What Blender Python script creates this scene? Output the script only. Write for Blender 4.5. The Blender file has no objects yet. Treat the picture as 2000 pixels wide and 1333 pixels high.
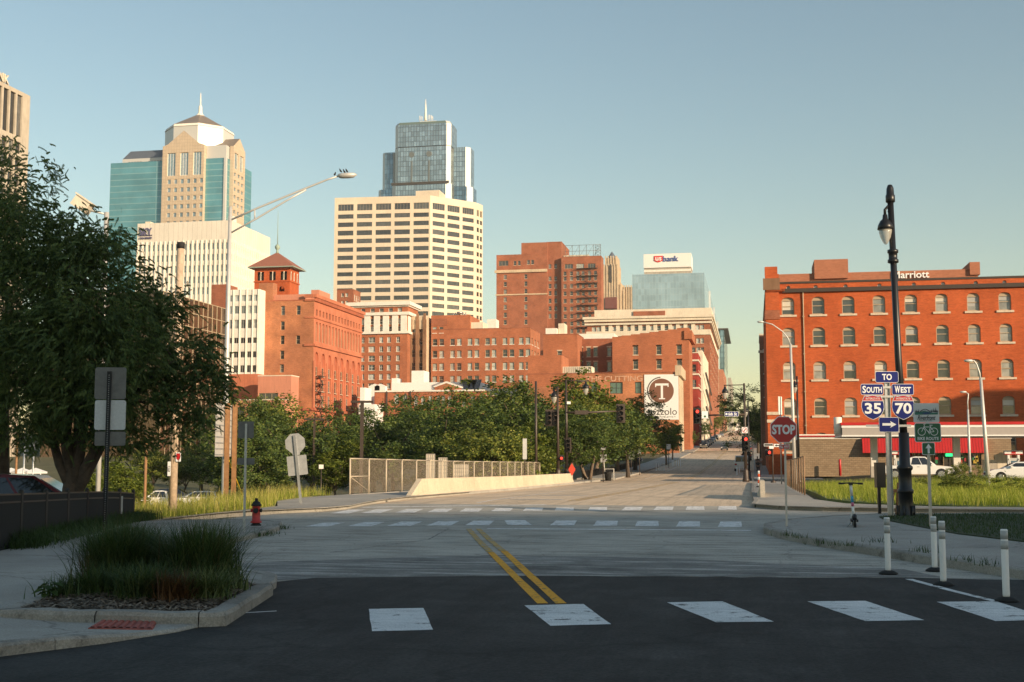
import bpy, bmesh, math, random
import numpy as np
from mathutils import Vector, Matrix
from mathutils.geometry import delaunay_2d_cdt
R = math.radians
random.seed(7); RNG = np.random.default_rng(7)
SC = bpy.context.scene
COL = SC.collection

# ------------------------------------------------------------------ camera, sky, sun, exposure
FPX, YHOR, EYE = 2400.0, 895.0, 1.75
PITCH = math.atan((YHOR - 666.5) / FPX)
YAW = R(11.08)
cam_d = bpy.data.cameras.new('camera')
cam_d.sensor_width = 36.0; cam_d.lens = 36.0 * FPX / 2000.0
cam_d.clip_start = 0.1; cam_d.clip_end = 9000
cam = bpy.data.objects.new('camera', cam_d); COL.objects.link(cam)
cam.location = (0, 0, EYE)
cam.rotation_euler = (R(90) + PITCH, 0, YAW)
SC.camera = cam

SUN_EL, SUN_AZ = 15.0, 33.0            # elevation; degrees behind the +X (right hand) direction
sdir = Vector((math.cos(R(SUN_AZ)) * math.cos(R(SUN_EL)), -math.sin(R(SUN_AZ)) * math.cos(R(SUN_EL)), math.sin(R(SUN_EL))))
world = bpy.data.worlds.new('World'); SC.world = world; world.use_nodes = True
wn = world.node_tree.nodes; wl = world.node_tree.links
sky = wn.new('ShaderNodeTexSky'); sky.sky_type = 'NISHITA'; sky.sun_disc = False
sky.sun_elevation = R(SUN_EL)
sky.sun_rotation = math.atan2(sdir.x, sdir.y)
sky.altitude = 0; sky.air_density = 1.3; sky.dust_density = 0.5; sky.ozone_density = 2.0
bg = wn['Background']; bg.inputs['Strength'].default_value = 0.125
tint = wn.new('ShaderNodeMix'); tint.data_type = 'RGBA'; tint.blend_type = 'MULTIPLY'; tint.inputs['Factor'].default_value = 1.0; tint.inputs['B'].default_value = (.97, .925, .83, 1)
wl.new(sky.outputs['Color'], tint.inputs['A']); wl.new(tint.outputs['Result'], bg.inputs['Color'])
sun_d = bpy.data.lights.new('sun', 'SUN'); sun_d.energy = 5.0; sun_d.angle = R(0.55); sun_d.color = (1.0, 0.77, 0.52)
sun = bpy.data.objects.new('sun', sun_d); COL.objects.link(sun)
sun.rotation_euler = (-sdir).to_track_quat('-Z', 'Y').to_euler()
SC.view_settings.view_transform = 'Standard'; SC.view_settings.look = 'None'
SC.view_settings.exposure = 0.46; SC.view_settings.gamma = 1.0
SC.cycles.use_denoising = True
SC.cycles.max_bounces = 6; SC.cycles.transparent_max_bounces = 8

HAZE = 0.00009
SHADE_Y, SHADE_H, TALL = -100.0, 70.0, (135, 190, -150, -100, 77.0)   # unseen blocks added behind the viewer to shade the crossing and left tree

# ------------------------------------------------------------------ survey helpers (photo pixel -> place)
def ray(px, py):
    x = (px - 1000) / FPX; u = -(py - 666.5) / FPX
    fy = math.cos(PITCH) - u * math.sin(PITCH); fz = math.sin(PITCH) + u * math.cos(PITCH)
    return (x * math.cos(YAW) - fy * math.sin(YAW), x * math.sin(YAW) + fy * math.cos(YAW), fz)
def G(px, py, z=0.0):
    r = ray(px, py); t = (z - EYE) / r[2]; return (r[0] * t, r[1] * t)
def atY(px, py, Y):
    r = ray(px, py); t = Y / r[1]; return Vector((r[0] * t, Y, EYE + r[2] * t))
def atX(px, py, X):
    r = ray(px, py); t = X / r[0]; return Vector((X, r[1] * t, EYE + r[2] * t))
def atD(px, py, d):                     # at depth d along the level view direction
    r = ray(px, py); f = -r[0] * math.sin(YAW) + r[1] * math.cos(YAW); t = d / f
    return Vector((r[0] * t, r[1] * t, EYE + r[2] * t))

def RO(pts):                             # turn surveyed points into the street-aligned frame
    c, s_ = math.cos(R(.88)), math.sin(R(.88)); return [(x*c - y*s_, x*s_ + y*c) for x, y in pts]
_PY = [-200, 0, 50, 75, 100, 130, 160, 217, 308, 450, 600, 900, 1500, 6000]
_PZ = [0, 0, 0, -.22, -.36, -.55, -.25, .8, 3.3, 8.3, 13, 22, 26, 26]
def zs(y): return float(np.interp(y, _PY, _PZ))
def sst(a, b, x):
    t = min(1, max(0, (x - a) / (b - a))); return t * t * (3 - 2 * t)
def zt(x, y):
    z = zs(y)
    if x < -15 and y < 60: z -= 0.42 * sst(-15, -20, x) * (1 - sst(36, 44, y))
    if x < -17.4 and y > 37:
        low = -3.4 if y < 160 else -3.4 + (zs(y) + 3.4) * sst(160, 205, y)
        s0 = 53 - 15*sst(-18.2, -21.5, x); k = sst(-17.6, -19.8, x) * sst(s0, s0 + 9, y)
        z = z * (1 - k) + low * k
    if x > 5 and 50 < y < 175: z = z * (1 - sst(5, 12, x))
    return z

# ------------------------------------------------------------------ mesh builder
class MB:
    def __init__(s): s.v = []; s.f = []; s.m = []; s.sm = []
    def add(s, vs, fs, mat=0, smooth=False):
        b = len(s.v); s.v.extend([tuple(p) for p in vs])
        for f in fs: s.f.append([b + i for i in f]); s.m.append(mat); s.sm.append(smooth)
        return s
    def box(s, lo, hi, mat=0, M=None):
        x0, y0, z0 = lo; x1, y1, z1 = hi
        vs = [(x0,y0,z0),(x1,y0,z0),(x1,y1,z0),(x0,y1,z0),(x0,y0,z1),(x1,y0,z1),(x1,y1,z1),(x0,y1,z1)]
        if M is not None: vs = [M @ Vector(p) for p in vs]
        return s.add(vs, [(0,3,2,1),(4,5,6,7),(0,1,5,4),(1,2,6,5),(2,3,7,6),(3,0,4,7)], mat)
    def tube(s, pts, rad, n=8, mat=0, cap=True, smooth=True):
        pts = [Vector(p) for p in pts]; k = len(pts)
        if not hasattr(rad, '__len__'): rad = [rad] * k
        vs = []; up = None
        for i, p in enumerate(pts):
            d = (pts[min(i+1,k-1)] - pts[max(i-1,0)])
            if d.length < 1e-9: d = Vector((0,0,1))
            d.normalize()
            if up is None or abs(up.dot(d)) > .98: up = Vector((1,0,0)) if abs(d.x) < .8 else Vector((0,1,0))
            a = (up - d * up.dot(d)).normalized(); b = d.cross(a); up = a
            for j in range(n):
                t = 2 * math.pi * (j + .5) / n
                vs.append(p + (a * math.cos(t) + b * math.sin(t)) * rad[i])
        fs = [(i*n+j, i*n+(j+1)%n, (i+1)*n+(j+1)%n, (i+1)*n+j) for i in range(k-1) for j in range(n)]
        s.add(vs, fs, mat, smooth)
        if cap:
            b = len(s.v) - k * n
            s.f.append([b + j for j in range(n-1,-1,-1)]); s.m.append(mat); s.sm.append(False)
            s.f.append([b + (k-1)*n + j for j in range(n)]); s.m.append(mat); s.sm.append(False)
        return s
    def lathe(s, prof, n=16, mat=0, o=(0,0,0), smooth=True):   # prof: (r, z)
        vs = [(o[0]+r*math.cos(2*math.pi*j/n), o[1]+r*math.sin(2*math.pi*j/n), o[2]+z) for r, z in prof for j in range(n)]
        fs = [(i*n+j, i*n+(j+1)%n, (i+1)*n+(j+1)%n, (i+1)*n+j) for i in range(len(prof)-1) for j in range(n)]
        s.add(vs, fs, mat, smooth); b = len(s.v) - len(prof)*n
        if prof[0][0] > 1e-4: s.f.append([b+j for j in range(n-1,-1,-1)]); s.m.append(mat); s.sm.append(False)
        if prof[-1][0] > 1e-4: s.f.append([b+(len(prof)-1)*n+j for j in range(n)]); s.m.append(mat); s.sm.append(False)
        return s
    def prism(s, poly, a, b, mat=0, axis='z', M=None):         # polygon (ccw) extruded from a to b
        n = len(poly)
        def P(p, h):
            v = (p[0],p[1],h) if axis == 'z' else ((p[0],h,p[1]) if axis == 'y' else (h,p[0],p[1]))
            return M @ Vector(v) if M is not None else v
        vs = [P(p, a) for p in poly] + [P(p, b) for p in poly]
        fs = [tuple(range(n-1,-1,-1)), tuple(range(n,2*n))] + [(i,(i+1)%n,n+(i+1)%n,n+i) for i in range(n)]
        return s.add(vs, fs, mat)
    def mesh(s, name, mats):
        me = bpy.data.meshes.new(name); me.from_pydata(s.v, [], s.f)
        for m in (mats if isinstance(mats, (list, tuple)) else [mats]): me.materials.append(m)
        if s.f:
            me.polygons.foreach_set('material_index', s.m); me.polygons.foreach_set('use_smooth', s.sm)
            bm = bmesh.new(); bm.from_mesh(me); bmesh.ops.recalc_face_normals(bm, faces=bm.faces[:]); bm.to_mesh(me); bm.free()
        me.update(); return me
    def build(s, name, mats, parent=None, loc=(0,0,0), rz=0):
        return link(name, s.mesh(name, mats), parent, loc, rz)
def link(name, data, parent=None, loc=(0,0,0), rz=0):
    o = bpy.data.objects.new(name, data); COL.objects.link(o)
    o.location = loc; o.rotation_euler = (0,0,rz)
    if parent is not None: o.parent = parent
    return o
def tag(o, label=None, cat=None, group=None, kind=None):
    if label: o['label'] = label
    if cat: o['category'] = cat
    if group: o['group'] = group
    if kind: o['kind'] = kind
    return o
def thing(name, label, cat, loc=(0,0,0), rz=0, group=None):
    o = bpy.data.objects.new(name, None); COL.objects.link(o); o.empty_display_size = .3
    o.location = loc; o.rotation_euler = (0,0,rz)
    return tag(o, label, cat, group)
KIDS = {}
def dup(root, loc, rz=0, label=None, group=None, scale=None):
    def cp(o, par):
        c = o.copy(); COL.objects.link(c); c.parent = par
        for ch in [x for x in COL.objects if x.parent is o]: cp(ch, c)
        return c
    def cp2(o, par):
        c = o.copy(); COL.objects.link(c); c.parent = par
        for ch in o.children: cp2(ch, c)
        return c
    r = cp2(root, None); r.location = loc; r.rotation_euler = (root.rotation_euler[0], root.rotation_euler[1], rz)
    if label: r['label'] = label
    if group: r['group'] = group
    if scale: r.scale = scale if hasattr(scale, '__len__') else (scale,)*3
    return r
def raw_mesh(name, V, F, mats, smooth=False, mi=None):          # numpy arrays, quads or tris of one size
    me = bpy.data.meshes.new(name); n, k = F.shape
    me.vertices.add(len(V)); me.vertices.foreach_set('co', np.asarray(V, np.float32).ravel())
    me.loops.add(n*k); me.loops.foreach_set('vertex_index', np.asarray(F, np.int32).ravel())
    me.polygons.add(n); me.polygons.foreach_set('loop_start', np.arange(0, n*k, k, dtype=np.int32))
    for m in (mats if isinstance(mats, (list, tuple)) else [mats]): me.materials.append(m)
    if mi is not None: me.polygons.foreach_set('material_index', np.asarray(mi, np.int32))
    me.polygons.foreach_set('use_smooth', np.full(n, smooth))
    me.update(calc_edges=True); return me
def patch(name, poly, zf, mat, step=2.0, skirt=0.0, parent=None, uvz=0.0):   # draped ground polygon with a skirt
    poly = [Vector((p[0], p[1])) for p in poly]; n = len(poly)
    dens = []
    for i in range(n):
        a, b = poly[i], poly[(i+1) % n]; k = max(1, int((b-a).length / step))
        dens += [a.lerp(b, j / k) for j in range(k)]
    m = len(dens); xs = [p.x for p in dens]; ys = [p.y for p in dens]
    pts = list(dens)
    nx = int((max(xs)-min(xs))/step); ny = int((max(ys)-min(ys))/step)
    for i in range(1, nx+1):
        for j in range(1, ny+1):
            pts.append(Vector((min(xs)+i*step+.13*step, min(ys)+j*step+.17*step)))
    vo, eo, fo, *_ = delaunay_2d_cdt(pts, [], [list(range(m))], 1, 1e-5)
    mb = MB(); mb.add([(p.x, p.y, zf(p.x, p.y)) for p in vo], fo)
    if skirt:
        for i in range(m):
            a, b = dens[i], dens[(i+1) % m]
            za, zb = zf(a.x,a.y), zf(b.x,b.y)
            mb.add([(a.x,a.y,za),(b.x,b.y,zb),(b.x,b.y,zb-skirt),(a.x,a.y,za-skirt)], [(0,1,2,3)])
    return mb.build(name, mat, parent)

# ------------------------------------------------------------------ materials
def mat_new(name):
    m = bpy.data.materials.new(name); m.use_nodes = True
    return m, m.node_tree.nodes, m.node_tree.links, m.node_tree.nodes['Principled BSDF']
def plain(name, col, rough=.6, metal=0.0, spec=.5, var=.0, scale=4.0, bump=0.0, emit=None):
    m, N, L, P = mat_new(name)
    P.inputs['Base Color'].default_value = (*col, 1); P.inputs['Roughness'].default_value = rough
    P.inputs['Metallic'].default_value = metal; P.inputs['Specular IOR Level'].default_value = spec
    if var or bump:
        tc = N.new('ShaderNodeTexCoord'); no = N.new('ShaderNodeTexNoise')
        no.inputs['Scale'].default_value = scale; no.inputs['Detail'].default_value = 5; no.inputs['Roughness'].default_value = .65
        L.new(tc.outputs['Object'], no.inputs['Vector'])
        if var:
            r = N.new('ShaderNodeMapRange'); r.inputs['From Min'].default_value = .3; r.inputs['From Max'].default_value = .7
            r.inputs['To Min'].default_value = 1 - var; r.inputs['To Max'].default_value = 1 + var
            L.new(no.outputs['Fac'], r.inputs['Value'])
            mx = N.new('ShaderNodeMix'); mx.data_type = 'RGBA'; mx.blend_type = 'MULTIPLY'; mx.inputs['Factor'].default_value = 1
            mx.inputs['A'].default_value = (*col, 1); L.new(r.outputs['Result'], mx.inputs['B'])
            L.new(mx.outputs['Result'], P.inputs['Base Color'])
        if bump:
            b = N.new('ShaderNodeBump'); b.inputs['Strength'].default_value = bump; b.inputs['Distance'].default_value = .02
            L.new(no.outputs['Fac'], b.inputs['Height']); L.new(b.outputs['Normal'], P.inputs['Normal'])
    if emit:
        P.inputs['Emission Color'].default_value = (*col, 1); P.inputs['Emission Strength'].default_value = emit
    return m
def ramp(N, pts):
    r = N.new('ShaderNodeValToRGB'); e = r.color_ramp.elements
    while len(e) < len(pts): e.new(.5)
    for i, (p, c) in enumerate(pts): e[i].position = p; e[i].color = (*c, 1) if len(c) == 3 else c
    return r
def wall_vec(N, L):                       # (x+y, z) so that axis-aligned walls take the pattern upright
    g = N.new('ShaderNodeNewGeometry'); s = N.new('ShaderNodeSeparateXYZ'); L.new(g.outputs['Position'], s.inputs[0])
    a = N.new('ShaderNodeMath'); a.operation = 'ADD'; L.new(s.outputs['X'], a.inputs[0]); L.new(s.outputs['Y'], a.inputs[1])
    c = N.new('ShaderNodeCombineXYZ'); L.new(a.outputs[0], c.inputs['X']); L.new(s.outputs['Z'], c.inputs['Y'])
    return c, g
def mul(N, L, a, b, fac=1.0, mode='MULTIPLY'):
    mx = N.new('ShaderNodeMix'); mx.data_type = 'RGBA'; mx.blend_type = mode; mx.inputs['Factor'].default_value = fac
    for s, k in ((a, 'A'), (b, 'B')):
        if isinstance(s, tuple): mx.inputs[k].default_value = (*s, 1)
        else: L.new(s, mx.inputs[k])
    return mx.outputs['Result']
def noise(N, L, vec, scale, detail=4, rough=.6, stretch=None):
    if stretch:
        mp = N.new('ShaderNodeMapping'); mp.inputs['Scale'].default_value = stretch; L.new(vec, mp.inputs['Vector']); vec = mp.outputs['Vector']
    n = N.new('ShaderNodeTexNoise'); n.inputs['Scale'].default_value = scale; n.inputs['Detail'].default_value = detail
    n.inputs['Roughness'].default_value = rough; L.new(vec, n.inputs['Vector']); return n.outputs['Fac']
def brick(name, c1, c2, mortar, bw=.24, bh=.078, stain=.25, mort=.012, patchy=None):
    m, N, L, P = mat_new(name); c, g = wall_vec(N, L)
    b = N.new('ShaderNodeTexBrick'); b.inputs['Scale'].default_value = 1; b.inputs['Brick Width'].default_value = bw
    b.inputs['Row Height'].default_value = bh; b.inputs['Mortar Size'].default_value = mort; b.inputs['Bias'].default_value = 0
    b.inputs['Color1'].default_value = (*c1, 1); b.inputs['Color2'].default_value = (*c2, 1); b.inputs['Mortar'].default_value = (*mortar, 1)
    L.new(c.outputs[0], b.inputs['Vector'])
    n1 = noise(N, L, g.outputs['Position'], .22, 6, .68)
    rp = ramp(N, [(.3, (1-stain,)*3), (.55, (1,1,1)), (.75, (1+stain*.5,)*3)]); L.new(n1, rp.inputs[0])
    col = mul(N, L, b.outputs['Color'], rp.outputs[0])
    n2 = noise(N, L, c.outputs[0], 1.0, 5, .7, (.9, 4.5, 1))
    rp2 = ramp(N, [(.32, (.78,.76,.74)), (.6, (1.06,1.04,1.02))]); L.new(n2, rp2.inputs[0])
    col = mul(N, L, col, rp2.outputs[0], .9)
    if patchy:
        n3 = noise(N, L, g.outputs['Position'], .09, 3, .5); r3 = ramp(N, [(.47, (0,0,0)), (.56, (1,1,1))]); L.new(n3, r3.inputs[0])
        mx = N.new('ShaderNodeMix'); mx.data_type = 'RGBA'; L.new(r3.outputs[0], mx.inputs['Factor']); L.new(col, mx.inputs['A'])
        pm = mul(N, L, col, patchy, 1); L.new(pm, mx.inputs['B']); col = mx.outputs['Result']
    L.new(col, P.inputs['Base Color']); P.inputs['Roughness'].default_value = .9; P.inputs['Specular IOR Level'].default_value = .15
    bp = N.new('ShaderNodeBump'); bp.inputs['Strength'].default_value = .5; bp.inputs['Distance'].default_value = .01
    bp.invert = True; L.new(b.outputs['Fac'], bp.inputs['Height']); L.new(bp.outputs['Normal'], P.inputs['Normal'])
    return m
def stone(name, col, rough=.85, streak=.18, scale=.25, joint=None):
    m, N, L, P = mat_new(name); c, g = wall_vec(N, L)
    n1 = noise(N, L, g.outputs['Position'], scale, 6, .65); r1 = ramp(N, [(.3, (1-streak,)*3), (.7, (1+streak*.4,)*3)]); L.new(n1, r1.inputs[0])
    n2 = noise(N, L, c.outputs[0], .8, 5, .7, (3.5, .25, 1)); r2 = ramp(N, [(.3, (1-streak, 1-streak*1.1, 1-streak*1.2)), (.6, (1.02,)*3)]); L.new(n2, r2.inputs[0])
    colr = mul(N, L, mul(N, L, col, r1.outputs[0]), r2.outputs[0])
    if joint:
        b = N.new('ShaderNodeTexBrick'); b.inputs['Scale'].default_value = 1; b.inputs['Brick Width'].default_value = joint[0]; b.inputs['Row Height'].default_value = joint[1]
        b.inputs['Mortar Size'].default_value = joint[2]; b.offset = joint[3] if len(joint) > 3 else .5
        b.inputs['Color1'].default_value = (1,1,1,1); b.inputs['Color2'].default_value = (.93,.93,.93,1); b.inputs['Mortar'].default_value = (.62,.6,.58,1)
        L.new(c.outputs[0], b.inputs['Vector']); colr = mul(N, L, colr, b.outputs['Color'])
    L.new(colr, P.inputs['Base Color']); P.inputs['Roughness'].default_value = rough; P.inputs['Specular IOR Level'].default_value = .2
    return m
def glass(name, dark, light, p_light=.4, rough=.08, metal=.0, spec=.8):
    # window glass seen from outside: dark room or drawn blind behind, chosen per pane; sky mirrored on top
    m, N, L, P = mat_new(name); oi = N.new('ShaderNodeObjectInfo')
    r = ramp(N, [(0, dark), (1-p_light-.02, tuple(d*1.6 for d in dark)), (1-p_light+.02, tuple(l*.75 for l in light)), (1, light)])
    L.new(oi.outputs['Random'], r.inputs[0]); g = N.new('ShaderNodeNewGeometry')
    n = noise(N, L, g.outputs['Position'], .9, 3, .5); r2 = ramp(N, [(.35, (.7,)*3), (.65, (1.15,)*3)]); L.new(n, r2.inputs[0])
    L.new(mul(N, L, r.outputs[0], r2.outputs[0]), P.inputs['Base Color'])
    P.inputs['Roughness'].default_value = rough; P.inputs['Metallic'].default_value = metal; P.inputs['Specular IOR Level'].default_value = spec
    P.inputs['Coat Weight'].default_value = .5; P.inputs['Coat Roughness'].default_value = .03
    bp = N.new('ShaderNodeBump'); bp.inputs['Strength'].default_value = .05; n4 = noise(N, L, g.outputs['Position'], .6, 2); L.new(n4, bp.inputs['Height'])
    L.new(bp.outputs['Normal'], P.inputs['Normal'])
    return m
def curtain(name, col, gw, gh, line=.06, linecol=(.1,.12,.13), rough=.12, metal=.75, var=.25):
    # curtain-wall glazing: flat reflective panes too far away to pick apart
    m, N, L, P = mat_new(name); c, g = wall_vec(N, L)
    b = N.new('ShaderNodeTexBrick'); b.offset = 0; b.inputs['Scale'].default_value = 1; b.inputs['Brick Width'].default_value = gw; b.inputs['Row Height'].default_value = gh
    b.inputs['Mortar Size'].default_value = line; b.inputs['Bias'].default_value = 0
    b.inputs['Color1'].default_value = (*[x*(1-var) for x in col], 1); b.inputs['Color2'].default_value = (*[x*(1+var) for x in col], 1); b.inputs['Mortar'].default_value = (*linecol, 1)
    L.new(c.outputs[0], b.inputs['Vector'])
    n = noise(N, L, g.outputs['Position'], .05, 4); r = ramp(N, [(.35, (.82,)*3), (.65, (1.12,)*3)]); L.new(n, r.inputs[0])
    L.new(mul(N, L, b.outputs['Color'], r.outputs[0]), P.inputs['Base Color'])
    P.inputs['Roughness'].default_value = rough; P.inputs['Metallic'].default_value = metal
    return m
def ground_mat(name, lo, hi, scale=1.2, fine=60, streak=None, rough=.9, bump=.25, crack=0.0, blotch=None, grain=.55, flake=None):
    m, N, L, P = mat_new(name); g = N.new('ShaderNodeNewGeometry'); pos = g.outputs['Position']
    n1 = noise(N, L, pos, scale * .25, 7, .7); r1 = ramp(N, [(.32, lo), (.68, hi)]); L.new(n1, r1.inputs[0])
    n2 = noise(N, L, pos, fine, 3, .7); r2 = ramp(N, [(.3, (.5,)*3), (.7, (1.5,)*3)]); L.new(n2, r2.inputs[0])
    col = mul(N, L, r1.outputs[0], r2.outputs[0], grain)
    if streak:
        n3 = noise(N, L, pos, 1.0, 6, .75, streak[0]); r3 = ramp(N, [(streak[1], (streak[2],)*3), (streak[1]+.09, (1,1,1))]); L.new(n3, r3.inputs[0])
        col = mul(N, L, col, r3.outputs[0], .9)
    if blotch:
        n5 = noise(N, L, pos, blotch[0], 4, .6); r5 = ramp(N, [(blotch[1], (1,1,1)), (blotch[1]+.12, (blotch[2],)*3)]); L.new(n5, r5.inputs[0])
        col = mul(N, L, col, r5.outputs[0])
    if flake:                                # worn paint: chips down to the road colour
        n6 = noise(N, L, pos, flake[0], 8, .75); r6 = ramp(N, [(flake[1], (0,0,0)), (flake[1]+.05, (1,1,1))]); L.new(n6, r6.inputs[0])
        mx = N.new('ShaderNodeMix'); mx.data_type = 'RGBA'; L.new(r6.outputs[0], mx.inputs['Factor']); mx.inputs['A'].default_value = (*flake[2], 1); L.new(col, mx.inputs['B']); col = mx.outputs['Result']
    if crack:
        v = N.new('ShaderNodeTexVoronoi'); v.feature = 'DISTANCE_TO_EDGE'; v.inputs['Scale'].default_value = crack
        dn = N.new('ShaderNodeTexNoise'); dn.inputs['Scale'].default_value = 1.5; dn.inputs['Detail'].default_value = 4; L.new(pos, dn.inputs['Vector'])
        ad = N.new('ShaderNodeMixRGB'); ad.blend_type = 'ADD'; ad.inputs[0].default_value = .8; L.new(pos, ad.inputs[1]); L.new(dn.outputs['Color'], ad.inputs[2])
        L.new(ad.outputs[0], v.inputs['Vector'])
        r4 = ramp(N, [(0, (.45,)*3), (.006, (1,1,1))]); L.new(v.outputs['Distance'], r4.inputs[0]); col = mul(N, L, col, r4.outputs[0], .8)
    L.new(col, P.inputs['Base Color']); P.inputs['Roughness'].default_value = rough; P.inputs['Specular IOR Level'].default_value = .3
    if bump:
        b = N.new('ShaderNodeBump'); b.inputs['Strength'].default_value = bump; b.inputs['Distance'].default_value = .01
        L.new(n2, b.inputs['Height']); L.new(b.outputs['Normal'], P.inputs['Normal'])
    return m
def leaf_mat(name, cols, trans=.35, rough=.6):
    m, N, L, P = mat_new(name); g = N.new('ShaderNodeNewGeometry')
    k = len(cols); r = ramp(N, [(i/(k-1), c) for i, c in enumerate(cols)]); L.new(g.outputs['Random Per Island'], r.inputs[0])
    n = noise(N, L, g.outputs['Position'], .5, 3); r2 = ramp(N, [(.35, (.75,.78,.7)), (.65, (1.2,1.15,1.1))]); L.new(n, r2.inputs[0])
    col = mul(N, L, r.outputs[0], r2.outputs[0])
    L.new(col, P.inputs['Base Color']); P.inputs['Roughness'].default_value = rough; P.inputs['Specular IOR Level'].default_value = .3
    t = N.new('ShaderNodeBsdfTranslucent'); L.new(mul(N, L, col, (1.15,1.2,.55)), t.inputs['Color'])
    mx = N.new('ShaderNodeMixShader'); mx.inputs[0].default_value = trans
    L.new(P.outputs[0], mx.inputs[1]); L.new(t.outputs[0], mx.inputs[2]); L.new(mx.outputs[0], N['Material Output'].inputs['Surface'])
    return m
# ---- lettering as flat mesh
def text_mesh(s, size=1.0, depth=.0, bold=0.0, shear=0.0, sx=1.0, align='CENTER'):
    cu = bpy.data.curves.new('lettering', 'FONT'); cu.body = s; cu.size = size; cu.extrude = depth; cu.offset = bold; cu.shear = shear
    cu.align_x = align; cu.align_y = 'CENTER'; cu.resolution_u = 3
    o = bpy.data.objects.new('lettering', cu); COL.objects.link(o)
    me = bpy.data.meshes.new_from_object(o.evaluated_get(bpy.context.evaluated_depsgraph_get()))
    bpy.data.objects.remove(o); bpy.data.curves.remove(cu)
    if sx != 1.0:
        for v in me.vertices: v.co.x *= sx
    return me
def text(s, size, mat, parent, loc, bold=0.0, depth=.002, shear=0.0, sx=1.0, name='lettering', rot=(R(90),0,0), width=None, height=None):
    me = text_mesh(s, size, depth, bold, shear)
    xs = [v.co.x for v in me.vertices]; ys = [v.co.y for v in me.vertices]
    if width:
        k = width / (max(xs)-min(xs)); c = (max(xs)+min(xs))/2
        for v in me.vertices: v.co.x = (v.co.x - c) * k
    if height:
        k = height / (max(ys)-min(ys)); c = (max(ys)+min(ys))/2
        for v in me.vertices: v.co.y = (v.co.y - c) * k
    me.materials.clear(); me.materials.append(mat)
    o = link(name, me, parent, loc); o.rotation_euler = rot; return o
# ------------------------------------------------------------------ shared materials
BR_A = brick('brick_orange', (.52,.175,.082), (.42,.128,.06), (.35,.175,.105), stain=.28)
BR_R = brick('brick_red', (.62,.13,.038), (.50,.092,.027), (.42,.15,.07), stain=.24, patchy=(.93,.90,.88))
BR_B = brick('brick_brown_red', (.42,.142,.075), (.33,.10,.052), (.27,.15,.1), stain=.32)
BR_C = brick('brick_weathered', (.50,.19,.092), (.40,.137,.062), (.39,.22,.14), stain=.32, patchy=(1.22,1.22,1.15))
BR_D = brick('brick_dark', (.36,.18,.12), (.29,.14,.09), (.28,.17,.12))
BR_P = brick('brick_pink', (.46,.19,.11), (.42,.165,.095), (.36,.17,.11), stain=.12)
TERRA = stone('terracotta', (.55,.19,.105), streak=.22)
TERRAD = stone('terracotta_trim', (.47,.15,.085), streak=.25)
STUCCO = stone('pink_stucco', (.60,.255,.165), streak=.12)
CREAM = stone('cream_concrete', (.70,.60,.47), streak=.12, scale=.08)
CREAMS = stone('cream_stone', (.74,.66,.53), streak=.16)
WHITEC = stone('white_concrete', (.76,.71,.62), streak=.1, scale=.1, joint=(1.9, 40., .05, 0))
WHITES = plain('white_trim', (.78,.74,.66), .7, var=.1, scale=.8)
WHITEP = plain('white_paint', (.82,.81,.78), .55, var=.05, scale=2)
TAN = stone('tan_granite', (.56,.455,.34), streak=.08, joint=(1.9, 2.2, .06, 0))
TANS = stone('tan_stone', (.60,.48,.34), streak=.2)
BROWNS = stone('brown_terracotta', (.30,.17,.10), streak=.3)
SILL = stone('limestone_sill', (.66,.55,.42), streak=.15, scale=2)
CONC = stone('concrete', (.46,.42,.36), streak=.25, scale=.6)
CONCL = ground_mat('barrier_concrete', (.52,.43,.31), (.66,.56,.41), scale=1.6, fine=25, bump=.15, streak=((6,6,.4), .36, .75))
ROOFG = plain('roof_gravel', (.32,.29,.26), .95, var=.2)
ROOFD = plain('slate_roof', (.10,.12,.15), .5, var=.15)
ROOFB = plain('bronze_roof', (.24,.19,.15), .45, metal=.2, var=.15, scale=.5)
ROOFT = plain('clay_tile_roof', (.30,.12,.08), .85, var=.25, scale=3)
GREEN_CU = plain('green_copper', (.30,.38,.31), .7, var=.15)
GL_TEAL = curtain('teal_curtain_glass', (.13,.35,.41), 60., 4.1, .30, (.27,.47,.50), .25, .4, .10)
GL_BLUE = curtain('blue_curtain_glass', (.50,.57,.57), 2.2, 3.9, .16, (.08,.11,.13), .10, .8, .22)
GL_DEEP = curtain('deep_blue_curtain_glass', (.26,.37,.43), 2.2, 3.9, .16, (.05,.08,.10), .08, .8, .3)
GL_PALE = curtain('pale_blue_curtain_glass', (.40,.52,.58), 1.9, 4.0, .09, (.55,.62,.64), .15, .6, .1)
GL_SILV = plain('silver_glazing', (.56,.56,.54), .45, metal=.15)
GL_BRON = plain('bronze_glass', (.13,.09,.06), .06, metal=.55, spec=.8, var=.3, scale=.3)
W_DARK = glass('window_dark', (.030,.030,.030), (.20,.20,.19), .25)
W_MIX = glass('window_blinds', (.045,.045,.042), (.50,.52,.47), .55)
W_LITE = glass('window_pale', (.10,.115,.11), (.55,.58,.55), .65)
W_BAND = glass('window_band', (.055,.055,.055), (.14,.135,.125), .35, metal=.35)
W_BLUE = glass('window_blue', (.22,.30,.33), (.42,.50,.53), .5, metal=.4)
W_GREEN = plain('window_green_glass', (.10,.17,.14), .1, spec=.8)
FR_W = plain('frame_white', (.74,.70,.62), .6); FR_T = plain('frame_tan', (.42,.33,.22), .6); FR_D = plain('frame_dark', (.05,.045,.04), .5)
FR_G = plain('frame_grey', (.42,.43,.42), .5)
BLACK = plain('black_paint', (.012,.012,.013), .38, spec=.5); BLACKM = plain('black_matte', (.016,.016,.016), .8)
BROWNM = plain('brown_signal_metal', (.055,.038,.028), .45); GALV = plain('galvanised_steel', (.40,.41,.41), .42, metal=.75, var=.12, scale=9)
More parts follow.
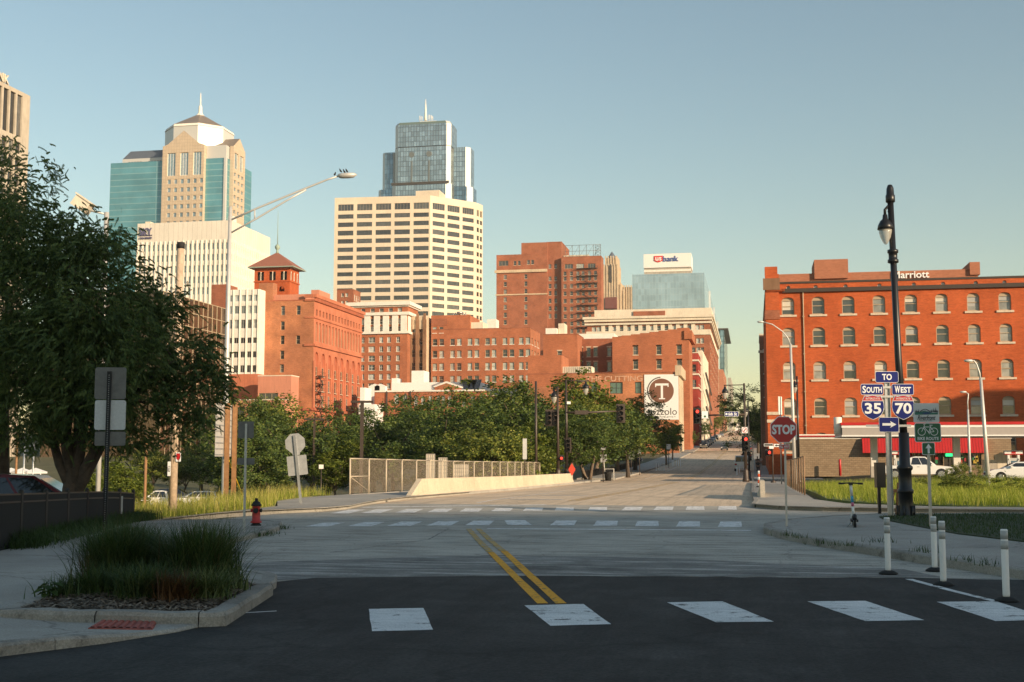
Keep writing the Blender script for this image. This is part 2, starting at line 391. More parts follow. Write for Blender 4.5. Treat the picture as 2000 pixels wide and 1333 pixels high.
FENCEB = plain('beige_fence_metal', (.50,.42,.31), .6, metal=.1, var=.1)
GALVL = plain('pale_galvanised', (.56,.55,.52), .5, metal=.3, var=.08, scale=5); ALUM = plain('sign_back_aluminium', (.36,.37,.37), .5, metal=.45, var=.15, scale=6)
ALUMD = plain('sign_back_dark', (.14,.14,.135), .55, metal=.3, var=.2, scale=5)
WOOD = plain('weathered_pole_wood', (.50,.38,.27), .9, var=.25, scale=7, bump=.4); RUST = plain('weathering_steel', (.27,.14,.06), .75, var=.25, scale=5)
S_RED = plain('sign_red', (.42,.014,.018), .4); S_WHITE = plain('sign_white', (.72,.74,.75), .45); S_BLUE = plain('sign_blue', (.006,.015,.14), .55, spec=.2)
S_GREEN = plain('sign_green', (.004,.10,.042), .4); S_BLACK = plain('sign_black', (.012,.012,.012), .5)
RED_P = plain('red_paint', (.50,.02,.02), .4, var=.1); RED_H = plain('hydrant_red', (.46,.035,.03), .45, var=.2, scale=12)
YEL = plain('guard_yellow', (.85,.55,.03), .5); RUBBER = plain('rubber', (.015,.015,.015), .85)
CHROME = plain('chrome', (.6,.6,.6), .2, metal=.9); LENS = plain('lamp_glass', (.55,.53,.47), .15, spec=.7); LENS.node_tree.nodes['Principled BSDF'].inputs['Alpha'].default_value = .6
LED_R = plain('red_light', (1,.05,.03), .4, emit=2.2); LED_G = plain('green_neon', (.05,1,.3), .4, emit=1.2)
BARK = plain('bark', (.075,.055,.04), .95, var=.35, scale=6, bump=.6); BARKL = plain('pale_bark', (.17,.125,.09), .95, var=.3, scale=5, bump=.5)
LEAF_L = leaf_mat('locust_leaf', [(.038,.068,.026), (.064,.105,.036), (.098,.145,.044), (.145,.185,.056)], .25)
LEAF_A = leaf_mat('broad_leaf_a', [(.06,.09,.018), (.115,.155,.026), (.185,.215,.036), (.27,.265,.055)], .22)
LEAF_B = leaf_mat('broad_leaf_b', [(.035,.065,.018), (.065,.105,.024), (.10,.15,.03), (.145,.175,.038)], .22)
LEAF_Y = leaf_mat('bright_leaf', [(.09,.13,.02), (.13,.18,.026), (.17,.21,.032), (.21,.23,.04)], .35)
GRASS_T = leaf_mat('tall_grass', [(.24,.24,.06), (.36,.34,.09), (.48,.42,.14), (.58,.49,.2)], .35)
GRASS_R = leaf_mat('meadow_grass', [(.17,.23,.03), (.25,.31,.042), (.36,.39,.06), (.48,.45,.12)], .35)
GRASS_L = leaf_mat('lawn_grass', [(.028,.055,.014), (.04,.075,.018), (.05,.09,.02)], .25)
GRASS_O = leaf_mat('ornamental_grass', [(.025,.05,.018), (.045,.085,.028), (.075,.12,.042), (.14,.165,.075)], .25)
GRASS_Y = leaf_mat('pale_grass', [(.05,.085,.03), (.085,.125,.045), (.13,.165,.065), (.20,.21,.11)], .25)
GRASS_D = leaf_mat('rust_grass', [(.06,.035,.018), (.11,.055,.026), (.15,.085,.04)], .2)
ASPH_N = ground_mat('new_asphalt', (.015,.015,.0145), (.046,.045,.042), 2.6, 26, rough=.85, bump=.7, grain=1.0, streak=((1.1,.16,1), .44, .66), blotch=(.6,.54,1.5), crack=.14)
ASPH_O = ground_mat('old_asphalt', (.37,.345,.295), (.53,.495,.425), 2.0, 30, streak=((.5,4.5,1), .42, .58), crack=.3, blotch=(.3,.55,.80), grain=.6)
ASPH_M = ground_mat('mid_asphalt', (.30,.29,.265), (.52,.495,.45), 3.0, 30, streak=((.4,4.0,1), .50, .40), blotch=(.5,.52,.62), grain=.6)
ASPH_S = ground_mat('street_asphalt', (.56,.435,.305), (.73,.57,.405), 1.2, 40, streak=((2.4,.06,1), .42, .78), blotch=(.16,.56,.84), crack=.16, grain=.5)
ASPH_K = ground_mat('lot_asphalt', (.06,.057,.054), (.11,.103,.095), .5, 40)
PAVE = ground_mat('pavement_concrete', (.29,.272,.24), (.42,.395,.35), 1.3, 45, streak=((.5,3,1), .33, .8), crack=.22, blotch=(.6,.6,.8))
KERB = ground_mat('kerb_concrete', (.21,.195,.17), (.38,.355,.31), 3.0, 45, streak=((3,3,3), .36, .6))
DIRT = ground_mat('dirt', (.075,.078,.04), (.13,.125,.065), .8, 30)
SOIL = ground_mat('mulch_soil', (.055,.04,.03), (.10,.075,.055), 5, 40, bump=.8)
MARK_W = ground_mat('white_marking', (.60,.61,.60), (.80,.80,.78), 3.0, 60, crack=1.6, bump=.1, streak=((1.2,7,1), .40, .80), flake=(3.1, .38, (.14,.14,.135)))
MARK_O = ground_mat('worn_white_marking', (.72,.71,.69), (.86,.85,.82), 5.0, 50, streak=((5,5,1), .40, .70), bump=.1, flake=(4, .42, (.46,.44,.40)))
MARK_Y = ground_mat('yellow_marking', (.72,.33,.022), (.86,.42,.032), 3, 60, bump=.1, streak=((8,1.5,1), .36, .7), flake=(6, .38, (.14,.12,.09)))
MARK_YO = ground_mat('worn_yellow_marking', (.55,.33,.06), (.70,.42,.07), 4, 60, bump=.1, streak=((6,6,1), .42, .6), flake=(5, .47, (.33,.29,.23)))
TACT = plain('tactile_red', (.34,.085,.06), .8, var=.2, scale=6)
CHIP = leaf_mat('bark_chip', [(.09,.065,.045), (.17,.13,.09), (.25,.20,.15)], 0.0)
# ------------------------------------------------------------------ ground, roads, pavements, markings
def axis(dense_lo, dense_hi, step, lo, hi):
    a = list(np.arange(dense_lo, dense_hi + .01, step)); s = step; p = dense_hi
    while p < hi: s *= 1.35; p += s; a.append(min(p, hi))
    s = step; p = dense_lo
    while p > lo: s *= 1.35; p -= s; a.insert(0, max(p, lo))
    return a
def grid_sheet(name, xs, ys, zf, mat):
    V = np.array([(x, y, zf(x, y)) for y in ys for x in xs]); nx = len(xs); ny = len(ys)
    i = np.arange(nx-1)[None, :] + nx*np.arange(ny-1)[:, None]; i = i.ravel()
    F = np.stack([i, i+1, i+1+nx, i+nx], 1)
    return link(name, raw_mesh(name, V, F, mat, True))
g_ = grid_sheet('ground', axis(-60, 40, 1.0, -4000, 4000), axis(-10, 240, 1.5, -900, 5000), lambda x, y: zt(x, y) - .03, DIRT); tag(g_, kind='structure')
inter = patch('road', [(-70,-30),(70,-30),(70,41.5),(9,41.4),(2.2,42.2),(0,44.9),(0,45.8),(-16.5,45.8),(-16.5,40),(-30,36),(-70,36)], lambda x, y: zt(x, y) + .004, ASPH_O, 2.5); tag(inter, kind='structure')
hd = Vector((-.308, .951)); sd = Vector((.951, .308))       # heading of the near street and its cross direction
new_a = patch('new_asphalt_road', RO([(-7.4,14.9),(-6.05,17.4)] + [(x, np.interp(x, [-6.05,-3.3,0,2.52,4.3], [17.4,18.25,18.6,18.95,18.9]) + random.uniform(-.05,.05)) for x in np.arange(-5.8,4.2,.28)] + [(4.3,18.9),(9,10),(20,-25),(-30,-25),(-30,4),(-9,8)]), lambda x, y: zt(x, y) + .009, ASPH_N, 1.5); tag(new_a, kind='structure')
mid_a = patch('asphalt_patch_road', RO([(-6.6,16.9),(-8.2,19.6),(-5.6,21.4),(-4.2,22.0),(-3.7,18.2)]), lambda x, y: zt(x, y) + .0075, ASPH_M, 1.0); tag(mid_a, kind='structure')
mid_b = patch('asphalt_patch_road', RO([(-3.7,18.2),(-4.2,22.0),(-1.5,22.0),(1.0,21.0),(2.6,20.4),(3.0,19.1),(0,18.7)]), lambda x, y: zt(x, y) + .0075, ASPH_M, 1.0); tag(mid_b, kind='structure')
# the street beyond the crossing, over the bridge and up the hill
def strip(name, x0, x1, ys, zoff, mat, skirt=0.0, kind='structure', parent=None):
    mb = MB()
    for a, b in zip(ys[:-1], ys[1:]):
        mb.add([(x0,a,zs(a)+zoff),(x1,a,zs(a)+zoff),(x1,b,zs(b)+zoff),(x0,b,zs(b)+zoff)], [(0,1,2,3)])
        if skirt:
            mb.add([(x0,a,zs(a)+zoff),(x0,b,zs(b)+zoff),(x0,b,zs(b)+zoff-skirt),(x0,a,zs(a)+zoff-skirt)], [(0,1,2,3)])
            mb.add([(x1,a,zs(a)+zoff),(x1,b,zs(b)+zoff),(x1,b,zs(b)+zoff-skirt),(x1,a,zs(a)+zoff-skirt)], [(0,1,2,3)])
    if skirt: mb.add([(x0,ys[0],zs(ys[0])+zoff),(x1,ys[0],zs(ys[0])+zoff),(x1,ys[0],zs(ys[0])+zoff-skirt),(x0,ys[0],zs(ys[0])+zoff-skirt)], [(0,1,2,3)])
    o = mb.build(name, mat, parent)
    return tag(o, kind=kind) if kind and parent is None else o
YS = [45.8, 50, 56, 62, 68, 75, 82, 90, 100, 110, 120, 130, 140, 150, 160, 175, 190, 205, 217, 235, 255, 280, 308, 340, 380, 420, 450, 500, 550, 600, 700, 800, 900]
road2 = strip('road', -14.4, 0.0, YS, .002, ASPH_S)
cross6 = patch('road', [(-150,118),(-14.4,118),(-14.4,130),(-150,130)], lambda x, y: zt(x, y)+.03, ASPH_K, 6); tag(cross6, kind='structure')
cross6b = patch('road', [(0,112),(80,112),(80,128),(0,128)], lambda x, y: zt(x, y)+.02, ASPH_K, 6); tag(cross6b, kind='structure')
lowroad = patch('road', [(-130,60),(-40,60),(-20.5,68),(-20.5,84),(-30,117),(-60,142),(-130,142)], lambda x, y: zt(x, y)+.03, ASPH_K, 4); tag(lowroad, kind='structure')
lot_r = patch('forecourt', [(7.5,88),(90,80),(90,111.5),(7.5,111.5)], lambda x, y: zt(x, y)+.012, ASPH_K, 5); tag(lot_r, kind='structure')
lot_l = patch('parking_lot', [(-60,-5),(-18.2,22),(-18.9,33),(-60,35)], lambda x, y: zt(x, y)-.004, ASPH_K, 4); tag(lot_l, kind='structure')

def pave(name, poly, kerb_edges, zf, skirt=.5, kw=.17, mat=PAVE):
    o = patch(name, poly, zf, mat, .7, skirt); tag(o, kind='structure')
    # kerb stones: one part per stretch between joints
    pts = [Vector(p) for p in kerb_edges]; seg = []
    for a, b in zip(pts[:-1], pts[1:]):
        k = max(1, round((b-a).length / .5)); seg += [a.lerp(b, j/k) for j in range(k)]
    seg.append(pts[-1]); n = len(seg)
    nor = []
    for i in range(n):
        d = (seg[min(i+1,n-1)] - seg[max(i-1,0)]).normalized(); nor.append(Vector((-d.y, d.x)))
    i = 0
    while i < n - 1:
        j = min(n - 1, i + 5); mb = MB(); 
        for q in range(i, j):
            a, b = seg[q], seg[q+1]; g = .006
            if q == i: a = a.lerp(b, .012)
            pa, pb = a + nor[q]*kw, b + nor[q+1]*kw
            oa, ob = a - nor[q]*.03, b - nor[q+1]*.03
            za, zb = zf(a.x,a.y)+.008, zf(b.x,b.y)+.008
            vs = [(oa.x,oa.y,za-.35),(ob.x,ob.y,zb-.35),(ob.x,ob.y,zb-.025),(oa.x,oa.y,za-.025),
                  (a.x,a.y,za),(b.x,b.y,zb),(pa.x,pa.y,za),(pb.x,pb.y,zb),(pa.x,pa.y,za-.02),(pb.x,pb.y,zb-.02)]
            mb.add(vs, [(0,1,2,3),(3,2,5,4),(4,5,7,6),(6,7,9,8)])
        mb.build('kerb_stone', KERB, o)
        i = j
    return o
kR = RO([(8.6,4),(7.1,9),(5.6,14),(4.09,19),(3.32,20.9),(2.54,22.94),(1.65,25.3),(1.05,27.3),(.68,29.4),(.72,31.2),(1.35,33.4),(2.6,35.6),(4.2,37.2),(7,38.2),(12,38.9),(30,39.6)])
def z15(x, y): return zt(x, y) + .15
side_r = pave('pavement', [(60,4)] + kR + [(60,40)], kR[::-1], z15)
RAMP = [G(430,1213), G(390,1224), G(350,1230), G(300,1220), G(260,1222), G(220,1222), G(185,1222)]
def zl(x, y):
    r = min(math.hypot(x-p[0], y-p[1]) for p in RAMP)
    return zt(x, y) + .11 - .075 * (1 - sst(.4, 1.6, r))
kL = RO([(-19,29.6),(-15.5,30.9),(-13.4,31.4),(-12.3,31.3),(-11.6,30.6),(-10.9,28.6),(-10.5,26.8),(-10.14,23.7),(-9.2,20.6),(-7.9,18.0)]) + [G(515,1132), G(537,1137), G(535,1150), G(486,1180), G(441,1209), G(395,1224), G(345,1236), G(200,1259), G(0,1284), G(-400,1330), (-24,2)]
side_l = pave('pavement', kL + [(-22,18),(-15.5,22),(-17.0,27),(-19.0,29.0)], kL[::-1], zl)
def zb(x, y): return zt(x, y) + .14
kBR = [(14,40.9),(6,41.5),(2.2,42.1),(.8,43),(.05,44.8),(.15,48),(.1,54),(0,70),(0,90),(0,111)]
side_br = pave('pavement', kBR + [(2.4,111),(2.4,60),(2.3,50),(3.2,45.6),(6,43.4),(14,42.6)], kBR, zb)
kBL = [(-14.4,62),(-14.4,56),(-14.4,51),(-14.4,46.5),(-14.1,43.2),(-13.7,40.5),(-13.9,38.6),(-14.9,36.7),(-17,35.0),(-22,33.4),(-36,31.5)]
side_bl = pave('pavement', kBL + [(-36,32.1),(-22,34.0),(-17.3,35.7),(-15.9,37.2),(-16.0,40),(-17.6,44),(-18.1,48),(-18.1,62)], kBL, zb)
strip('pavement', -18.1, -14.4, [62,68,75,82,90,98], .14, PAVE, .6)
strip('pavement', -18.6, -14.4, [131,140,150,160,175,190,205,217,235,255,280,308,340,380,420,450,500,600], .15, PAVE, 1.6)
strip('pavement', -18.1, -14.4, [98,103,108,113,117.5], .15, PAVE, .8)
strip('pavement', 0.0, 7.0, [128.5,135,140,150,160,175,190,205,217,235,255,280,308,340,380,420,450,500,600], .15, PAVE, .8)
# bridge deck edge wall under the left pavement
bw = MB()
for a, b in zip([54,60,70,80,90,100,110],[60,70,80,90,100,110,118]):
    bw.add([(-18.1,a,zs(a)+.13),(-18.1,b,zs(b)+.13),(-18.1,b,-3.6),(-18.1,a,-3.6)], [(0,1,2,3)]); bw.add([(-18.4,a,zs(a)+.13),(-18.1,a,zs(a)+.13),(-18.1,b,zs(b)+.13),(-18.4,b,zs(b)+.13)], [(0,1,2,3)])
tag(bw.build('bridge_abutment_wall', CONC), kind='structure')

# --- painted markings (thin sheets, each a part of the road it lies on)
def quad_mark(pts, mat, parent, h, name='crosswalk_bar'):
    mb = MB(); c = sum((Vector((p[0],p[1])) for p in pts), Vector((0,0))) / 4; n = 6
    A, B, C, D = [Vector((p[0], p[1])) for p in pts]; vs = []
    for i in range(n+1):
        for j in range(3):
            u, v = i/n, j/2; p = (A.lerp(B, v)).lerp(D.lerp(C, v), u); p = p + Vector((random.uniform(-.005,.005), random.uniform(-.005,.005)))
            vs.append((p.x, p.y, zt(p.x, p.y) + h))
    mb.add(vs, [(i*3+j, i*3+j+1, (i+1)*3+j+1, (i+1)*3+j) for i in range(n) for j in range(2)])
    return mb.build(name, mat, parent)
o0 = Vector(G(720,1192))
NB = [(720,1192,827,1190,846,1233,726,1236),(1025,1185,1140,1182,1193,1222,1075,1225),(1303,1179,1412,1177,1511,1217,1398,1218),(1577,1177,1690,1176,1805,1214,1690,1216),(1829,1178,1945,1177,2061,1213,1945,1216)]
for q in NB: quad_mark([G(q[0],q[1]),G(q[2],q[3]),G(q[4],q[5]),G(q[6],q[7])], MARK_W, new_a, .0135)
def crop6(x, y): return (480 + x*.51, 960 + y*.51)
def cw(nearL, farL, wn, wf, yn, yf, par, mat, h):
    for i, (a, b) in enumerate(zip(nearL, farL)):
        t = i / (len(nearL)-1); y0 = np.interp(t, [0,.5,1], yn); y1 = np.interp(t, [0,.5,1], yf)
        quad_mark([G(*crop6(a,y0)), G(*crop6(a+wn,y0)), G(*crop6(b+wf,y1)), G(*crop6(b,y1))], mat, par, h)
cw([225,390,540,692,840,1003,1165,1330,1490,1648,1808], [300,452,596,738,872,990,1188,1345,1500,1660,1818], 92, 80, (136,130,138), (121,112,117), inter, MARK_O, .010)
cw([320,440,572,695,818,938,1060,1182,1310,1438,1560,1684,1808], [395,500,615,728,842,958,1074,1190,1318,1455,1573,1690,1812], 74, 66, (86,76,72), (71,64,57.5), inter, MARK_O, .010)
def line_mark(pts, w, mat, parent, h, name):
    P = [Vector(p) for p in pts]; mb = MB(); L = []
    for a, b in zip(P[:-1], P[1:]):
        k = max(1, int((b-a).length/.8)); L += [a.lerp(b, i/k) for i in range(k)]
    L.append(P[-1])
    for i, p in enumerate(L):
        d = (L[min(i+1,len(L)-1)] - L[max(i-1,0)]).normalized(); n = Vector((-d.y, d.x)) * w/2 * random.uniform(.93,1.05)
        for q in (p-n, p+n): mb.v.append((q.x, q.y, zt(q.x, q.y) + h))
    for i in range(len(L)-1): mb.f.append([2*i,2*i+1,2*i+3,2*i+2]); mb.m.append(0); mb.sm.append(False)
    return mb.build(name, mat, parent)
line_mark([G(958,1080), G(1010,1132), G(1060,1181)], .13, MARK_Y, new_a, .0135, 'centre_line')
line_mark([G(984,1078), G(1040,1130), G(1096,1181)], .13, MARK_Y, new_a, .0135, 'centre_line')
line_mark([G(915,1034), G(936,1058), G(957,1079)], .13, MARK_YO, inter, .0115, 'centre_line')
line_mark([G(934,1034), G(957,1056), G(982,1077)], .13, MARK_YO, inter, .0115, 'centre_line')
line_mark([G(*crop6(925,144)), G(*crop6(1400,147)), G(*crop6(1935,151))], .32, MARK_O, inter, .0085, 'stop_line')
line_mark([G(*crop6(445,62)), G(*crop6(1150,52))], .5, MARK_O, inter, .0085, 'stop_line')
line_mark([G(1775,1133), G(1860,1156), G(1950,1178)], .11, MARK_W, new_a, .0135, 'lane_line')
line_mark([G(470,1200), G(540,1196)], .05, MARK_O, new_a, .0135, 'lane_line')
for dx in (-.16, .16): line_mark([(-7.3+dx,50),(-7.2+dx,75),(-7.0+dx,100),(-6.9+dx,117)], .11, MARK_YO, road2, .012, 'centre_line')
for dx in (-.16, .16): line_mark([(-6.9+dx,135),(-6.9+dx,217),(-6.9+dx,400)], .12, MARK_YO, road2, .014, 'centre_line')
line_mark([(-10.6,47),(-10.8,56),(-10.9,72)], .11, MARK_O, road2, .012, 'lane_line')
for y in (52, 60): line_mark([(-10.3,y+.3),(-8.0,y+.3)], .5, MARK_O, road2, .012, 'turn_arrow_marking')
for k in range(9): line_mark([(-13.9+k*1.62,115.5),(-13.0+k*1.62,115.5)], .8, MARK_O, road2, .014, 'crosswalk_bar')
line_mark([(-6.6,113),(-.3,113)], .4, MARK_O, road2, .014, 'stop_line')
line_mark([(-11.6,134),(-11.6,190)], .11, MARK_O, road2, .014, 'lane_line')
# dark tyre and shadow-like patches of tar on the old surface are sealed cracks
for pts in ([(-9,27),(-5,28.3),(-1,28.2)], [(-8.4,24.6),(-4.6,25.4),(-1.4,24.6)], [(-10,29.6),(-4,31.3)], [(-4.5,21.9),(-1,22.8),(1.6,22.6)], [(-7.4,22),(-6.5,26),(-7,30)]):
    line_mark(RO(pts), .035, ASPH_M, inter, .0075, 'sealed_crack')

# --- planter island with kerb, mulch
PL = [Vector(G(530,1141,.15)), Vector(G(438,1196,.15)), Vector(G(390,1198,.15)), Vector(G(-5,1191,.15)), Vector(G(70,1164,.15)), Vector(G(190,1134,.15)), Vector(G(500,1131,.15))]
ctr = sum(PL, Vector((0,0))) / len(PL)
def inset(poly, d):
    out = []; n = len(poly)
    for i in range(n):
        p0, p, p1 = poly[i-1], poly[i], poly[(i+1) % n]
        a = (p-p0).normalized(); b = (p1-p).normalized(); na = Vector((-a.y,a.x)); nb = Vector((-b.y,b.x))
        if (ctr-p).dot(na) < 0: na = -na
        if (ctr-p).dot(nb) < 0: nb = -nb
        m = (na+nb).normalized(); out.append(p + m * d / max(.45, m.dot(na)))
    return out
planter = thing('planter', 'raised planter bed with worn pale concrete kerb at the left street corner', 'planter', (0,0,0))
PI_ = inset(PL, .19); n = len(PL); PO_ = inset(PL, -.025)
for i in range(n):
    j = (i+1) % n; k = max(1, round((PL[j]-PL[i]).length / 1.3)); 
    for q in range(k):
        mb = MB(); sub = 3
        for s in range(sub):
            t0 = (q + s/sub) / k + (.006 if s == 0 else 0); t1 = (q + (s+1)/sub) / k
            row = []
            for t in (t0, t1):
                o_, m_, i_ = PO_[i].lerp(PO_[j], t), PL[i].lerp(PL[j], t), PI_[i].lerp(PI_[j], t); zz = .15 + .008*math.sin(7*t*k+i)
                row.append([(o_.x,o_.y,-.05),(o_.x,o_.y,zz-.04),(m_.x,m_.y,zz),(i_.x,i_.y,zz),(i_.x,i_.y,.06)])
            for e in range(4): mb.add([row[0][e],row[1][e],row[1][e+1],row[0][e+1]], [(0,1,2,3)])
        mb.build('kerb_stone', KERB, planter)
sb = patch('soil_bed', PI_, lambda x, y: .115 + .05*math.exp(-((x-ctr.x)**2+(y-ctr.y)**2)/1.5) + .015*math.sin(9*x)*math.cos(8*y), SOIL, .35, parent=planter)
def in_poly(x, y, poly):
    c = False; n = len(poly)
    for i in range(n):
        a, b = poly[i], poly[i-1]
        if (a[1] > y) != (b[1] > y) and x < (b[0]-a[0])*(y-a[1])/(b[1]-a[1])+a[0]: c = not c
    return c
V = []; F = []
bx0, bx1 = min(p.x for p in PI_), max(p.x for p in PI_); by0, by1 = min(p.y for p in PI_), max(p.y for p in PI_)
while len(F) < 5200:
    x, y = random.uniform(bx0,bx1), random.uniform(by0,by1)
    if not in_poly(x, y, PI_): continue
    z = .125 + .05*math.exp(-((x-ctr.x)**2+(y-ctr.y)**2)/1.5) + random.uniform(0,.03); a = random.uniform(0,6.28); l = random.uniform(.02,.06); w = random.uniform(.006,.014); tl = random.uniform(-.35,.35)
    dx, dy = math.cos(a), math.sin(a); b = len(V)
    V += [(x-dx*l-dy*w, y-dy*l+dx*w, z-tl*l), (x-dx*l+dy*w, y-dy*l-dx*w, z-tl*l), (x+dx*l+dy*w, y+dy*l-dx*w, z+tl*l), (x+dx*l-dy*w, y+dy*l+dx*w, z+tl*l)]
    F.append((b,b+1,b+2,b+3))
mc = link('bark_mulch', raw_mesh('bark_mulch', np.array(V), np.array(F), CHIP), planter); mc['kind'] = 'stuff'
# tactile paving panel on the ramp: ribs on a red plate
T = [Vector(G(205,1209,.05)), Vector(G(308,1209,.05)), Vector(G(298,1230,.05)), Vector(G(172,1230,.05))]
tac = thing('tactile_paving', 'small red ribbed tactile panel set in the kerb ramp', 'tactile paving')
mb = MB(); mb.add([(p.x,p.y,zl(p.x,p.y)+.02) for p in T] + [(p.x,p.y,zl(p.x,p.y)-.03) for p in T], [(0,1,2,3),(0,4,5,1),(1,5,6,2),(2,6,7,3),(3,7,4,0)]); mb.build('plate', TACT, tac)
for k in range(9):
    t = (k+.5)/9; a = T[0].lerp(T[1], t); b = T[3].lerp(T[2], t); e = (T[1]-T[0]).normalized()*.026; mb = MB(); vs = []
    for p in (a.lerp(b,.04), a.lerp(b,.96)):
        z = zl(p.x,p.y)+.02; vs += [(p.x-e.x,p.y-e.y,z),(p.x-e.x*.6,p.y-e.y*.6,z+.012),(p.x+e.x*.6,p.y+e.y*.6,z+.012),(p.x+e.x,p.y+e.y,z)]
    mb.add(vs, [(0,4,5,1),(1,5,6,2),(2,6,7,3)]); mb.build('rib', TACT, tac)
# manhole in the near road
# --- concrete parapet of the bridge and its chain-link fence
par = thing('concrete_barrier', 'long sunlit concrete barrier along the bridge in front of the chain link fence', 'barrier')
A = Vector(G(772,974)); yb = [A.y, A.y+1.9] + list(np.arange(A.y+5, 99, 4.2)) + [99.5, 101.5]
xb = -14.45; prof = lambda h: [(.0,0),(.0,.08),(-.13,.28*min(1,h/.8)),(-.19,h),(-.42,h),(-.45,0)]
hs = [.10] + [.86]*(len(yb)-2) + [.12]; prev = None
for i, y in enumerate(yb):
    cur = [(xb+p[0], y, zs(y)+.0+p[1]) for p in prof(hs[i])]
    if prev:
        mb = MB(); g = .012; pv = [(p[0],p[1]+g,p[2]) for p in prev]
        mb.add(pv + cur, [(k,k+1,6+k+1,6+k) for k in range(5)] + [tuple(range(6)), tuple(range(6,12))]); mb.build('barrier_segment', CONCL, par)
    prev = cur
par2 = thing('concrete_barrier', 'short sunlit concrete barrier end beside the right bridge pavement', 'barrier')
prev = None
for y, h in ((52.5,.12),(55,.8),(62,.8),(63,.5)):
    cur = [(.05+p[0], y, zs(y)+.0+p[1]) for p in [(0,0),(.06,.1),(.16,.3*min(1,h/.8)),(.2,h),(.4,h),(.42,0)]]
    if prev: mb = MB(); mb.add(prev + cur, [(k,k+1,6+k+1,6+k) for k in range(5)] + [tuple(range(6)), tuple(range(6,12))]); mb.build('barrier_segment', CONCL, par2)
    prev = cur
def chain_fence(label, pts, h, posts, bm=GALVL, wm=GALVL, mesh=.11, zf=None, gate=False):
    f = thing('chain_link_fence', label, 'fence'); P = [Vector(p) for p in pts]; L = [0]
    for a, b in zip(P[:-1], P[1:]): L.append(L[-1] + (b-a).length)
    def at(s):
        s = max(0, min(L[-1]-1e-6, s)); i = max(k for k in range(len(P)-1) if L[k] <= s); p = P[i].lerp(P[i+1], (s-L[i])/(L[i+1]-L[i])); return Vector((p.x, p.y, zf(p.x, p.y)))
    N = max(1, round(L[-1]/posts))
    for k in range(N+1):
        p = at(L[-1]*k/N); mb = MB(); mb.tube([p, p+Vector((0,0,h))], .04, 6); mb.build('post', bm, f)
        if k < N:
            q = at(L[-1]*(k+1)/N); mb = MB(); mb.tube([p+Vector((0,0,h)), q+Vector((0,0,h))], .03, 5); mb.build('top_rail', bm, f)
            mb = MB(); ln = (q-p).length; m = int(ln/mesh); hh = h - .06
            for d in (1, -1):
                for i in range(-int(hh/mesh), m+1):
                    s0, s1 = i*mesh, i*mesh+hh; za, zb_ = 0, hh
                    if s0 < 0: za = -s0; s0 = 0
                    if s1 > ln: zb_ -= s1-ln; s1 = ln
                    if s1 <= s0: continue
                    if d < 0: za, zb_ = hh-za, hh-zb_
                    a = p.lerp(q, s0/ln) + Vector((0,0,.04+za)); b = p.lerp(q, s1/ln) + Vector((0,0,.04+zb_)); w = .0075
                    mb.add([a+Vector((0,0,w)), a-Vector((0,0,w)), b-Vector((0,0,w)), b+Vector((0,0,w))], [(0,1,2,3)])
            o = mb.build('wire_mesh', wm, f); o['kind'] = 'stuff'
    if gate:
        p = at(0); q = at(L[-1]/N); mb = MB(); mb.tube([p+Vector((0,0,h*.5)), q+Vector((0,0,h*.5))], .025, 5); mb.tube([p+Vector((0,0,h*.5)), q+Vector((0,0,.1))], .015, 5); mb.build('brace', bm, f)
    return f
chain_fence('pale chain link fence behind the bridge barrier', [(-17.95,53.5),(-17.95,104)], 1.62, 2.75, FENCEB, FENCEB, zf=lambda x, y: zs(y)+.14, gate=True)
WIREB = plain('brown_wire', (.26,.16,.09), .7, var=.2)
chain_fence('brown chain link fence along the right bridge pavement', [(2.25,58),(2.25,94)], 1.75, 3.0, WIREB, WIREB, .09, zf=lambda x, y: zs(y)+.14)
# ------------------------------------------------------------------ building kit
class Fr:                                   # a facade frame: origin, horizontal direction u, outward normal n
    def __init__(s, o, u): s.o = Vector(o); s.u = Vector(u).normalized(); s.n = s.u.cross(Vector((0,0,1)))
    def p(s, a, z, d=0.0): return s.o + s.u*a + Vector((0,0,z - s.o.z)) - s.n*d      # z is a world height, d = depth inwards
    def rz(s): return math.atan2(s.u.y, s.u.x)
    def a_of(s, px, py):                    # distance along the facade of the point seen at that pixel
        r = ray(px, py); den = r[0]*s.n.x + r[1]*s.n.y; t = (s.o.x*s.n.x + s.o.y*s.n.y)/den
        return (r[0]*t - s.o.x)*s.u.x + (r[1]*t - s.o.y)*s.u.y
    def z_of(s, px, py):
        r = ray(px, py); den = r[0]*s.n.x + r[1]*s.n.y; t = (s.o.x*s.n.x + s.o.y*s.n.y)/den; return EYE + r[2]*t
    def rect(s, x0, y0, x1, y1):            # pixel rectangle -> (a0, z0, a1, z1)
        ym = (y0+y1)/2; xm = (x0+x1)/2
        return (s.a_of(x0,ym), s.z_of(xm,y1), s.a_of(x1,ym), s.z_of(xm,y0))
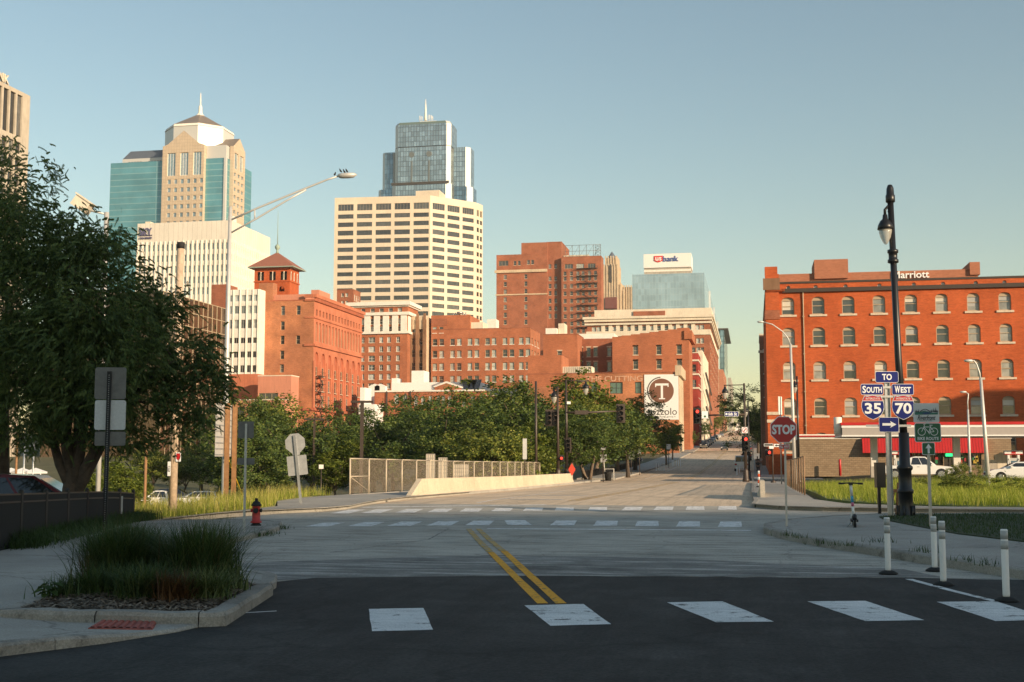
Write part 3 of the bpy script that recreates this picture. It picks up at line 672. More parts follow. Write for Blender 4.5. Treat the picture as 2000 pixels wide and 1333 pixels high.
def wall(mb, fr, W, z0, z1, ops, depth=.25, mat=0, rmat=None, top=None):
    rmat = mat if rmat is None else rmat
    ops = [(max(.02,a), max(z0+.02,b), min(W-.02,c), min(z1-.02,d)) for a,b,c,d in ops if c > .05 and a < W-.05 and d > z0+.1 and b < z1-.1]
    q = lambda v: round(v, 3)
    xs = sorted({0.0, q(W)} | {q(o[0]) for o in ops} | {q(o[2]) for o in ops}); zz = sorted({q(z0), q(z1)} | {q(o[1]) for o in ops} | {q(o[3]) for o in ops})
    hole = np.zeros((len(xs)-1, len(zz)-1), bool)
    for a,b,c,d in ops: hole[xs.index(q(a)):xs.index(q(c)), zz.index(q(b)):zz.index(q(d))] = True
    for j in range(len(zz)-1):
        i = 0
        while i < len(xs)-1:
            if hole[i,j]: i += 1; continue
            k = i
            while k < len(xs)-1 and not hole[k,j]: k += 1
            mb.add([fr.p(xs[i],zz[j]), fr.p(xs[k],zz[j]), fr.p(xs[k],zz[j+1]), fr.p(xs[i],zz[j+1])], [(0,1,2,3)], mat); i = k
    for a,b,c,d in ops:
        P = [fr.p(a,b), fr.p(c,b), fr.p(c,d), fr.p(a,d)]; Q = [fr.p(a,b,depth), fr.p(c,b,depth), fr.p(c,d,depth), fr.p(a,d,depth)]
        mb.add(P+Q, [(0,1,5,4),(1,2,6,5),(2,3,7,6),(3,0,4,7)], rmat)
_WC = {}
def win_mesh(w, h, style):
    w, h = round(w, 2), round(h, 2); key = (w, h, style)
    if key in _WC: return _WC[key]
    nx, ny, ft, fm, gm, rail, sill, lint, arch = WSTYLE[style]
    mb = MB(); mb.add([(0,.02,0),(w,.02,0),(w,.02,h),(0,.02,h)], [(0,1,2,3)], 1)
    if ft:
        for a, b in (((0,0),(ft,h)), ((w-ft,0),(w,h)), ((ft,0),(w-ft,ft)), ((ft,h-ft),(w-ft,h))): mb.box((a[0],-.06,a[1]), (b[0],.015,b[1]), 0)
        for i in range(1, nx): mb.box((w*i/nx-ft*.4,-.05,ft), (w*i/nx+ft*.4,.013,h-ft), 0)
        for j in range(1, ny): mb.box((ft,-.045,h*j/ny-ft*.4), (w-ft,.011,h*j/ny+ft*.4), 0)
        if rail: mb.box((ft,-.055,h*rail-ft*.45), (w-ft,.011,h*rail+ft*.45), 0)
    if sill: mb.box((-.12*sill,-.42,-.16*sill), (w+.12*sill,-.062,.02), 2)
    if lint: mb.box((-.1*lint,-.33,h-.005), (w+.1*lint,-.2,h+.28*lint), 2)
    me = mb.mesh('window', [fm, gm, SILL if sill != .9 else WHITES]); _WC[key] = me; return me
# style: columns, rows, frame width, frame material, glass material, meeting-rail height, sill size, lintel size, arch
WSTYLE = {}
def windows(B, fr, rects, style, depth=.25, name='window'):
    """open the wall for each rectangle and set one window object into each opening"""
    par, base = B; out = []
    for a,b,c,d in rects:
        o = link(name, win_mesh(c-a, d-b, style), par); p = fr.p(a, b, depth-.02); o.location = p - base; o.rotation_euler = (0,0,fr.rz()); out.append(o)
    return out
def grid(fr, cols, rows, W=None, ref=None):
    """cols: list of (px0, px1); rows: list of (py0, py1); measured on the photograph"""
    out = []
    for r in rows:
        for c in cols: out.append(fr.rect(c[0], r[0], c[1], r[1]))
    return out
def lin(a, b, n, w): return [(a+(b-a)*i/max(1,n-1)-w/2, a+(b-a)*i/max(1,n-1)+w/2) for i in range(n)]
def egrid(fr, W, z0, z1, nx, ny, wr=.5, hr=.6, mx=0.0, off=0.0):   # even grid in metres
    out = []; cw = (W-2*mx)/nx; ch = (z1-z0)/ny
    for j in range(ny):
        for i in range(nx):
            a = mx + cw*(i+.5-wr/2); b = z0 + ch*(j+.5-hr/2)+off; out.append((a, b, a+cw*wr, b+ch*hr))
    return out
class Bld:
    """rectangular block: front face looks at -Y, side face (towards the street) at +X; x0,x1,y0,y1 in metres"""
    def __init__(s, name, label, x0, x1, y0, y1, z1, mats, z0=-4.0, cat='building', group=None):
        s.x0, s.x1, s.y0, s.y1, s.z0, s.z1, s.mats = x0, x1, y0, y1, z0, z1, mats
        s.base = Vector(((x0+x1)/2, (y0+y1)/2, z0)); s.e = thing(name, label, cat, s.base, 0, group)
        s.F = Fr((x0,y0,z0), (1,0,0)); s.S = Fr((x1,y0,z0), (0,1,0)); s.Lf = Fr((x0,y1,z0), (0,-1,0)); s.Bk = Fr((x1,y1,z0), (-1,0,0))
        s.W, s.D = x1-x0, y1-y0; s.ofs = []; s.oss = []; s.ols = []; s.B = (s.e, s.base); s.dep = .25
    def part(s, name, mb, mats):
        mb.v = [(x-s.base.x, y-s.base.y, z-s.base.z) for x,y,z in mb.v]; return mb.build(name, mats, s.e)
    def win(s, face, rects, style, depth=None):
        {'F': s.ofs, 'S': s.oss, 'L': s.ols}[face].extend(rects); return windows(s.B, {'F': s.F, 'S': s.S, 'L': s.Lf}[face], rects, style, depth or s.dep)
    def close(s, smat=None, parapet=.9, name='wall', cap=None, lmat=None):
        mb = MB(); wall(mb, s.F, s.W, s.z0, s.z1, s.ofs, s.dep); s.part(name, mb, s.mats)
        mb = MB(); wall(mb, s.S, s.D, s.z0, s.z1, s.oss, s.dep); s.part(name, mb, smat or s.mats)
        mb = MB(); wall(mb, s.Lf, s.D, s.z0, s.z1, s.ols, s.dep); wall(mb, s.Bk, s.W, s.z0, s.z1, [], s.dep); s.part(name, mb, lmat or s.mats)
        zr = s.z1 - parapet; mb = MB(); mb.add([(s.x0,s.y0,zr),(s.x1,s.y0,zr),(s.x1,s.y1,zr),(s.x0,s.y1,zr)], [(0,1,2,3)]); s.part('roof', mb, ROOFG)
        if cap is not None:
            mb = MB(); t = .35
            for a, b in (((s.x0-.08,s.y0-.08),(s.x1+.08,s.y0+t)), ((s.x0-.08,s.y1-t),(s.x1+.08,s.y1+.08)), ((s.x0-.08,s.y0+t),(s.x0+t,s.y1-t)), ((s.x1-t,s.y0+t),(s.x1+.08,s.y1-t))): mb.box((*a,s.z1-.02), (*b,s.z1+.22))
            s.part('coping', mb, cap)
        else:
            mb = MB(); t = .3; i = [(s.x0+t,s.y0+t),(s.x1-t,s.y0+t),(s.x1-t,s.y1-t),(s.x0+t,s.y1-t)]; o = [(s.x0,s.y0),(s.x1,s.y0),(s.x1,s.y1),(s.x0,s.y1)]
            for k in range(4):
                j = (k+1) % 4; mb.add([(*o[k],s.z1),(*o[j],s.z1),(*i[j],s.z1),(*i[k],s.z1),(*i[k],zr),(*i[j],zr)], [(0,1,2,3),(3,2,5,4)])
            s.part('parapet', mb, s.mats)
        return s
    def band(s, z, h, out, mat, name='cornice', faces='FS', brackets=None):
        mb = MB()
        if 'F' in faces: mb.box((s.x0-out, s.y0-out, z), (s.x1+(out if 'S' in faces else 0), s.y0-.003, z+h))
        if 'S' in faces: mb.box((s.x1+.003, s.y0-.0025, z), (s.x1+out, s.y1+out, z+h-.003))
        s.part(name, mb, mat)
        if brackets:
            step, bh = brackets
            mb = MB()
            if 'F' in faces:
                for k in range(int(s.W/step)): x = s.x0+(k+.5)*step; mb.box((x-step*.2,s.y0-out*.7,z-bh), (x+step*.2,s.y0-.003,z-.003))
            if 'S' in faces:
                for k in range(int(s.D/step)): y = s.y0+(k+.5)*step; mb.box((s.x1+.003,y-step*.2,z-bh), (s.x1+out*.7,y+step*.2,z-.003))
            o = s.part('brackets', mb, mat); o['kind'] = 'stuff'
    def roofbox(s, x0, x1, y0, y1, h, mat, name='roof_house', z=None):
        mb = MB(); z = s.z1-.95 if z is None else z; mb.box((x0,y0,z), (x1,y1,s.z1+h)); return s.part(name, mb, mat)
def blk(name, label, Y, pxl, pxr, pyt, D, mats, side_px=None, cat='building', z0=-4.0, pym=None):
    """block from photo measurements: front face at distance Y between pixel columns, top at pyt; D = depth in metres or far side column"""
    pym = pym or pyt + 60; x0 = atY(pxl, pym, Y).x; x1 = atY(pxr, pym, Y).x; z1 = atY((pxl+pxr)/2, pyt, Y).z
    if side_px: D = atX(side_px, pym, x1).y - Y
    return Bld(name, label, x0, x1, Y, Y+D, z1, mats, z0, cat)
# ------------------------------------------------------------------ buildings
WSTYLE.update({
 'dh':   (1,1,.10,FR_W,W_MIX,.5,.8,0,0), 'dh2': (2,1,.10,FR_W,W_LITE,.5,.8,0,0), 'dark': (1,1,.10,FR_T,W_DARK,.5,.8,0,0), 'tan': (1,1,.10,FR_T,W_MIX,.5,.9,0,0),
 'lint': (1,1,.11,FR_T,W_DARK,.5,1.1,1.0,0), 'band': (4,1,.10,FR_D,W_BAND,0,0,0,0), 'louver': (5,1,.10,FR_T,W_BAND,0,0,0,0), 'louverd': (4,1,.05,FR_D,W_DARK,0,0,0,0), 'slit': (1,1,.10,FR_D,W_DARK,0,0,0,0), 'slitg': (1,2,.12,FR_G,W_BLUE,0,0,0,0),
 'pane': (1,1,.12,FR_G,W_BLUE,0,0,0,0), 'big': (3,1,.3,WHITES,W_BLUE,0,0,0,0), 'panel': (2,1,.09,FR_G,W_BAND,0,0,0,0), 'panell': (2,1,.09,FR_G,W_LITE,0,0,0,0),
 'deco': (1,1,.12,FR_T,W_DARK,.5,0,0,0), 'green': (2,2,.12,FR_D,W_GREEN,0,0,0,0), 'trip': (3,1,.12,FR_T,W_MIX,0,0,0,0), 'store': (3,2,.14,FR_W,W_DARK,0,0,0,0), 'bank': (3,1,.07,FR_D,W_DARK,0,0,0,0)})
def mg(fr, cols, wpx, rows, refx, refy):
    """even-height windows: column centres and row limits measured along one row and one column of the photograph"""
    out = []
    for y0, y1 in rows:
        z1, z0 = fr.z_of(refx, y0), fr.z_of(refx, y1)
        for c in cols:
            w = wpx if not isinstance(c, tuple) else c[1]; cc = c if not isinstance(c, tuple) else c[0]
            out.append((fr.a_of(cc-w/2, refy), z0, fr.a_of(cc+w/2, refy), z1))
    return out
def arches(mb, fr, rects, rise, depth, mat=0, n=8):
    for a,b,c,d in rects:
        w = c-a; r = rise if rise > 0 else w/2
        for k in range(n):
            x0, x1 = a + w*k/n, a + w*(k+1)/n; f = lambda x: d - r + r*math.sqrt(max(0, 1-((2*(x-a)/w-1)**2)))
            z0_, z1_ = f(x0), f(x1)
            mb.add([fr.p(x0,z0_), fr.p(x1,z1_), fr.p(x1,d), fr.p(x0,d), fr.p(x0,z0_,depth), fr.p(x1,z1_,depth)], [(0,1,2,3),(0,4,5,1)], mat)
class PB:
    """building with any plan: corner points in order (facades run left to right seen from outside)"""
    def __init__(s, name, label, pts, z1, mats, z0=-4.0, cat='building'):
        s.p = [Vector((p[0],p[1])) for p in pts]; c = sum(s.p, Vector((0,0)))/len(s.p); s.base = Vector((c.x,c.y,z0)); s.z0, s.z1, s.mats = z0, z1, mats
        s.e = thing(name, label, cat, s.base); s.B = (s.e, s.base); n = len(s.p); s.fr = [Fr((s.p[i].x,s.p[i].y,z0), tuple(s.p[(i+1)%n]-s.p[i])+(0,)) for i in range(n)]
        s.len = [(s.p[(i+1)%n]-s.p[i]).length for i in range(n)]; s.ops = [[] for _ in s.p]; s.dep = .3
    part = Bld.part
    def win(s, i, rects, style): s.ops[i] += rects; return windows(s.B, s.fr[i], rects, style, s.dep)
    def close(s, roof=ROOFG, mats=None, parapet=1.2):
        for i in range(len(s.p)): mb = MB(); wall(mb, s.fr[i], s.len[i], s.z0, s.z1, s.ops[i], s.dep); s.part('wall', mb, (mats or {}).get(i, s.mats))
        mb = MB(); mb.add([(p.x,p.y,s.z1-parapet) for p in s.p], [tuple(range(len(s.p)))]); s.part('roof', mb, roof); return s

# ---- red brick warehouse on the right
b = blk('brick_warehouse', 'four storey bright red brick warehouse with arched windows on the right', 150, 1497, 2230, 546, 43, BR_R, z0=-1.0)
cols = [1538.8,1597.9,1656.6,1716.7,1779,1838.9,1901,1962.7,2026,2090]
rows = [(577,611.5),(637,672),(704.5,740),(776,811)]
b.dep = .32
rc = mg(b.F, cols, 24.5, rows, 1717, 595)
rb = mg(b.F, cols, 24.5, [(845,882)], 1717, 595)
at_ = mg(b.F, [1539.5,1593,1651.5,1717.6,1785,1842,1906,1962,2026], 8, [(554,561)], 1717, 557)
b.ofs += rc + rb + at_
mbA = MB(); arches(mbA, b.F, rc + rb, .42, .32); arches(mbA, b.F, at_, .2, .32); b.part('arch_lintels', mbA, BR_R)['kind'] = 'stuff'
def sash(w, h):
    mb = MB(); t = .09
    for lo, hi in (((0,0),(t,h)), ((w-t,0),(w,h)), ((t,0),(w-t,t*1.2)), ((t,h-.45),(w-t,h-.36)), ((t,h*.47),(w-t,h*.47+.08))): mb.box((lo[0],-.09,lo[1]), (hi[0],.02,hi[1]))
    mb.box((t,-.05,h-.36), (w-t,.0,h)); return mb.mesh('window', FR_T)
WG = glass('warehouse_glass', (.04,.043,.04), (.34,.335,.30), .45, rough=.06)
BLIND1 = plain('blind_cream', (.62,.58,.48), .35); BLIND2 = plain('blind_grey', (.40,.40,.37), .35)
sm = {}
for (a,z0_,c,d) in rc + rb:
    w, h = round(c-a,2), round(d-z0_,2)
    if (w,h) not in sm:
        mp = MB(); mp.add([(.05,0,.05),(w-.05,0,.05),(w-.05,0,h-.3),(.05,0,h-.3)], [(0,1,2,3)]); ms = MB(); ms.box((-.28,-.42,-.26), (w+.28,.0,-.02))
        sm[(w,h)] = (sash(w,h), mp.mesh('pane', WG), ms.mesh('sill', SILL))
    m3 = sm[(w,h)]; o = link('window', m3[0], b.e); o.location = b.F.p(a, z0_, .28) - b.base; link('pane', m3[1], o, (0,.005,0)); link('sill', m3[2], o)
    if random.random() < .62:
        f = random.choice((.28,.48,.48,.7)); key = (w,h,f)
        if key not in sm: mp = MB(); mp.add([(.1,0,h-.45-(h-.6)*f),(w-.1,0,h-.45-(h-.6)*f),(w-.1,0,h-.46),(.1,0,h-.46)], [(0,1,2,3)]); sm[key] = mp.mesh('blind', random.choice((BLIND1,BLIND2)))
        link('blind', sm[key], o, (0,.002,0))
WSTYLE['attic'] = (1,1,.06,FR_W,W_LITE,0,0,0,0)
windows(b.B, b.F, at_, 'attic', .32)
zg = b.F.z_of(1717, 567); b.close(cap=BROWNM, parapet=1.0)
mb = MB(); mb.box((b.x0+1.9, b.y0-.32, zg-.05), (b.x1, b.y0-.003, zg+.42)); b.part('gutter', mb, BROWNM)
for px in (1569.5, 1752.5, 2058):
    x = atY(px, 640, 150).x; mb = MB(); mb.tube([(x,b.y0-.16,zg), (x,b.y0-.12,zg-1), (x+.02,b.y0-.12,-1)], .075, 6)
    for z in (zg-3, zg-7.5, zg-12, zg-16): mb.box((x-.12,b.y0-.2,z), (x+.12,b.y0-.01,z+.1))
    b.part('downpipe', mb, FR_T)
xp = atY(1523, 640, 150).x
mb = MB(); zt_ = b.F.z_of(1510, 522); mb.box((b.x0-.12, b.y0-.3, -1), (xp, b.y0-.004, zt_-.9)); mb.box((b.x0-.12,b.y0-.3,zt_-.9), (xp-.15,b.y0+1.4,zt_)); b.part('corner_pier', mb, BR_R)
mb = MB(); z_ = b.F.z_of(1510, 545); mb.box((b.x0-.35,b.y0-.5,z_-1.4), (xp+.1,b.y0-.302,z_)); b.part('pier_cornice', mb, stone('brown_sandstone', (.26,.15,.09)))
for py in (808, 823): z_ = b.F.z_of(1510, py); mb = MB(); mb.box((b.x0-.2,b.y0-.42,z_-.18), (xp+.08,b.y0-.303,z_+.18)); b.part('stone_band', mb, SILL)
mb = MB(); z_ = b.F.z_of(1510, 615); mb.box((b.x0-.2,b.y0-.4,z_-.6), (xp+.05,b.y0-.303,z_+.5)); b.part('pier_band', mb, BR_B)
mb = MB(); z_ = b.F.z_of(1540, 812)
for k in range(18): mb.box((b.x0+.05+k*.12, b.y0-.46, b.F.z_of(1510,566)-.3), (b.x0+.11+k*.12, b.y0-.302, b.F.z_of(1510,566)+.1))
b.part('dentils', mb, BR_R)['kind'] = 'stuff'
# left flank windows of the warehouse (towards the street)
# ---- hotel behind it with rooftop sign
h2 = blk('hotel_block', 'brown brick hotel top with white sign rising behind the red warehouse', 200, 1512, 1912, 531, 14, BR_P, z0=0); h2.close(parapet=.6)
xa, xb_ = atY(1590,520,200).x, atY(1656,520,200).x; h2.roofbox(xa, xb_, 200-.5, 208, atY(1620,508,200).z - h2.z1, BR_P)
xa, xb_ = atY(1893,520,200).x, atY(1913,520,200).x; h2.roofbox(xa, xb_, 200-.4, 207, atY(1900,513,200).z - h2.z1, BR_P)
p = atY(1779, 531, 199.7); text('Marriott', 1.9, plain('sign_letters_white', (.85,.85,.83), .4), h2.e, Vector((p.x, 199.8, p.z-.45)) - h2.base, bold=.03, depth=.08, width=5.5, height=1.12)
# ---- dark narrow block at the street's right side, and the overpass beyond it
d2 = Bld('dark_brick_block', 'narrow dark brown brick block at the left edge of the red warehouse', atY(1484.5,700,197).x, atY(1484.5,700,197).x+2.4, 197, 211, atY(1490,655,197).z, BR_D, z0=0)
d2.win('F', mg(d2.F, [1494.5], 5.5, [(671,683),(692,707),(716,730),(738,753),(761,776)], 1494, 710), 'tan'); d2.band(atY(1490,690,197).z, .4, .25, CREAMS, 'string_course', 'F'); d2.close(cap=CREAMS)
cn = thing('walkway_canopy', 'dark steel walkway canopy over the right pavement beyond the corner', 'canopy', (2.5,205,zs(205)))
mb = MB(); mb.box((-1.2,-6,8.6), (6,6,9.2)); mb.build('roof', BROWNM, cn)
for x in (-.9, 2.4, 5.4): mb = MB(); mb.box((x-.15,-5.6,0), (x+.15,-5.3,8.6)); mb.build('post', BROWNM, cn)

# ---- corner brick exchange building with arcaded terracotta side
b = blk('exchange_building', 'brick corner building with terracotta arcaded side and heavy cornice', 310, 503, 612, 588, 0, BR_C, side_px=706, pym=700)
F, S = b.F, b.S; b.dep = .5
w1 = mg(F, [551.3], 8.5, [(598,616),(628,645),(656,673),(685,702),(712,728)], 551, 660) + mg(F, [581.8], 8.5, [(598,616),(656,673)], 551, 660)
b.win('F', w1, 'lint')
zS = lambda py: S.z_of(613, py)
nb = 8; bw_ = b.D / nb
big = [(i*bw_+bw_*.2, zS(797), (i+1)*bw_-bw_*.2, zS(687)) for i in range(nb)]
nn = 15; sw = (b.D-2)/nn
slots = [(1+i*sw+sw*.22, zS(666), 1+(i+1)*sw-sw*.22, zS(627)) for i in range(nn)]
att = [(1+i*sw+sw*.25, zS(615), 1+(i+1)*sw-sw*.25, zS(603)) for i in range(nn)]
base_w = [(i*bw_+bw_*.25, zS(838), (i+1)*bw_-bw_*.25, zS(808)) for i in range(nb)]
b.oss += big + slots + att + base_w
mb = MB(); arches(mb, S, big, 0, .5); arches(mb, S, slots, 0, .5); b.part('arches', mb, TERRA)['kind'] = 'stuff'
# recessed bay infill: panel with three windows each
for a,z0_,c,d in big:
    mb = MB(); mb.add([S.p(a,z0_,.5), S.p(c,z0_,.5), S.p(c,d,.5), S.p(a,d,.5)], [(0,1,2,3)]); b.part('bay_panel', mb, TERRAD)
    hh = (d-z0_)
    for k, (u0,u1) in enumerate(((.04,.24),(.31,.52),(.58,.74))): windows(b.B, S, [(a+.35, z0_+hh*u0, c-.35, z0_+hh*u1)], 'dark', .42)
windows(b.B, S, slots, 'dark', .45); windows(b.B, S, att, 'slit', .45); windows(b.B, S, base_w, 'dark', .45)
b.close(smat=TERRA, cap=TERRAD)
for py, h, o, nm in ((578,.9,.85,'cornice'), (586,.5,.5,'cornice_bed'), (620,.35,.3,'string_course'), (674,.6,.5,'string_course'), (800,.7,.7,'ledge')):
    z = zS(py); mb = MB(); mb.box((b.x1+.003,b.y0-o*.6,z-h/2), (b.x1+o,b.y1+o,z+h/2)); mb.box((b.x1-2.6,b.y0-o*.7,z-h/2+.003), (b.x1+.002,b.y0-.003,z+h/2-.003)); b.part(nm, mb, TERRA if nm != 'ledge' else TERRAD)
mb = MB(); z = zS(583)
for k in range(44): y = b.y0+(k+.5)*b.D/44; mb.box((b.x1+.004,y-.25,z-.5), (b.x1+.65,y+.25,z+.25))
b.part('brackets', mb, TERRAD)['kind'] = 'stuff'
for i in range(nb+1):
    y = b.y0 + min(max(i*bw_, .35), b.D-.35); mb = MB(); mb.box((b.x1+.003,y-.5,zS(797)), (b.x1+.35,y+.5,zS(705))); b.part('pilaster', mb, TERRA)
x5 = atY(533, 570, 310).x; mb = MB(); mb.box((b.x0-.01,b.y0-.006,b.z1-1), (x5,b.y0+3,atY(518,553,310).z)); b.part('chimney_wall', mb, BR_C)
xr = atY(592,580,310).x; b.roofbox(x5+.02, xr, b.y0+.8, b.y0+9, atY(560,575,310).z-b.z1, STUCCO); b.roofbox(xr+.03, b.x1-.9, b.y0+6, b.y0+15, atY(600,567,316).z-b.z1, STUCCO); b.roofbox(b.x1-3.2, b.x1-.95, b.y0+15.05, b.y0+27, 1.6, STUCCO)
# fire escape on the corner
fe = MB(); xx = b.x1+.4
for k in range(8):
    z = zS(845) + (zS(735)-zS(845))*k/7.0; fe.box((xx-.1,b.y0+.6,z), (xx+1.5,b.y0+5,z+.08)); fe.box((xx+1.4,b.y0+.6,z+1), (xx+1.5,b.y0+5,z+1.08))
    if k < 7: fe.tube([(xx+.8,b.y0+(1 if k%2 else 4.5),z),(xx+.8,b.y0+(4.5 if k%2 else 1),z+(zS(735)-zS(845))/7)], .12, 4)
for y in (.7, 4.9): fe.tube([(xx+1.45,b.y0+y,zS(860)),(xx+1.45,b.y0+y,zS(732))], .06, 4)
b.part('fire_escape', fe, BROWNM)
# belvedere tower on its roof
tw = blk('belvedere_tower', 'red brick belvedere tower with hipped tile roof and tall finial', 322, 497, 566, 523, 0, BR_R, side_px=584, pym=545, z0=20.0)
wz = (322,); tr = mg(tw.F, [509,532,554], 13, [(531,548)], 530, 540); tw.ofs += tr
trs = [(tw.D*(i+.25)/3, tr[0][1], tw.D*(i+.8)/3, tr[0][3]) for i in range(3)]; tw.oss += trs; lo_ = mg(tw.F, [535,550], 11, [(560,570)], 530, 565); tw.ofs += lo_
mb = MB(); arches(mb, tw.F, lo_, 0, .25); tw.part('arches', mb, BR_R)
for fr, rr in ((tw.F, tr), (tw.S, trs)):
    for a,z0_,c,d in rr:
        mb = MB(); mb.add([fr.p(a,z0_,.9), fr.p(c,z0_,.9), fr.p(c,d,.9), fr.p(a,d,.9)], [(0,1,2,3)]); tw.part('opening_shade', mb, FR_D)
        m_ = (a+c)/2; pp = fr.p(m_, z0_, .15); mb = MB(); mb.lathe([(.16,0),(.13,.25),(.12,d-z0_-.4),(.26,d-z0_-.05),(.26,d-z0_)], 8, 0, pp); tw.part('column', mb, CREAMS)
tw.close(cap=None, parapet=.4); tw.band(tr[0][1]-.5, .35, .2, BR_R, 'string_course')
cx, cy = (tw.x0+tw.x1)/2, (tw.y0+tw.y1)/2; ov = 1.5; z = tw.z1; za = atY(540, 493, cy).z
mb = MB(); mb.box((tw.x0-ov,tw.y0-ov,z-.12), (tw.x1+ov,tw.y1+ov,z+.12)); tw.part('eaves', mb, GREEN_CU)
mb = MB(); mb.add([(tw.x0-ov,tw.y0-ov,z+.125),(tw.x1+ov,tw.y0-ov,z+.125),(tw.x1+ov,tw.y1+ov,z+.125),(tw.x0-ov,tw.y1+ov,z+.125),(cx,cy,za)], [(0,1,4),(1,2,4),(2,3,4),(3,0,4)]); tw.part('tile_roof', mb, ROOFT)
zf = atY(540, 412, cy).z; mb = MB(); mb.lathe([(.45,za-.5),(.3,za+.5),(.3,za+.6),(.7,za+1.1),(.75,za+1.6),(.4,za+2.1),(.15,za+2.3)], 10, 0, (cx,cy,0)); mb.tube([(cx,cy,za+2.2),(cx,cy,zf)], [.13,.05], 5); tw.part('finial', mb, GREEN_CU)

# ---- pale metal panel block and stucco annexes beside it
b = blk('panel_building', 'pale grey panel building with window bands between exchange building and light pole', 306, 440, 506, 566, 24, WHITES)
b.win('F', mg(b.F, [448,461,474,487,498], 10, [(660,671),(687,699),(714,728)], 470, 690), 'panel'); b.win('F', mg(b.F, [448,461,474,487,498], 10, [(577,589),(598,613),(625,642)], 470, 690), 'panell'); b.close()
mb = MB()
for px in (442,454.5,467.5,480.5,492.5,503): x = atY(px, 650, 306).x; mb.box((x-.08,b.y0-.2,0), (x+.08,b.y0-.003,b.z1))
b.part('mullions', mb, WHITES)['kind'] = 'stuff'
b = blk('stucco_annex', 'pink stucco annex with flat cream coping at the foot of the exchange building', 290, 503, 568, 735, 0, STUCCO, side_px=583, pym=790)
b.win('F', [b.F.rect(505,768,543,786)], 'trip'); b.close(cap=CREAMS)
b = blk('stucco_wall_block', 'low terracotta stucco block left of the pink annex under the panel building', 299, 446, 503, 731, 12, TERRA); b.close(cap=None)
b = blk('stucco_garage', 'low pink stucco garage with cream frame behind the left trees', 270, 452, 556, 782, 0, STUCCO, side_px=567, pym=820); b.win('F', mg(b.F, [470,492,528,545], 15, [(795,820)], 500, 805), 'slit'); b.close(cap=CREAMS)
# ---- bronze glass block
xg = atY(348, 650, 270).x
b = Bld('bronze_glass_building', 'low bronze mirror glass building with pale mullion grid right of the big tree', xg-30, xg, 262, atX(440,640,xg).y, atX(348,577,xg).z, GL_BRON)
b.close(); 
for k in range(14): mb = MB(); y = b.y0+b.D*k/13; mb.box((b.x1+.003,y-.1,0), (b.x1+.12,y+.1,b.z1)); b.part('mullion', mb, FR_T)
for k in range(9): mb = MB(); z = b.z1 - 3.4*k; mb.box((b.x1+.005,b.y0,z-.14), (b.x1+.10,b.y1,z+.02)); b.part('transom', mb, FR_T)
b = blk('brick_chimney_block', 'small square brick stair tower above the bronze glass building', 372, 412, 443, 556, 8, BR_B); b.close()

# ---- white office slab with SKY sign
b = blk('white_office_building', 'white concrete office slab with narrow window slots and a roof sign', 420, 267, 450, 434, 0, WHITEC, side_px=527, pym=500)
cols = [272+8.95*i for i in range(20)]; rows = [(476,488.5),(497.5,510),(519,532),(540.5,553.5),(562,575.5)]
b.dep = .5; b.win('F', mg(b.F, cols, 4.3, rows, 380, 520), 'slitg')
ns = 18; rz_ = [(b.F.z_of(380,y1), b.F.z_of(380,y0)) for y0,y1 in rows]
b.win('S', [(b.D*(i+.28)/ns, z0_, b.D*(i+.72)/ns, z1_) for z0_,z1_ in rz_ for i in range(ns)], 'slitg'); b.close(parapet=.5)
mb = MB(); z0_ = rz_[-1][0]-6; z1_ = rz_[0][1]+1.2
for i in range(21): x = b.F.p(b.F.a_of(272+8.95*(i-.5),520), 0).x; mb.box((x-.22,b.y0-.35,z0_), (x+.22,b.y0-.003,z1_))
for i in range(ns+1): y = b.y0 + b.D*i/ns; mb.box((b.x1+.003,y-.25,z0_), (b.x1+.35,y+.25,z1_))
b.part('fins', mb, WHITES)['kind'] = 'stuff'
SKYM = plain('sky_sign_blue', (.12,.11,.22), .5); p = atY(284.5, 453, 419.6)
text('SKY', 3, SKYM, b.e, Vector((p.x,419.6,p.z)) - b.base, bold=.05, depth=.1, width=5.0, height=2.9)
p = atY(284.5, 465, 419.6); text('ON MAIN', 1, SKYM, b.e, Vector((p.x,419.6,p.z)) - b.base, bold=.02, depth=.1, width=5.0, height=.8)
mb = MB(); q = atY(284.5, 460, 419.6); mb.box((q.x-2.6,419.5,q.z-.1), (q.x+2.6,419.9,q.z+.1)); b.part('sign_rule', mb, SKYM)
b.roofbox(b.x1-3, b.x1-1, 424, 427, 2.4, WHITES, 'roof_vent'); b.roofbox(b.x0+1, b.x0+3, 424, 427, 1.5, CREAMS, 'roof_vent')

# ---- left bank tower
xg = atX(57, 300, -150).x; XB = -172.0
ye = atX(57, 250, XB).y
b = Bld('concrete_bank_tower', 'tan concrete grid tower with roof letters cut by the left picture edge', XB-40, XB, ye-34, ye, atX(57,187,XB).z, stone('greyed_concrete', (.50,.445,.365)))
fl = 3.9; nf = 16; rects = []
for j in range(nf):
    z1_ = b.z1 - 12.5 - j*fl*1.02
    for i in range(12): a = b.D - 2.5 - (i+1)*2.75; rects.append((a, z1_-2.9, a+2.1, z1_))
b.dep = .5; b.win('S', [r for r in rects if r[0] > .3], 'bank'); lv = [(b.D-2.5-(i+1)*2.75, b.z1-11.2, b.D-2.5-(i+1)*2.75+2.1, b.z1-1.0) for i in range(11)]; b.win('S', lv, 'louverd'); b.close()
me = text_mesh('BANK', 3.0, .25, .05); me.materials.clear(); me.materials.append(CREAMS)
o = link('lettering', me, b.e); o.rotation_euler = (R(90),0,R(90)); yk = atX(17,160,XB).y; o.location = Vector((b.x1-.4, yk-3.6, b.z1+1.2)) - b.base

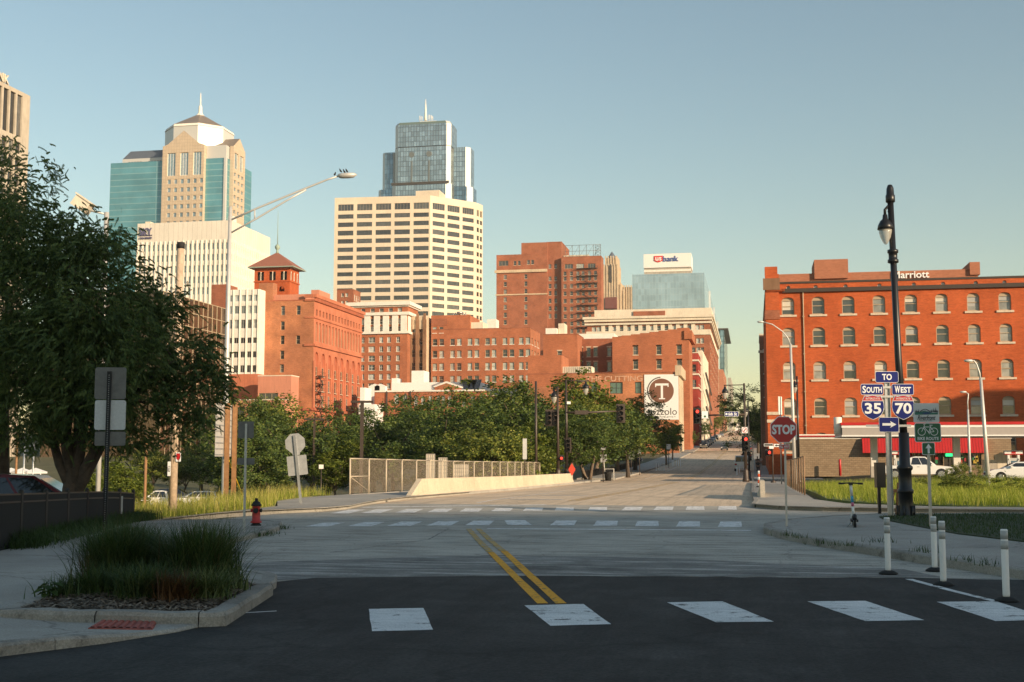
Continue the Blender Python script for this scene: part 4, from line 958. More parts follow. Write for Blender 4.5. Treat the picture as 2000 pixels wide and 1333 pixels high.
# ---- teal glass tower with tan stone pavilions and a domed lantern
Y = 750; TE = GL_TEAL
b = blk('teal_glass_tower', 'teal glass tower with tan gabled stone bay and octagonal lantern roof', Y, 215, 441, 314, 0, TE, side_px=491, pym=360)
b.close()
X = lambda px, py=330, y=Y: atY(px, py, y).x; Z = lambda py, y=Y: atY(380, py, y).z
mb = MB(); mb.box((X(438),Y-.8,0), (X(442),Y+1.5,b.z1+.2)); b.part('silver_corner', mb, GL_SILV)
mb = MB(); mb.box((X(230),Y+6,b.z1-1.5), (X(330),Y+34,Z(300))); b.part('attic_storey', mb, GL_SILV)
b.win('F', [], 'pane')
for k in range(14):
    x = X(242+k*5.6); mb = MB(); mb.box((x,Y+5.9,Z(313)), (x+1.2,Y+6.2,Z(306))); b.part('window', mb, FR_D) if k not in (5,6) else None
zA, zB = Z(300), Z(279); mb = MB(); mb.add([(X(230),Y+6,zA),(X(332),Y+6,zA),(X(332),Y+34,zA),(X(230),Y+34,zA),(X(234),Y+14,zB),(X(332),Y+14,zB),(X(332),Y+26,zB),(X(234),Y+26,zB)], [(0,1,5,4),(1,2,6,5),(2,3,7,6),(3,0,4,7),(4,5,6,7)]); b.part('slate_roof', mb, ROOFD)
# front stone bay
fb = Fr((X(321),Y-3,0), (1,0,0)); Wb = X(402,330,Y-3)-X(321,330,Y-3); zE = Z(286); zG = Z(257)
ops = mg(fb, [334.5,359.5,385], 16, [(298,343)], 360, 320); sm_ = mg(fb, [329+12.6*i for i in range(6)], 6.4, [(350+i*16.3,358.5+i*16.3) for i in range(6)], 360, 400)
mb = MB(); wall(mb, fb, Wb, 0, zE, ops+sm_, .8)
mb.add([fb.p(0,zE), fb.p(Wb,zE), fb.p(Wb*.88,zE+1.2), fb.p(Wb*.5,zG), fb.p(Wb*.12,zE+1.2)], [(0,1,2,3,4)]); mb.box((X(321),Y-2.995,0), (X(321)+.01,Y+3,zE)); mb.box((X(321)+Wb-.01,Y-2.995,0), (X(321)+Wb,Y+3,zE)); b.part('stone_bay', mb, TAN)
mb = MB(); mb.add([fb.p(Wb*.1,zE,.05), fb.p(Wb*.5,zG+.1,.05), fb.p(Wb*.9,zE,.05), fb.p(Wb*.1,zE,-14+28), fb.p(Wb*.5,zG+.1,14), fb.p(Wb*.9,zE,14)], [(0,1,4,3),(1,2,5,4)]); b.part('gable_roof', mb, ROOFB)
windows(b.B, fb, ops, 'big', .8); windows(b.B, fb, sm_, 'pane', .6)
# side stone bay
ya, yb_ = atX(455,360,b.x1+2.5).y, atX(478,360,b.x1+2.5).y; fs = Fr((b.x1+2.5,ya,0), (0,1,0)); Ws = yb_-ya; zE2 = atX(466,291,b.x1+2.5).z; zG2 = atX(466,270,b.x1+2.5).z
o2 = [(Ws*(.1+.45*i), zE2-15, Ws*(.42+.45*i), zE2-4) for i in range(2)]; s2 = [(Ws*(.08+.31*i), zE2-20-5.1*j, Ws*(.27+.31*i), zE2-17.6-5.1*j) for i in range(3) for j in range(6)]
mb = MB(); wall(mb, fs, Ws, 0, zE2, o2+s2, .8); mb.add([fs.p(0,zE2), fs.p(Ws,zE2), fs.p(Ws*.5,zG2)], [(0,1,2)]); mb.box((b.x1+.01,ya,0), (b.x1+2.5,ya+.01,zE2)); b.part('stone_bay', mb, TAN); windows(b.B, fs, o2, 'big', .8); windows(b.B, fs, s2, 'pane', .6)
mb = MB(); mb.add([(b.x1+2.5,ya,zE2+.05),(b.x1+2.5,(ya+yb_)/2,zG2+.05),(b.x1+2.5,yb_,zE2+.05),(b.x1-14,ya,zE2+.05),(b.x1-14,(ya+yb_)/2,zG2+.05),(b.x1-14,yb_,zE2+.05)], [(0,1,4,3),(1,2,5,4)]); b.part('gable_roof', mb, ROOFB)
# lantern
cy = Y+20; cx = atY(390,270,cy).x; r = (atY(449,270,cy).x-atY(331,270,cy).x)/2*1.03; zc = lambda py: atY(390,py,cy).z
def octo(mb, r0, z0_, r1, z1_, mat=0):
    P = [(cx+r0*math.cos(R(22.5+45*i)), cy+r0*math.sin(R(22.5+45*i)), z0_) for i in range(8)] + [(cx+r1*math.cos(R(22.5+45*i)), cy+r1*math.sin(R(22.5+45*i)), z1_) for i in range(8)]
    mb.add(P, [(i,(i+1)%8,8+(i+1)%8,8+i) for i in range(8)] + [tuple(range(8,16))], mat)
mb = MB(); octo(mb, r, zc(315), r, zc(262)); b.part('lantern_drum', mb, GL_SILV)
mb = MB(); octo(mb, r*1.02, zc(262), r*.98, zc(257)); b.part('lantern_rim', mb, WHITES)
mb = MB(); octo(mb, r*.985, zc(257), r*.13, zc(227)); b.part('lantern_roof', mb, ROOFB)
mb = MB(); octo(mb, r*.15, zc(228), r*.06, zc(222)); octo(mb, r*.06, zc(222), r*.05, zc(208)); octo(mb, r*.025, zc(208), r*.01, zc(182)); b.part('spire', mb, WHITES)
mb = MB(); mb.box((X(402),Y+1,b.z1-1), (X(440),Y+30,Z(286))); b.part('attic_storey', mb, GL_SILV)

# ---- cream concrete tower
dd = lambda px, py: atD(px, py, 585*508/(895-py))
P4 = [dd(653.8,387), dd(840.6,382), dd(928.7,396), dd(942.9,401.8)]
back = [(P4[3].x-8, P4[3].y+30), (P4[0].x, P4[0].y+45)]
b = PB('cream_office_tower', 'cream concrete office tower with rows of dark ribbon windows in front of glass skyscraper', [(p.x,p.y) for p in P4] + back, P4[0].z, CREAM)
rows = [(398,410.5),(417.6,426),(433.5,442.2),(449.6,459),(466,474.8),(482.6,491),(498.5,507),(515,523.3),(531,539),(547,555.3),(562.5,571),(578.3,586.6),(593.8,602),(609.5,618),(625,634)]
for j, (y0,y1) in enumerate(rows):
    z1_, z0_ = b.fr[0].z_of(745,y0), b.fr[0].z_of(745,y1)
    for i, cs in ((0, [(659,689.4),(696,726),(733,763),(769.6,800),(807,837)]), (1, [(844.5,868),(873.6,897.3),(903,925)]), (2, [(931,935.4),(937.3,941.4)])):
        b.win(i, [(b.fr[i].a_of(a,500), z0_, b.fr[i].a_of(c,500), z1_) for a,c in cs], 'louver' if j == 0 else 'band')
b.close(); c0 = dd(770,384); mb = MB(); q = atD(818,380,600); mb.box((q.x-1,q.y-2,b.z1-2), (q.x+11,q.y+10,atD(830,375,600).z)); b.part('roof_house', mb, CREAM)

# ---- blue glass skyscraper with stepped top
Y = 900; X = lambda px, py=300, y=Y: atY(px, py, y).x; Z = lambda py, y=Y: atY(830, py, y).z
t = thing('glass_skyscraper', 'blue grey glass skyscraper with stepped shoulders and antenna mast', 'building', (X(832),Y+30,0)); base = Vector((X(832),Y+30,0))
def tpart(name, mb, m): mb.v = [(x-base.x,y-base.y,z-base.z) for x,y,z in mb.v]; return mb.build(name, m, t)
def chamf(x0, x1, y0, y1, c, z0_, z1_, name, mf, mc=GL_SILV, taper=0.0):
    P = [(x0+c,y0),(x1-c,y0),(x1,y0+c),(x1,y1),(x0,y1),(x0,y0+c)]; mx_, my_ = (x0+x1)/2, (y0+y1)/2
    Q = [(mx_+(x-mx_)*(1-taper), my_+(y-my_)*(1-taper)) for x,y in P]
    mb = MB(); mb.add([(x,y,z0_) for x,y in P] + [(x,y,z1_) for x,y in Q], [(i,(i+1)%6,6+(i+1)%6,6+i) for i in (0,2,3,4)] + [tuple(range(6,12))], 0); mb.add([(x,y,z0_) for x,y in P] + [(x,y,z1_) for x,y in Q], [(1,2,8,7),(5,0,6,11)], 1)
    return tpart(name, mb, [mf, mc])
chamf(X(769.5), X(879), Y, Y+22, 3.0, 0, Z(287), 'shaft', GL_BLUE); chamf(X(769.5), X(879), Y+.6, Y+22, 3.0, Z(285.5), Z(242), 'crown', GL_BLUE); chamf(X(769.5), X(879), Y+.6, Y+22, 3.0, Z(242)+.05, Z(237), 'crown_roof', plain('green_glass_roof', (.22,.30,.26), .25, metal=.5), taper=.06)
chamf(X(770.5), X(878), Y+1, Y+21, 3.0, Z(287)+.05, Z(285.5)-.05, 'dark_band', FR_D)
chamf(X(741.5), X(770), Y+6, Y+23, 2.5, 0, Z(291), 'left_shoulder', GL_DEEP); chamf(X(872), X(913), Y+8, Y+23, 3.5, 0, Z(286), 'right_shoulder', GL_BLUE)
chamf(X(735), X(771), Y+4, Y+22, 3, 0, Z(365), 'left_base', GL_DEEP); chamf(X(766), X(882), Y-3, Y+20, 4, 0, Z(361), 'base', GL_BLUE); chamf(X(874), X(919), Y+5, Y+21, 4, 0, Z(365), 'right_base', GL_DEEP)
mb = MB(); mb.box((X(767),Y-3.3,Z(362)), (X(879),Y-2.9,Z(357))); tpart('dark_band', mb, FR_D)
GLM = plain('dark_glazing', (.13,.15,.155), .3)
for px in (804, 838):
    mb = MB(); x = X(px); mb.box((x-.6,Y-.35,Z(362)), (x+.6,Y-.05,Z(314))); tpart('dark_slot', mb, GLM); mb = MB(); mb.lathe([(2.2,0),(2.2,.3)], 14, 0, (0,0,0)); mb.v = [(x+a,Y-.35+c_,Z(301.5)+b_) for a,b_,c_ in mb.v]; tpart('round_window', mb, GLM)
mb = MB(); mb.box((X(815),Y+6,Z(237)-1), (X(848),Y+18,Z(233))); tpart('mast_base', mb, WHITES)
mb = MB(); yy = Y+12; mb.tube([(X(831.5,230,yy),yy,Z(236,yy)),(X(831.5,210,yy),yy,Z(222,yy)),(X(831.5,200,yy),yy,Z(194,yy))], [1.3,.9,.15], 6)
for px, py in ((820,226),(824,227),(838,225),(842,226),(845,228)): mb.tube([(X(px,230,yy),yy,Z(236,yy)),(X(px,225,yy),yy,Z(py,yy))], .35, 4)
tpart('antenna_mast', mb, WHITES)

# ---- hotel with white upper storeys
b = blk('white_crowned_hotel', 'brick hotel with white columned top storeys beside the exchange building', 388, 684, 796, 597, 0, BR_A, side_px=816, pym=640)
rw = [(659,670),(677,688),(695,706),(713,724),(731,742),(749,760),(767,778),(785,796)]
b.dep = .35; b.win('F', mg(b.F, [690,708,(725.7,12.5),744.4,759.3,777], 7.2, rw, 730, 700), 'dh2'); b.win('F', mg(b.F, [692,709,727.5,745,763,781], 8.5, [(603,614)], 730, 610), 'dh')
b.win('F', mg(b.F, [690.5,708,727,745,763,781], 8, [(623,634),(638,650)], 730, 636), 'dh'); b.oss += []; b.close(smat=BR_A, cap=WHITES)
z0_, z1_ = b.F.z_of(730,653), b.F.z_of(730,618)
mb = MB(); cs = [699.5,718,736.5,754,772]
prev = b.x0
for px in cs + [789]:
    x = X_ = atY(px,636,388).x; mb.box((x-1.0,b.y0-.5,z0_), (x+1.0,b.y0-.003,z1_))
b.part('pilasters', mb, WHITES)['kind'] = 'stuff'
for py, h, o in ((653,.8,.55),(617,1.0,.8),(598,1.2,1.1),(600.5,.4,.5)): z = b.F.z_of(730,py); b.band(z, h, o, WHITES, 'white_cornice')
mb = MB(); wz0, wz1 = b.F.z_of(730,652), b.F.z_of(730,619); mb.box((b.x1+.003,b.y0+.2,wz0), (b.x1+.25,b.y1,wz1)); b.part('white_side_panel', mb, WHITES)
b2 = blk('brick_penthouse', 'small brick penthouse tower with four windows above the white crowned hotel', 399, 658, 690, 567, 0, BR_B, side_px=704, pym=580, z0=30); b2.win('F', mg(b2.F, [669,677], 5, [(573,580),(588,596)], 673, 580), 'dh'); b2.win('S', [(b2.D*(.15+.28*i), z, b2.D*(.32+.28*i), z+2.2) for i in range(3) for z in (b2.z1-3.6,)], 'dh'); b2.close(cap=BR_B)

# ---- art deco block with dark piers
b = blk('art_deco_tower', 'brown and tan art deco block with vertical piers and dark windows', 392, 795, 832, 619, 0, BROWNS, side_px=842, pym=690)
rws = [(661,674),(684,698),(709,723),(734,747),(758,772)]
b.dep = .5; b.win('F', mg(b.F, [808.5,822.8], 9, [(637,650)]+rws, 815, 690), 'deco'); b.close(smat=TANS)
l = blk('art_deco_wing', 'lower brown art deco wing with tan crown and four storeys of dark windows', 391, 763, 795, 645, 20, BROWNS); l.dep = .5; l.win('F', mg(l.F, [775.5,789.8], 9, rws, 780, 690), 'deco'); l.close()
for B_, pxs, top in ((b, (797,802,815.6,829.5), 612), (l, (764.5,768.5,782.5,794), 640)):
    for px in pxs:
        x = atY(px,690,B_.y0).x; mb = MB(); mb.box((x-.55,B_.y0-.7,0), (x+.55,B_.y0-.003,B_.z1-1)); mb.box((x-.4,B_.y0-.6,B_.z1-1), (x+.4,B_.y0-.003,B_.z1+1.0)); B_.part('pier', mb, BROWNS)
    mb = MB(); mb.box((B_.x0,B_.y0-.3,B_.z1-4.2), (B_.x1,B_.y0-.004,B_.z1+.1)); B_.part('tan_crown', mb, TANS)
l.roofbox(l.x0+4, l.x1-.5, 396, 406, 3.5, FR_G, 'roof_plant')

# ---- long brick block
b = blk('long_brick_block', 'long five storey brick block with paired windows in the centre behind trees', 395, 842, 1036, 643, 0, BR_A, side_px=1055, pym=700)
cols = [849.3,862.5,883.6,896.8,917.7,931,952,964.8,986.3,999.6,1018,1031]
b.dep = .35; b.win('F', mg(b.F, cols, 9, [(661,674),(684,698),(709,723),(734,747),(758,771),(783,796)], 940, 690), 'tan')
b.win('S', [(b.D*(.12+.3*i), b.F.z_of(940,y1), b.D*(.27+.3*i), b.F.z_of(940,y0)) for i in range(3) for y0,y1 in ((661,674),(684,698),(709,723))], 'tan'); b.close(cap=BR_B)
xl, xr = atY(842,640,395).x, atY(917.5,640,395).x
mb = MB(); zz = atY(880,616,395).z; rr = mg(b.F, [849.3,862.5], 8, [(639,651)], 860, 645)
f2 = Fr((xl,395-.01,b.z1), (1,0,0)); wall(mb, f2, xr-xl, b.z1-.1, zz, rr, .3); mb.box((xl,395.3,b.z1-.1), (xr,410,zz-.1)); b.part('upper_storey', mb, BR_A); windows(b.B, f2, rr, 'tan', .25)
mb = MB(); x1_ = atY(873.5,640,395).x; mb.box((xl+.1,394.86,atY(860,637,395).z), (x1_,394.985,atY(860,623,395).z)); b.part('panel', mb, BR_B)
xa, xb_ = atY(917.6,640,396).x, atY(942,640,396).x; mb = MB(); mb.box((xa,397,b.z1-.8), (xb_,405,b.z1+2.5)); b.part('roof_vent_house', mb, CREAMS)
mb = MB(); q = atY(898,612,400)
for k in range(6): mb.tube([(q.x-2+.8*k,400,zz-.5),(q.x-2.4+.9*k,400,zz+1.4)], .18, 5)
mb.lathe([(.1,.6),(1.0,1.0),(1.1,1.6)], 10, 0, (q.x,400,zz)); b.part('roof_dish', mb, GALV)

# ---- low red building with gable and white tarp roofs behind
b = blk('low_brick_hall', 'low red brick hall with small gable and arched windows above the trees', 330, 731, 947, 764, 20, BR_A)
tall = mg(b.F, [774.5,791.5], 8.5, [(770,790)], 780, 780); aw = mg(b.F, [812.3,826,840.4,856.5,866.3,878.3,888.4,906,923.2,940], 7, [(773,794)], 860, 780)
b.dep = .3; b.ofs += tall + aw; mb = MB(); arches(mb, b.F, tall+aw, 0, .3); b.part('arch_lintels', mb, BR_A)['kind'] = 'stuff'; windows(b.B, b.F, tall+aw, 'panell', .28); b.close(parapet=.6)
mb = MB(); x0, x1, xm = atY(849,755,330).x, atY(897,755,330).x, atY(872,755,330).x; mb.prism([(x0,b.z1-.1),(x1,b.z1-.1),(x1,atY(897,757,330).z),(xm,atY(872,748,330).z),(x0,atY(849,757,330).z)], 329.9, 333, 0, 'y'); b.part('gable', mb, BR_A)
mb = MB(); mb.prism([(x0-.3,atY(849,757,330).z-.1),(xm,atY(872,748,330).z-.1),(x1+.3,atY(897,757,330).z-.1),(x1+.3,atY(897,757,330).z+.3),(xm,atY(872,748,330).z+.4),(x0-.3,atY(849,757,330).z+.3)], 329.8, 333.1, 0, 'y'); b.part('gable_coping', mb, WHITES)
mb = MB(); mb.box((b.x0-.1,329.7,b.z1-.2), (b.x1,329.99,b.z1+.25)); b.part('white_coping', mb, WHITES)
mb = MB(); x = atY(802,780,330).x; mb.box((x-.15,329.6,5), (x+.15,329.98,b.z1)); x = atY(756,780,330).x; mb.box((x-.15,329.6,5), (x+.15,329.98,b.z1)); b.part('downpipe', mb, FR_D)
b = blk('white_walled_block', 'white stepped stucco block and canvas roofs behind the low brick hall', 345, 764, 934, 747, 16, WHITEP); b.close(parapet=.5)
xa, xb_ = atY(802,730,345).x, atY(826,730,345).x; b.roofbox(xa, xb_, 346, 352, atY(814,724,345).z-b.z1, WHITEP); xa, xb_ = atY(764,740,345).x, atY(775,740,345).x; b.roofbox(xa, xb_, 345.5, 350, atY(770,739,345).z-b.z1, WHITEP)
for px in (907,916.5,925.5): x = atY(px,750,344).x; mb = MB(); mb.prism([(x,b.z1-2.4),(x+1.2,b.z1-2.4),(x+2.2,b.z1+.6),(x-1.2,b.z1+.6)], 344.2, 344.8, 0, 'y'); b.part('dark_notch', mb, ROOFD)
for px in (731,742): x = atY(px,755,338).x; mb = MB(); mb.prism([(x-1.6,9),(x+1.6,9),(x+1.6,atY(px,755,338).z),(x,atY(px,750,338).z),(x-1.6,atY(px,755,338).z)], 338, 340, 0, 'y'); b.part('white_gable', mb, WHITEP)
b = blk('white_garage_wall', 'plain white wall block between the exchange building and the brick hall', 320, 700, 731, 790, 8, WHITEP); b.close(); b.roofbox(b.x0, atY(710,770,320).x, 321, 327, atY(705,757,320).z-b.z1, WHITEP)
b = blk('white_shed_roofs', 'white roof plant boxes right of the low brick hall', 336, 949, 1010, 760, 12, WHITES); b.close(parapet=.3)
b = blk('low_brick_wing', 'long low dark brick wing below the long brick block', 331, 947, 1034, 773, 18, BR_B); b.close(cap=CREAMS)

# ---- old brick hotel with fire escape and roof sign frame
Y = 600
b = blk('old_brick_hotel', 'tall old brick hotel left wing with stone string courses', Y, 969.5, 1069, 498, 30, BR_B)
cols = [986.8, 1027]; rows = [(y-4.5+450*0, y+4.5) for y in (541,555,569.5,585,600,615,629.5)]
b.dep = .35; b.win('F', mg(b.F, cols, 6, rows, 1010, 570), 'dark'); b.win('F', mg(b.F, [(983.5,19)], 19, [(509,519)], 1010, 515), 'trip'); b.win('F', mg(b.F, [1005.7,1014], 5.5, [(510,518.5)], 1010, 515), 'dark'); b.win('F', [r for r in mg(b.F, [1032,1040], 5.5, [(494+.5,501.5),(509,517.5)], 1010, 515) if r[3] < b.z1-.3], 'dark'); b.close(cap=BR_B)
b.band(b.F.z_of(1010,533), 1.4, .8, TANS, 'string_course', 'F'); b.band(b.F.z_of(1010,577), .6, .4, TANS, 'string_course', 'F')
x0, x1 = atY(1018,480,Y).x, atY(1069,480,Y).x; b.roofbox(x0, x1, Y+.3, Y+14, atY(1045,474,Y).z-b.z1, BR_B, 'penthouse')
c_ = blk('old_brick_hotel_centre', 'recessed centre strip of the old brick hotel with paired windows', Y+1.5, 1069, 1097, 473.5, 26, BR_B); rows2 = [(516,525)] + [(y-4.3,y+4.3) for y in (544.5,559,573,588,603,617.5)]
c_.dep = .35; c_.win('F', mg(c_.F, [1074.2,1085.3], 5.5, rows2, 1080, 560), 'dark'); c_.close(cap=BR_B)
r_ = blk('old_brick_hotel_wing', 'right wing of the old brick hotel carrying the dark fire escape', Y-1, 1096.5, 1174.5, 502, 0, BR_B, side_px=1179, pym=560)
r_.dep = .35; r_.win('F', mg(r_.F, [1103.6,1116.2,1128.8,1139,1151.5,1163], 6, [(y-4,y+4) for y in (534.5,544.5,559,573.5,588,603.5,618,632.5,647)], 1120, 570), 'dark'); r_.win('F', mg(r_.F, [(1111,16),(1133,15),(1155.5,15)], 15, [(516,525)], 1120, 520), 'trip'); r_.close(cap=BR_B)
fe = MB(); xa, xb_ = atY(1127,560,Y-1).x, atY(1168,560,Y-1).x
for k in range(9):
    z = r_.F.z_of(1120, 525.5+14.3*k); fe.box((xa,Y-2.8,z-.15), (xb_,Y-1.02,z)); fe.box((xa,Y-2.8,z+.95), (xb_,Y-2.7,z+1.05))
    if k: fe.tube([(xa+ (1.5 if k%2 else 9),Y-2.2,z),(xa+(9 if k%2 else 1.5),Y-2.2,z+3.55)], .16, 4)
    for x in (xa, xa+(xb_-xa)/2, xb_): fe.box((x-.06,Y-2.8,z), (x+.06,Y-2.7,z+1))
r_.part('fire_escape', fe, BROWNM)
mb = MB(); p0, p1 = atY(1104,478,Y+4), atY(1173,478,Y+4); zb0 = atY(1140,502,Y+4).z; ztop = atY(1140,479,Y+4).z; yy = Y+4
for k in range(6): x = p0.x+(p1.x-p0.x)*k/5; mb.tube([(x,yy,zb0-1),(x,yy,ztop)], .13, 4)
for z in (zb0+.3, (zb0+ztop)/2, ztop): mb.tube([(p0.x,yy,z),(p1.x,yy,z)], .11, 4)
for k in range(5): x = p0.x+(p1.x-p0.x)*k/5; x2 = p0.x+(p1.x-p0.x)*(k+1)/5; mb.tube([(x,yy,zb0),(x2,yy,ztop)], .07, 4)
x2 = p1.x-2.6; mb.tube([(x2,yy,zb0),(x2,yy,ztop)], .13, 4)
for k in range(4): z = zb0+(ztop-zb0)*k/4; z3 = zb0+(ztop-zb0)*(k+1)/4; mb.tube([(x2,yy,z),(p1.x,yy,z3)], .1, 4); mb.tube([(p1.x,yy,z),(x2,yy,z3)], .1, 4)
r_.part('roof_sign_frame', mb, ALUMD)
mb = MB(); mb.box((p0.x-1,yy+1,zb0-1), (p1.x-6,yy+4,zb0+1.2)); r_.part('roof_plant', mb, CREAMS)
w_ = blk('pale_water_tank', 'pale metal plant tanks on a far roof between cream tower and brick hotel', 520, 951, 969, 624, 6, WHITES, z0=20); w_.close()

# ---- gothic setback tower far away
Y = 1000; X = lambda px: atY(px,560,Y).x; Z = lambda py: atY(1190,py,Y).z
t = thing('gothic_setback_tower', 'slender tan stone skyscraper with stepped gothic crown and pointed lantern', 'building', (X(1192),Y+15,0)); base = Vector((X(1192),Y+15,0))
for px0, px1, yo, py, nm in ((1168,1236,6,560,'base'),(1172,1217,3,568,'shaft'),(1176,1211,2,556,'shaft'),(1180,1205.5,1,520,'shaft'),(1182.5,1203,2.5,503,'crown')):
    mb = MB(); x0, x1 = X(px0), X(px1); mb.box((x0,Y+yo,0), (x1,Y+yo+22,Z(py))); n = max(4, int((px1-px0)/4.5))
    for k in range(n+1): x = x0+(x1-x0)*k/n; mb.box((x-.45,Y+yo-.7,0), (x+.45,Y+yo-.003,Z(py)+1.5))
    for k in range(7): y = Y+yo+22*k/6; mb.box((x1+.003,y-.5,0), (x1+.7,y+.5,Z(py)+1.5))
    tpart_ = mb; mb.v = [(a-base.x,b_-base.y,c-base.z) for a,b_,c in mb.v]; mb.build(nm, TANS, t)
mb = MB(); r0 = (X(1201)-X(1184))/2; cxx, cyy = X(1192.5), Y+12; z0_, z1_ = Z(504), Z(487.5)
mb.lathe([(r0,z0_),(r0*.85,z0_+3),(r0*.05,z1_)], 8, 0, (cxx-base.x, cyy-base.y, 0), False); mb.build('lantern_roof', ROOFD, t)
mb = MB(); x0, x1 = X(1190)-base.x, X(1195)-base.x; mb.prism([(x0,Z(552)),(x1,Z(552)),(x1,Z(520)),((x0+x1)/2,Z(516)),(x0,Z(520))], Y+.05-base.y, Y+.9-base.y, 0, 'y'); mb.build('arched_window', FR_D, t)
mb = MB(); x0, x1 = X(1182)-base.x, X(1205)-base.x; mb.box((x0,Y-3-base.y,Z(604)), (x1,Y+2-base.y,Z(582))); mb.build('wall_panel', plain('maroon_panel', (.16,.05,.04), .7), t)

# ---- pale blue glass bank building with roof sign
b = blk('pale_glass_bank_building', 'pale blue glass office block with white roof sign box', 800, 1235, 1376, 535, 0, GL_PALE, side_px=1407, pym=570); b.close(parapet=.4)
for f in (.22,.45,.7): y = b.y0+b.D*f; mb = MB(); mb.box((b.x1+.003,y-.8,0), (b.x1+.8,y+.8,b.z1+.3)); b.part('rib', mb, GL_SILV)
xa, xb_ = atY(1258,510,802).x, atY(1349,510,802).x; z0_, z1_ = atY(1300,531,802).z, atY(1300,496,802).z
mb = MB(); mb.box((xa,802,b.z1-.5), (xb_,822,atY(1300,524,802).z)); b.part('sign_base', mb, CONC); mb = MB(); mb.box((xa-.3,801.6,atY(1300,523,802).z), (xb_+.3,822.4,z1_)); b.part('sign_box', mb, plain('sign_box_white', (.78,.77,.74), .6))
mb = MB(); mb.box((xa-.1,801.8,atY(1300,531,802).z), (xb_+.1,802.3,atY(1300,527,802).z)); b.part('sign_band', mb, WHITES)
p = atY(1286, 506, 801); SR = plain('shield_red', (.62,.03,.03), .5); SB = plain('letters_blue', (.05,.09,.30), .5); k = 801/2400
mb = MB(); w = 8.5*k; hgt = 6*k; mb.prism([(-w,hgt),(-w,-hgt*.55),(-w*.6,-hgt*.85),(0,-hgt*1.15),(w*.6,-hgt*.85),(w,-hgt*.55),(w,hgt)], 0, .3, 0, 'y'); o = b.part('shield', mb, SR) if 0 else mb.build('shield', SR, b.e, Vector((p.x,801.2,p.z)) - b.base)
text('us', 4, WHITEP, b.e, Vector((p.x,801.1,p.z)) - b.base, bold=.08, width=12*k, height=7*k); p2 = atY(1310, 505.5, 801); text('bank', 4, SB, b.e, Vector((p2.x,801.2,p2.z)) - b.base, bold=.08, width=30.5*k, height=11*k)

# ---- cream-crowned brick block
b = blk('cream_crowned_brick_block', 'wide brick office block with cream cornice and attic near the street', 527, 1147, 1386, 620, 0, BR_B, side_px=1402, pym=660)
cols = [1160,1168.9,1185.2,1199.6,1214,1228.4,1242.8,1258,1272.8,1287.2,1301.6,1316.5,1331.6,1346,1362.3,1371.2]
b.dep = .4; b.win('F', mg(b.F, cols, 8, [(637,648)], 1270, 640), 'dh'); b.win('F', mg(b.F, [1345,1354,1363.3,1371.2], 6.5, [(661,671),(679,689),(697,706),(714,723),(731,740),(748,757)], 1360, 660), 'dh')
ns = 7; b.win('S', [(b.D*(i+.25)/ns, b.F.z_of(1270,y1), b.D*(i+.75)/ns, b.F.z_of(1270,y0)) for i in range(ns) for y0,y1 in ((637,648),(661,671),(679,689),(697,706),(714,723),(731,740))], 'dh'); b.close(cap=CREAMS)
for py, h, o in ((634,.8,1.0),(627.5,1.6,1.2),(622.5,1.0,1.8),(656,2.2,.4)): b.band(b.F.z_of(1270,py), h, o, CREAMS, 'cream_cornice')
mb = MB()
for px in (1178,1192.4,1206.8,1221.2,1235.6,1250.5,1265.5,1280,1294.4,1309,1324,1338.8,1354): x = atY(px,642,527).x; mb.box((x-.8,b.y0-.25,b.F.z_of(1270,652)), (x+.8,b.y0-.003,b.F.z_of(1270,634)))
b.part('pilasters', mb, CREAMS)['kind'] = 'stuff'
xa, xb_ = atY(1161,610,532).x, atY(1389,610,532).x; b.roofbox(xa, xb_+.2, 532, 532+b.D-6, atY(1270,604,532).z-b.z1, CREAMS, 'attic')
mb = MB(); xa, xb_ = atY(1237,612,531.5).x, atY(1299,612,531.5).x; mb.box((xa,531.4,atY(1270,617,531.4).z), (xb_,531.99,atY(1270,608,531.4).z)); b.part('brick_panel', mb, BR_B)

# ---- stepped brick building group and the banner building
Y = 320
b = blk('stepped_brick_building', 'brick building with stepped parapet and three columns of framed windows above banner', Y, 1196, 1346, 657, 0, BR_A, side_px=1352, pym=690)
b.dep = .35; b.win('F', mg(b.F, [1241.3,1287,1326.8], 10, [(676,693),(704,721)], 1280, 700), 'lint'); b.close(cap=None)
for pa, pb_, py in ((1214,1232,654.5),(1232,1250,652.5),(1250,1268,650.5),(1268,1286,648.5),(1286,1304,646.5),(1304,1322,644.5),(1322,1346,642)):
    xa, xb_ = atY(pa,650,Y).x, atY(pb_,650,Y).x; mb = MB(); mb.box((xa,Y-.01,b.z1-.05), (xb_-.01,Y+5,atY(1280,py,Y).z)); b.part('parapet_step', mb, BR_A)
mb = MB(); mb.box((b.x1-1.2,Y-.5,b.z1-1.0), (b.x1+.8,Y+b.D,b.z1+1.3)); b.part('corner_cornice', mb, BR_A)
b = blk('brick_recess_block', 'dark shaded brick recess with tall windows between two brick blocks', Y+10, 1128, 1196, 662, 14, BR_B); b.dep = .3
b.win('F', mg(b.F, [1134.4,1149.7,1163.2,1190], 8.5, [(679,697),(707,726)], 1160, 700), 'lint'); b.close(cap=None)
b = blk('plain_brick_block', 'plain brick block with one small window left of the shaded recess', Y+1, 1061, 1128, 654, 12, BR_A); b.dep = .3; b.win('F', mg(b.F, [1093], 9, [(686,697)], 1093, 690), 'lint'); b.close(cap=BR_B); b.roofbox(b.x0+.5, atY(1085,650,Y).x, Y+2, Y+8, atY(1075,640,Y).z-b.z1, WHITES, 'roof_unit'); b.roofbox(atY(1086,650,Y).x, atY(1098,640,Y).x, Y+4, Y+9, atY(1090,629,Y).z-b.z1, CREAMS, 'roof_unit')
mb = MB()
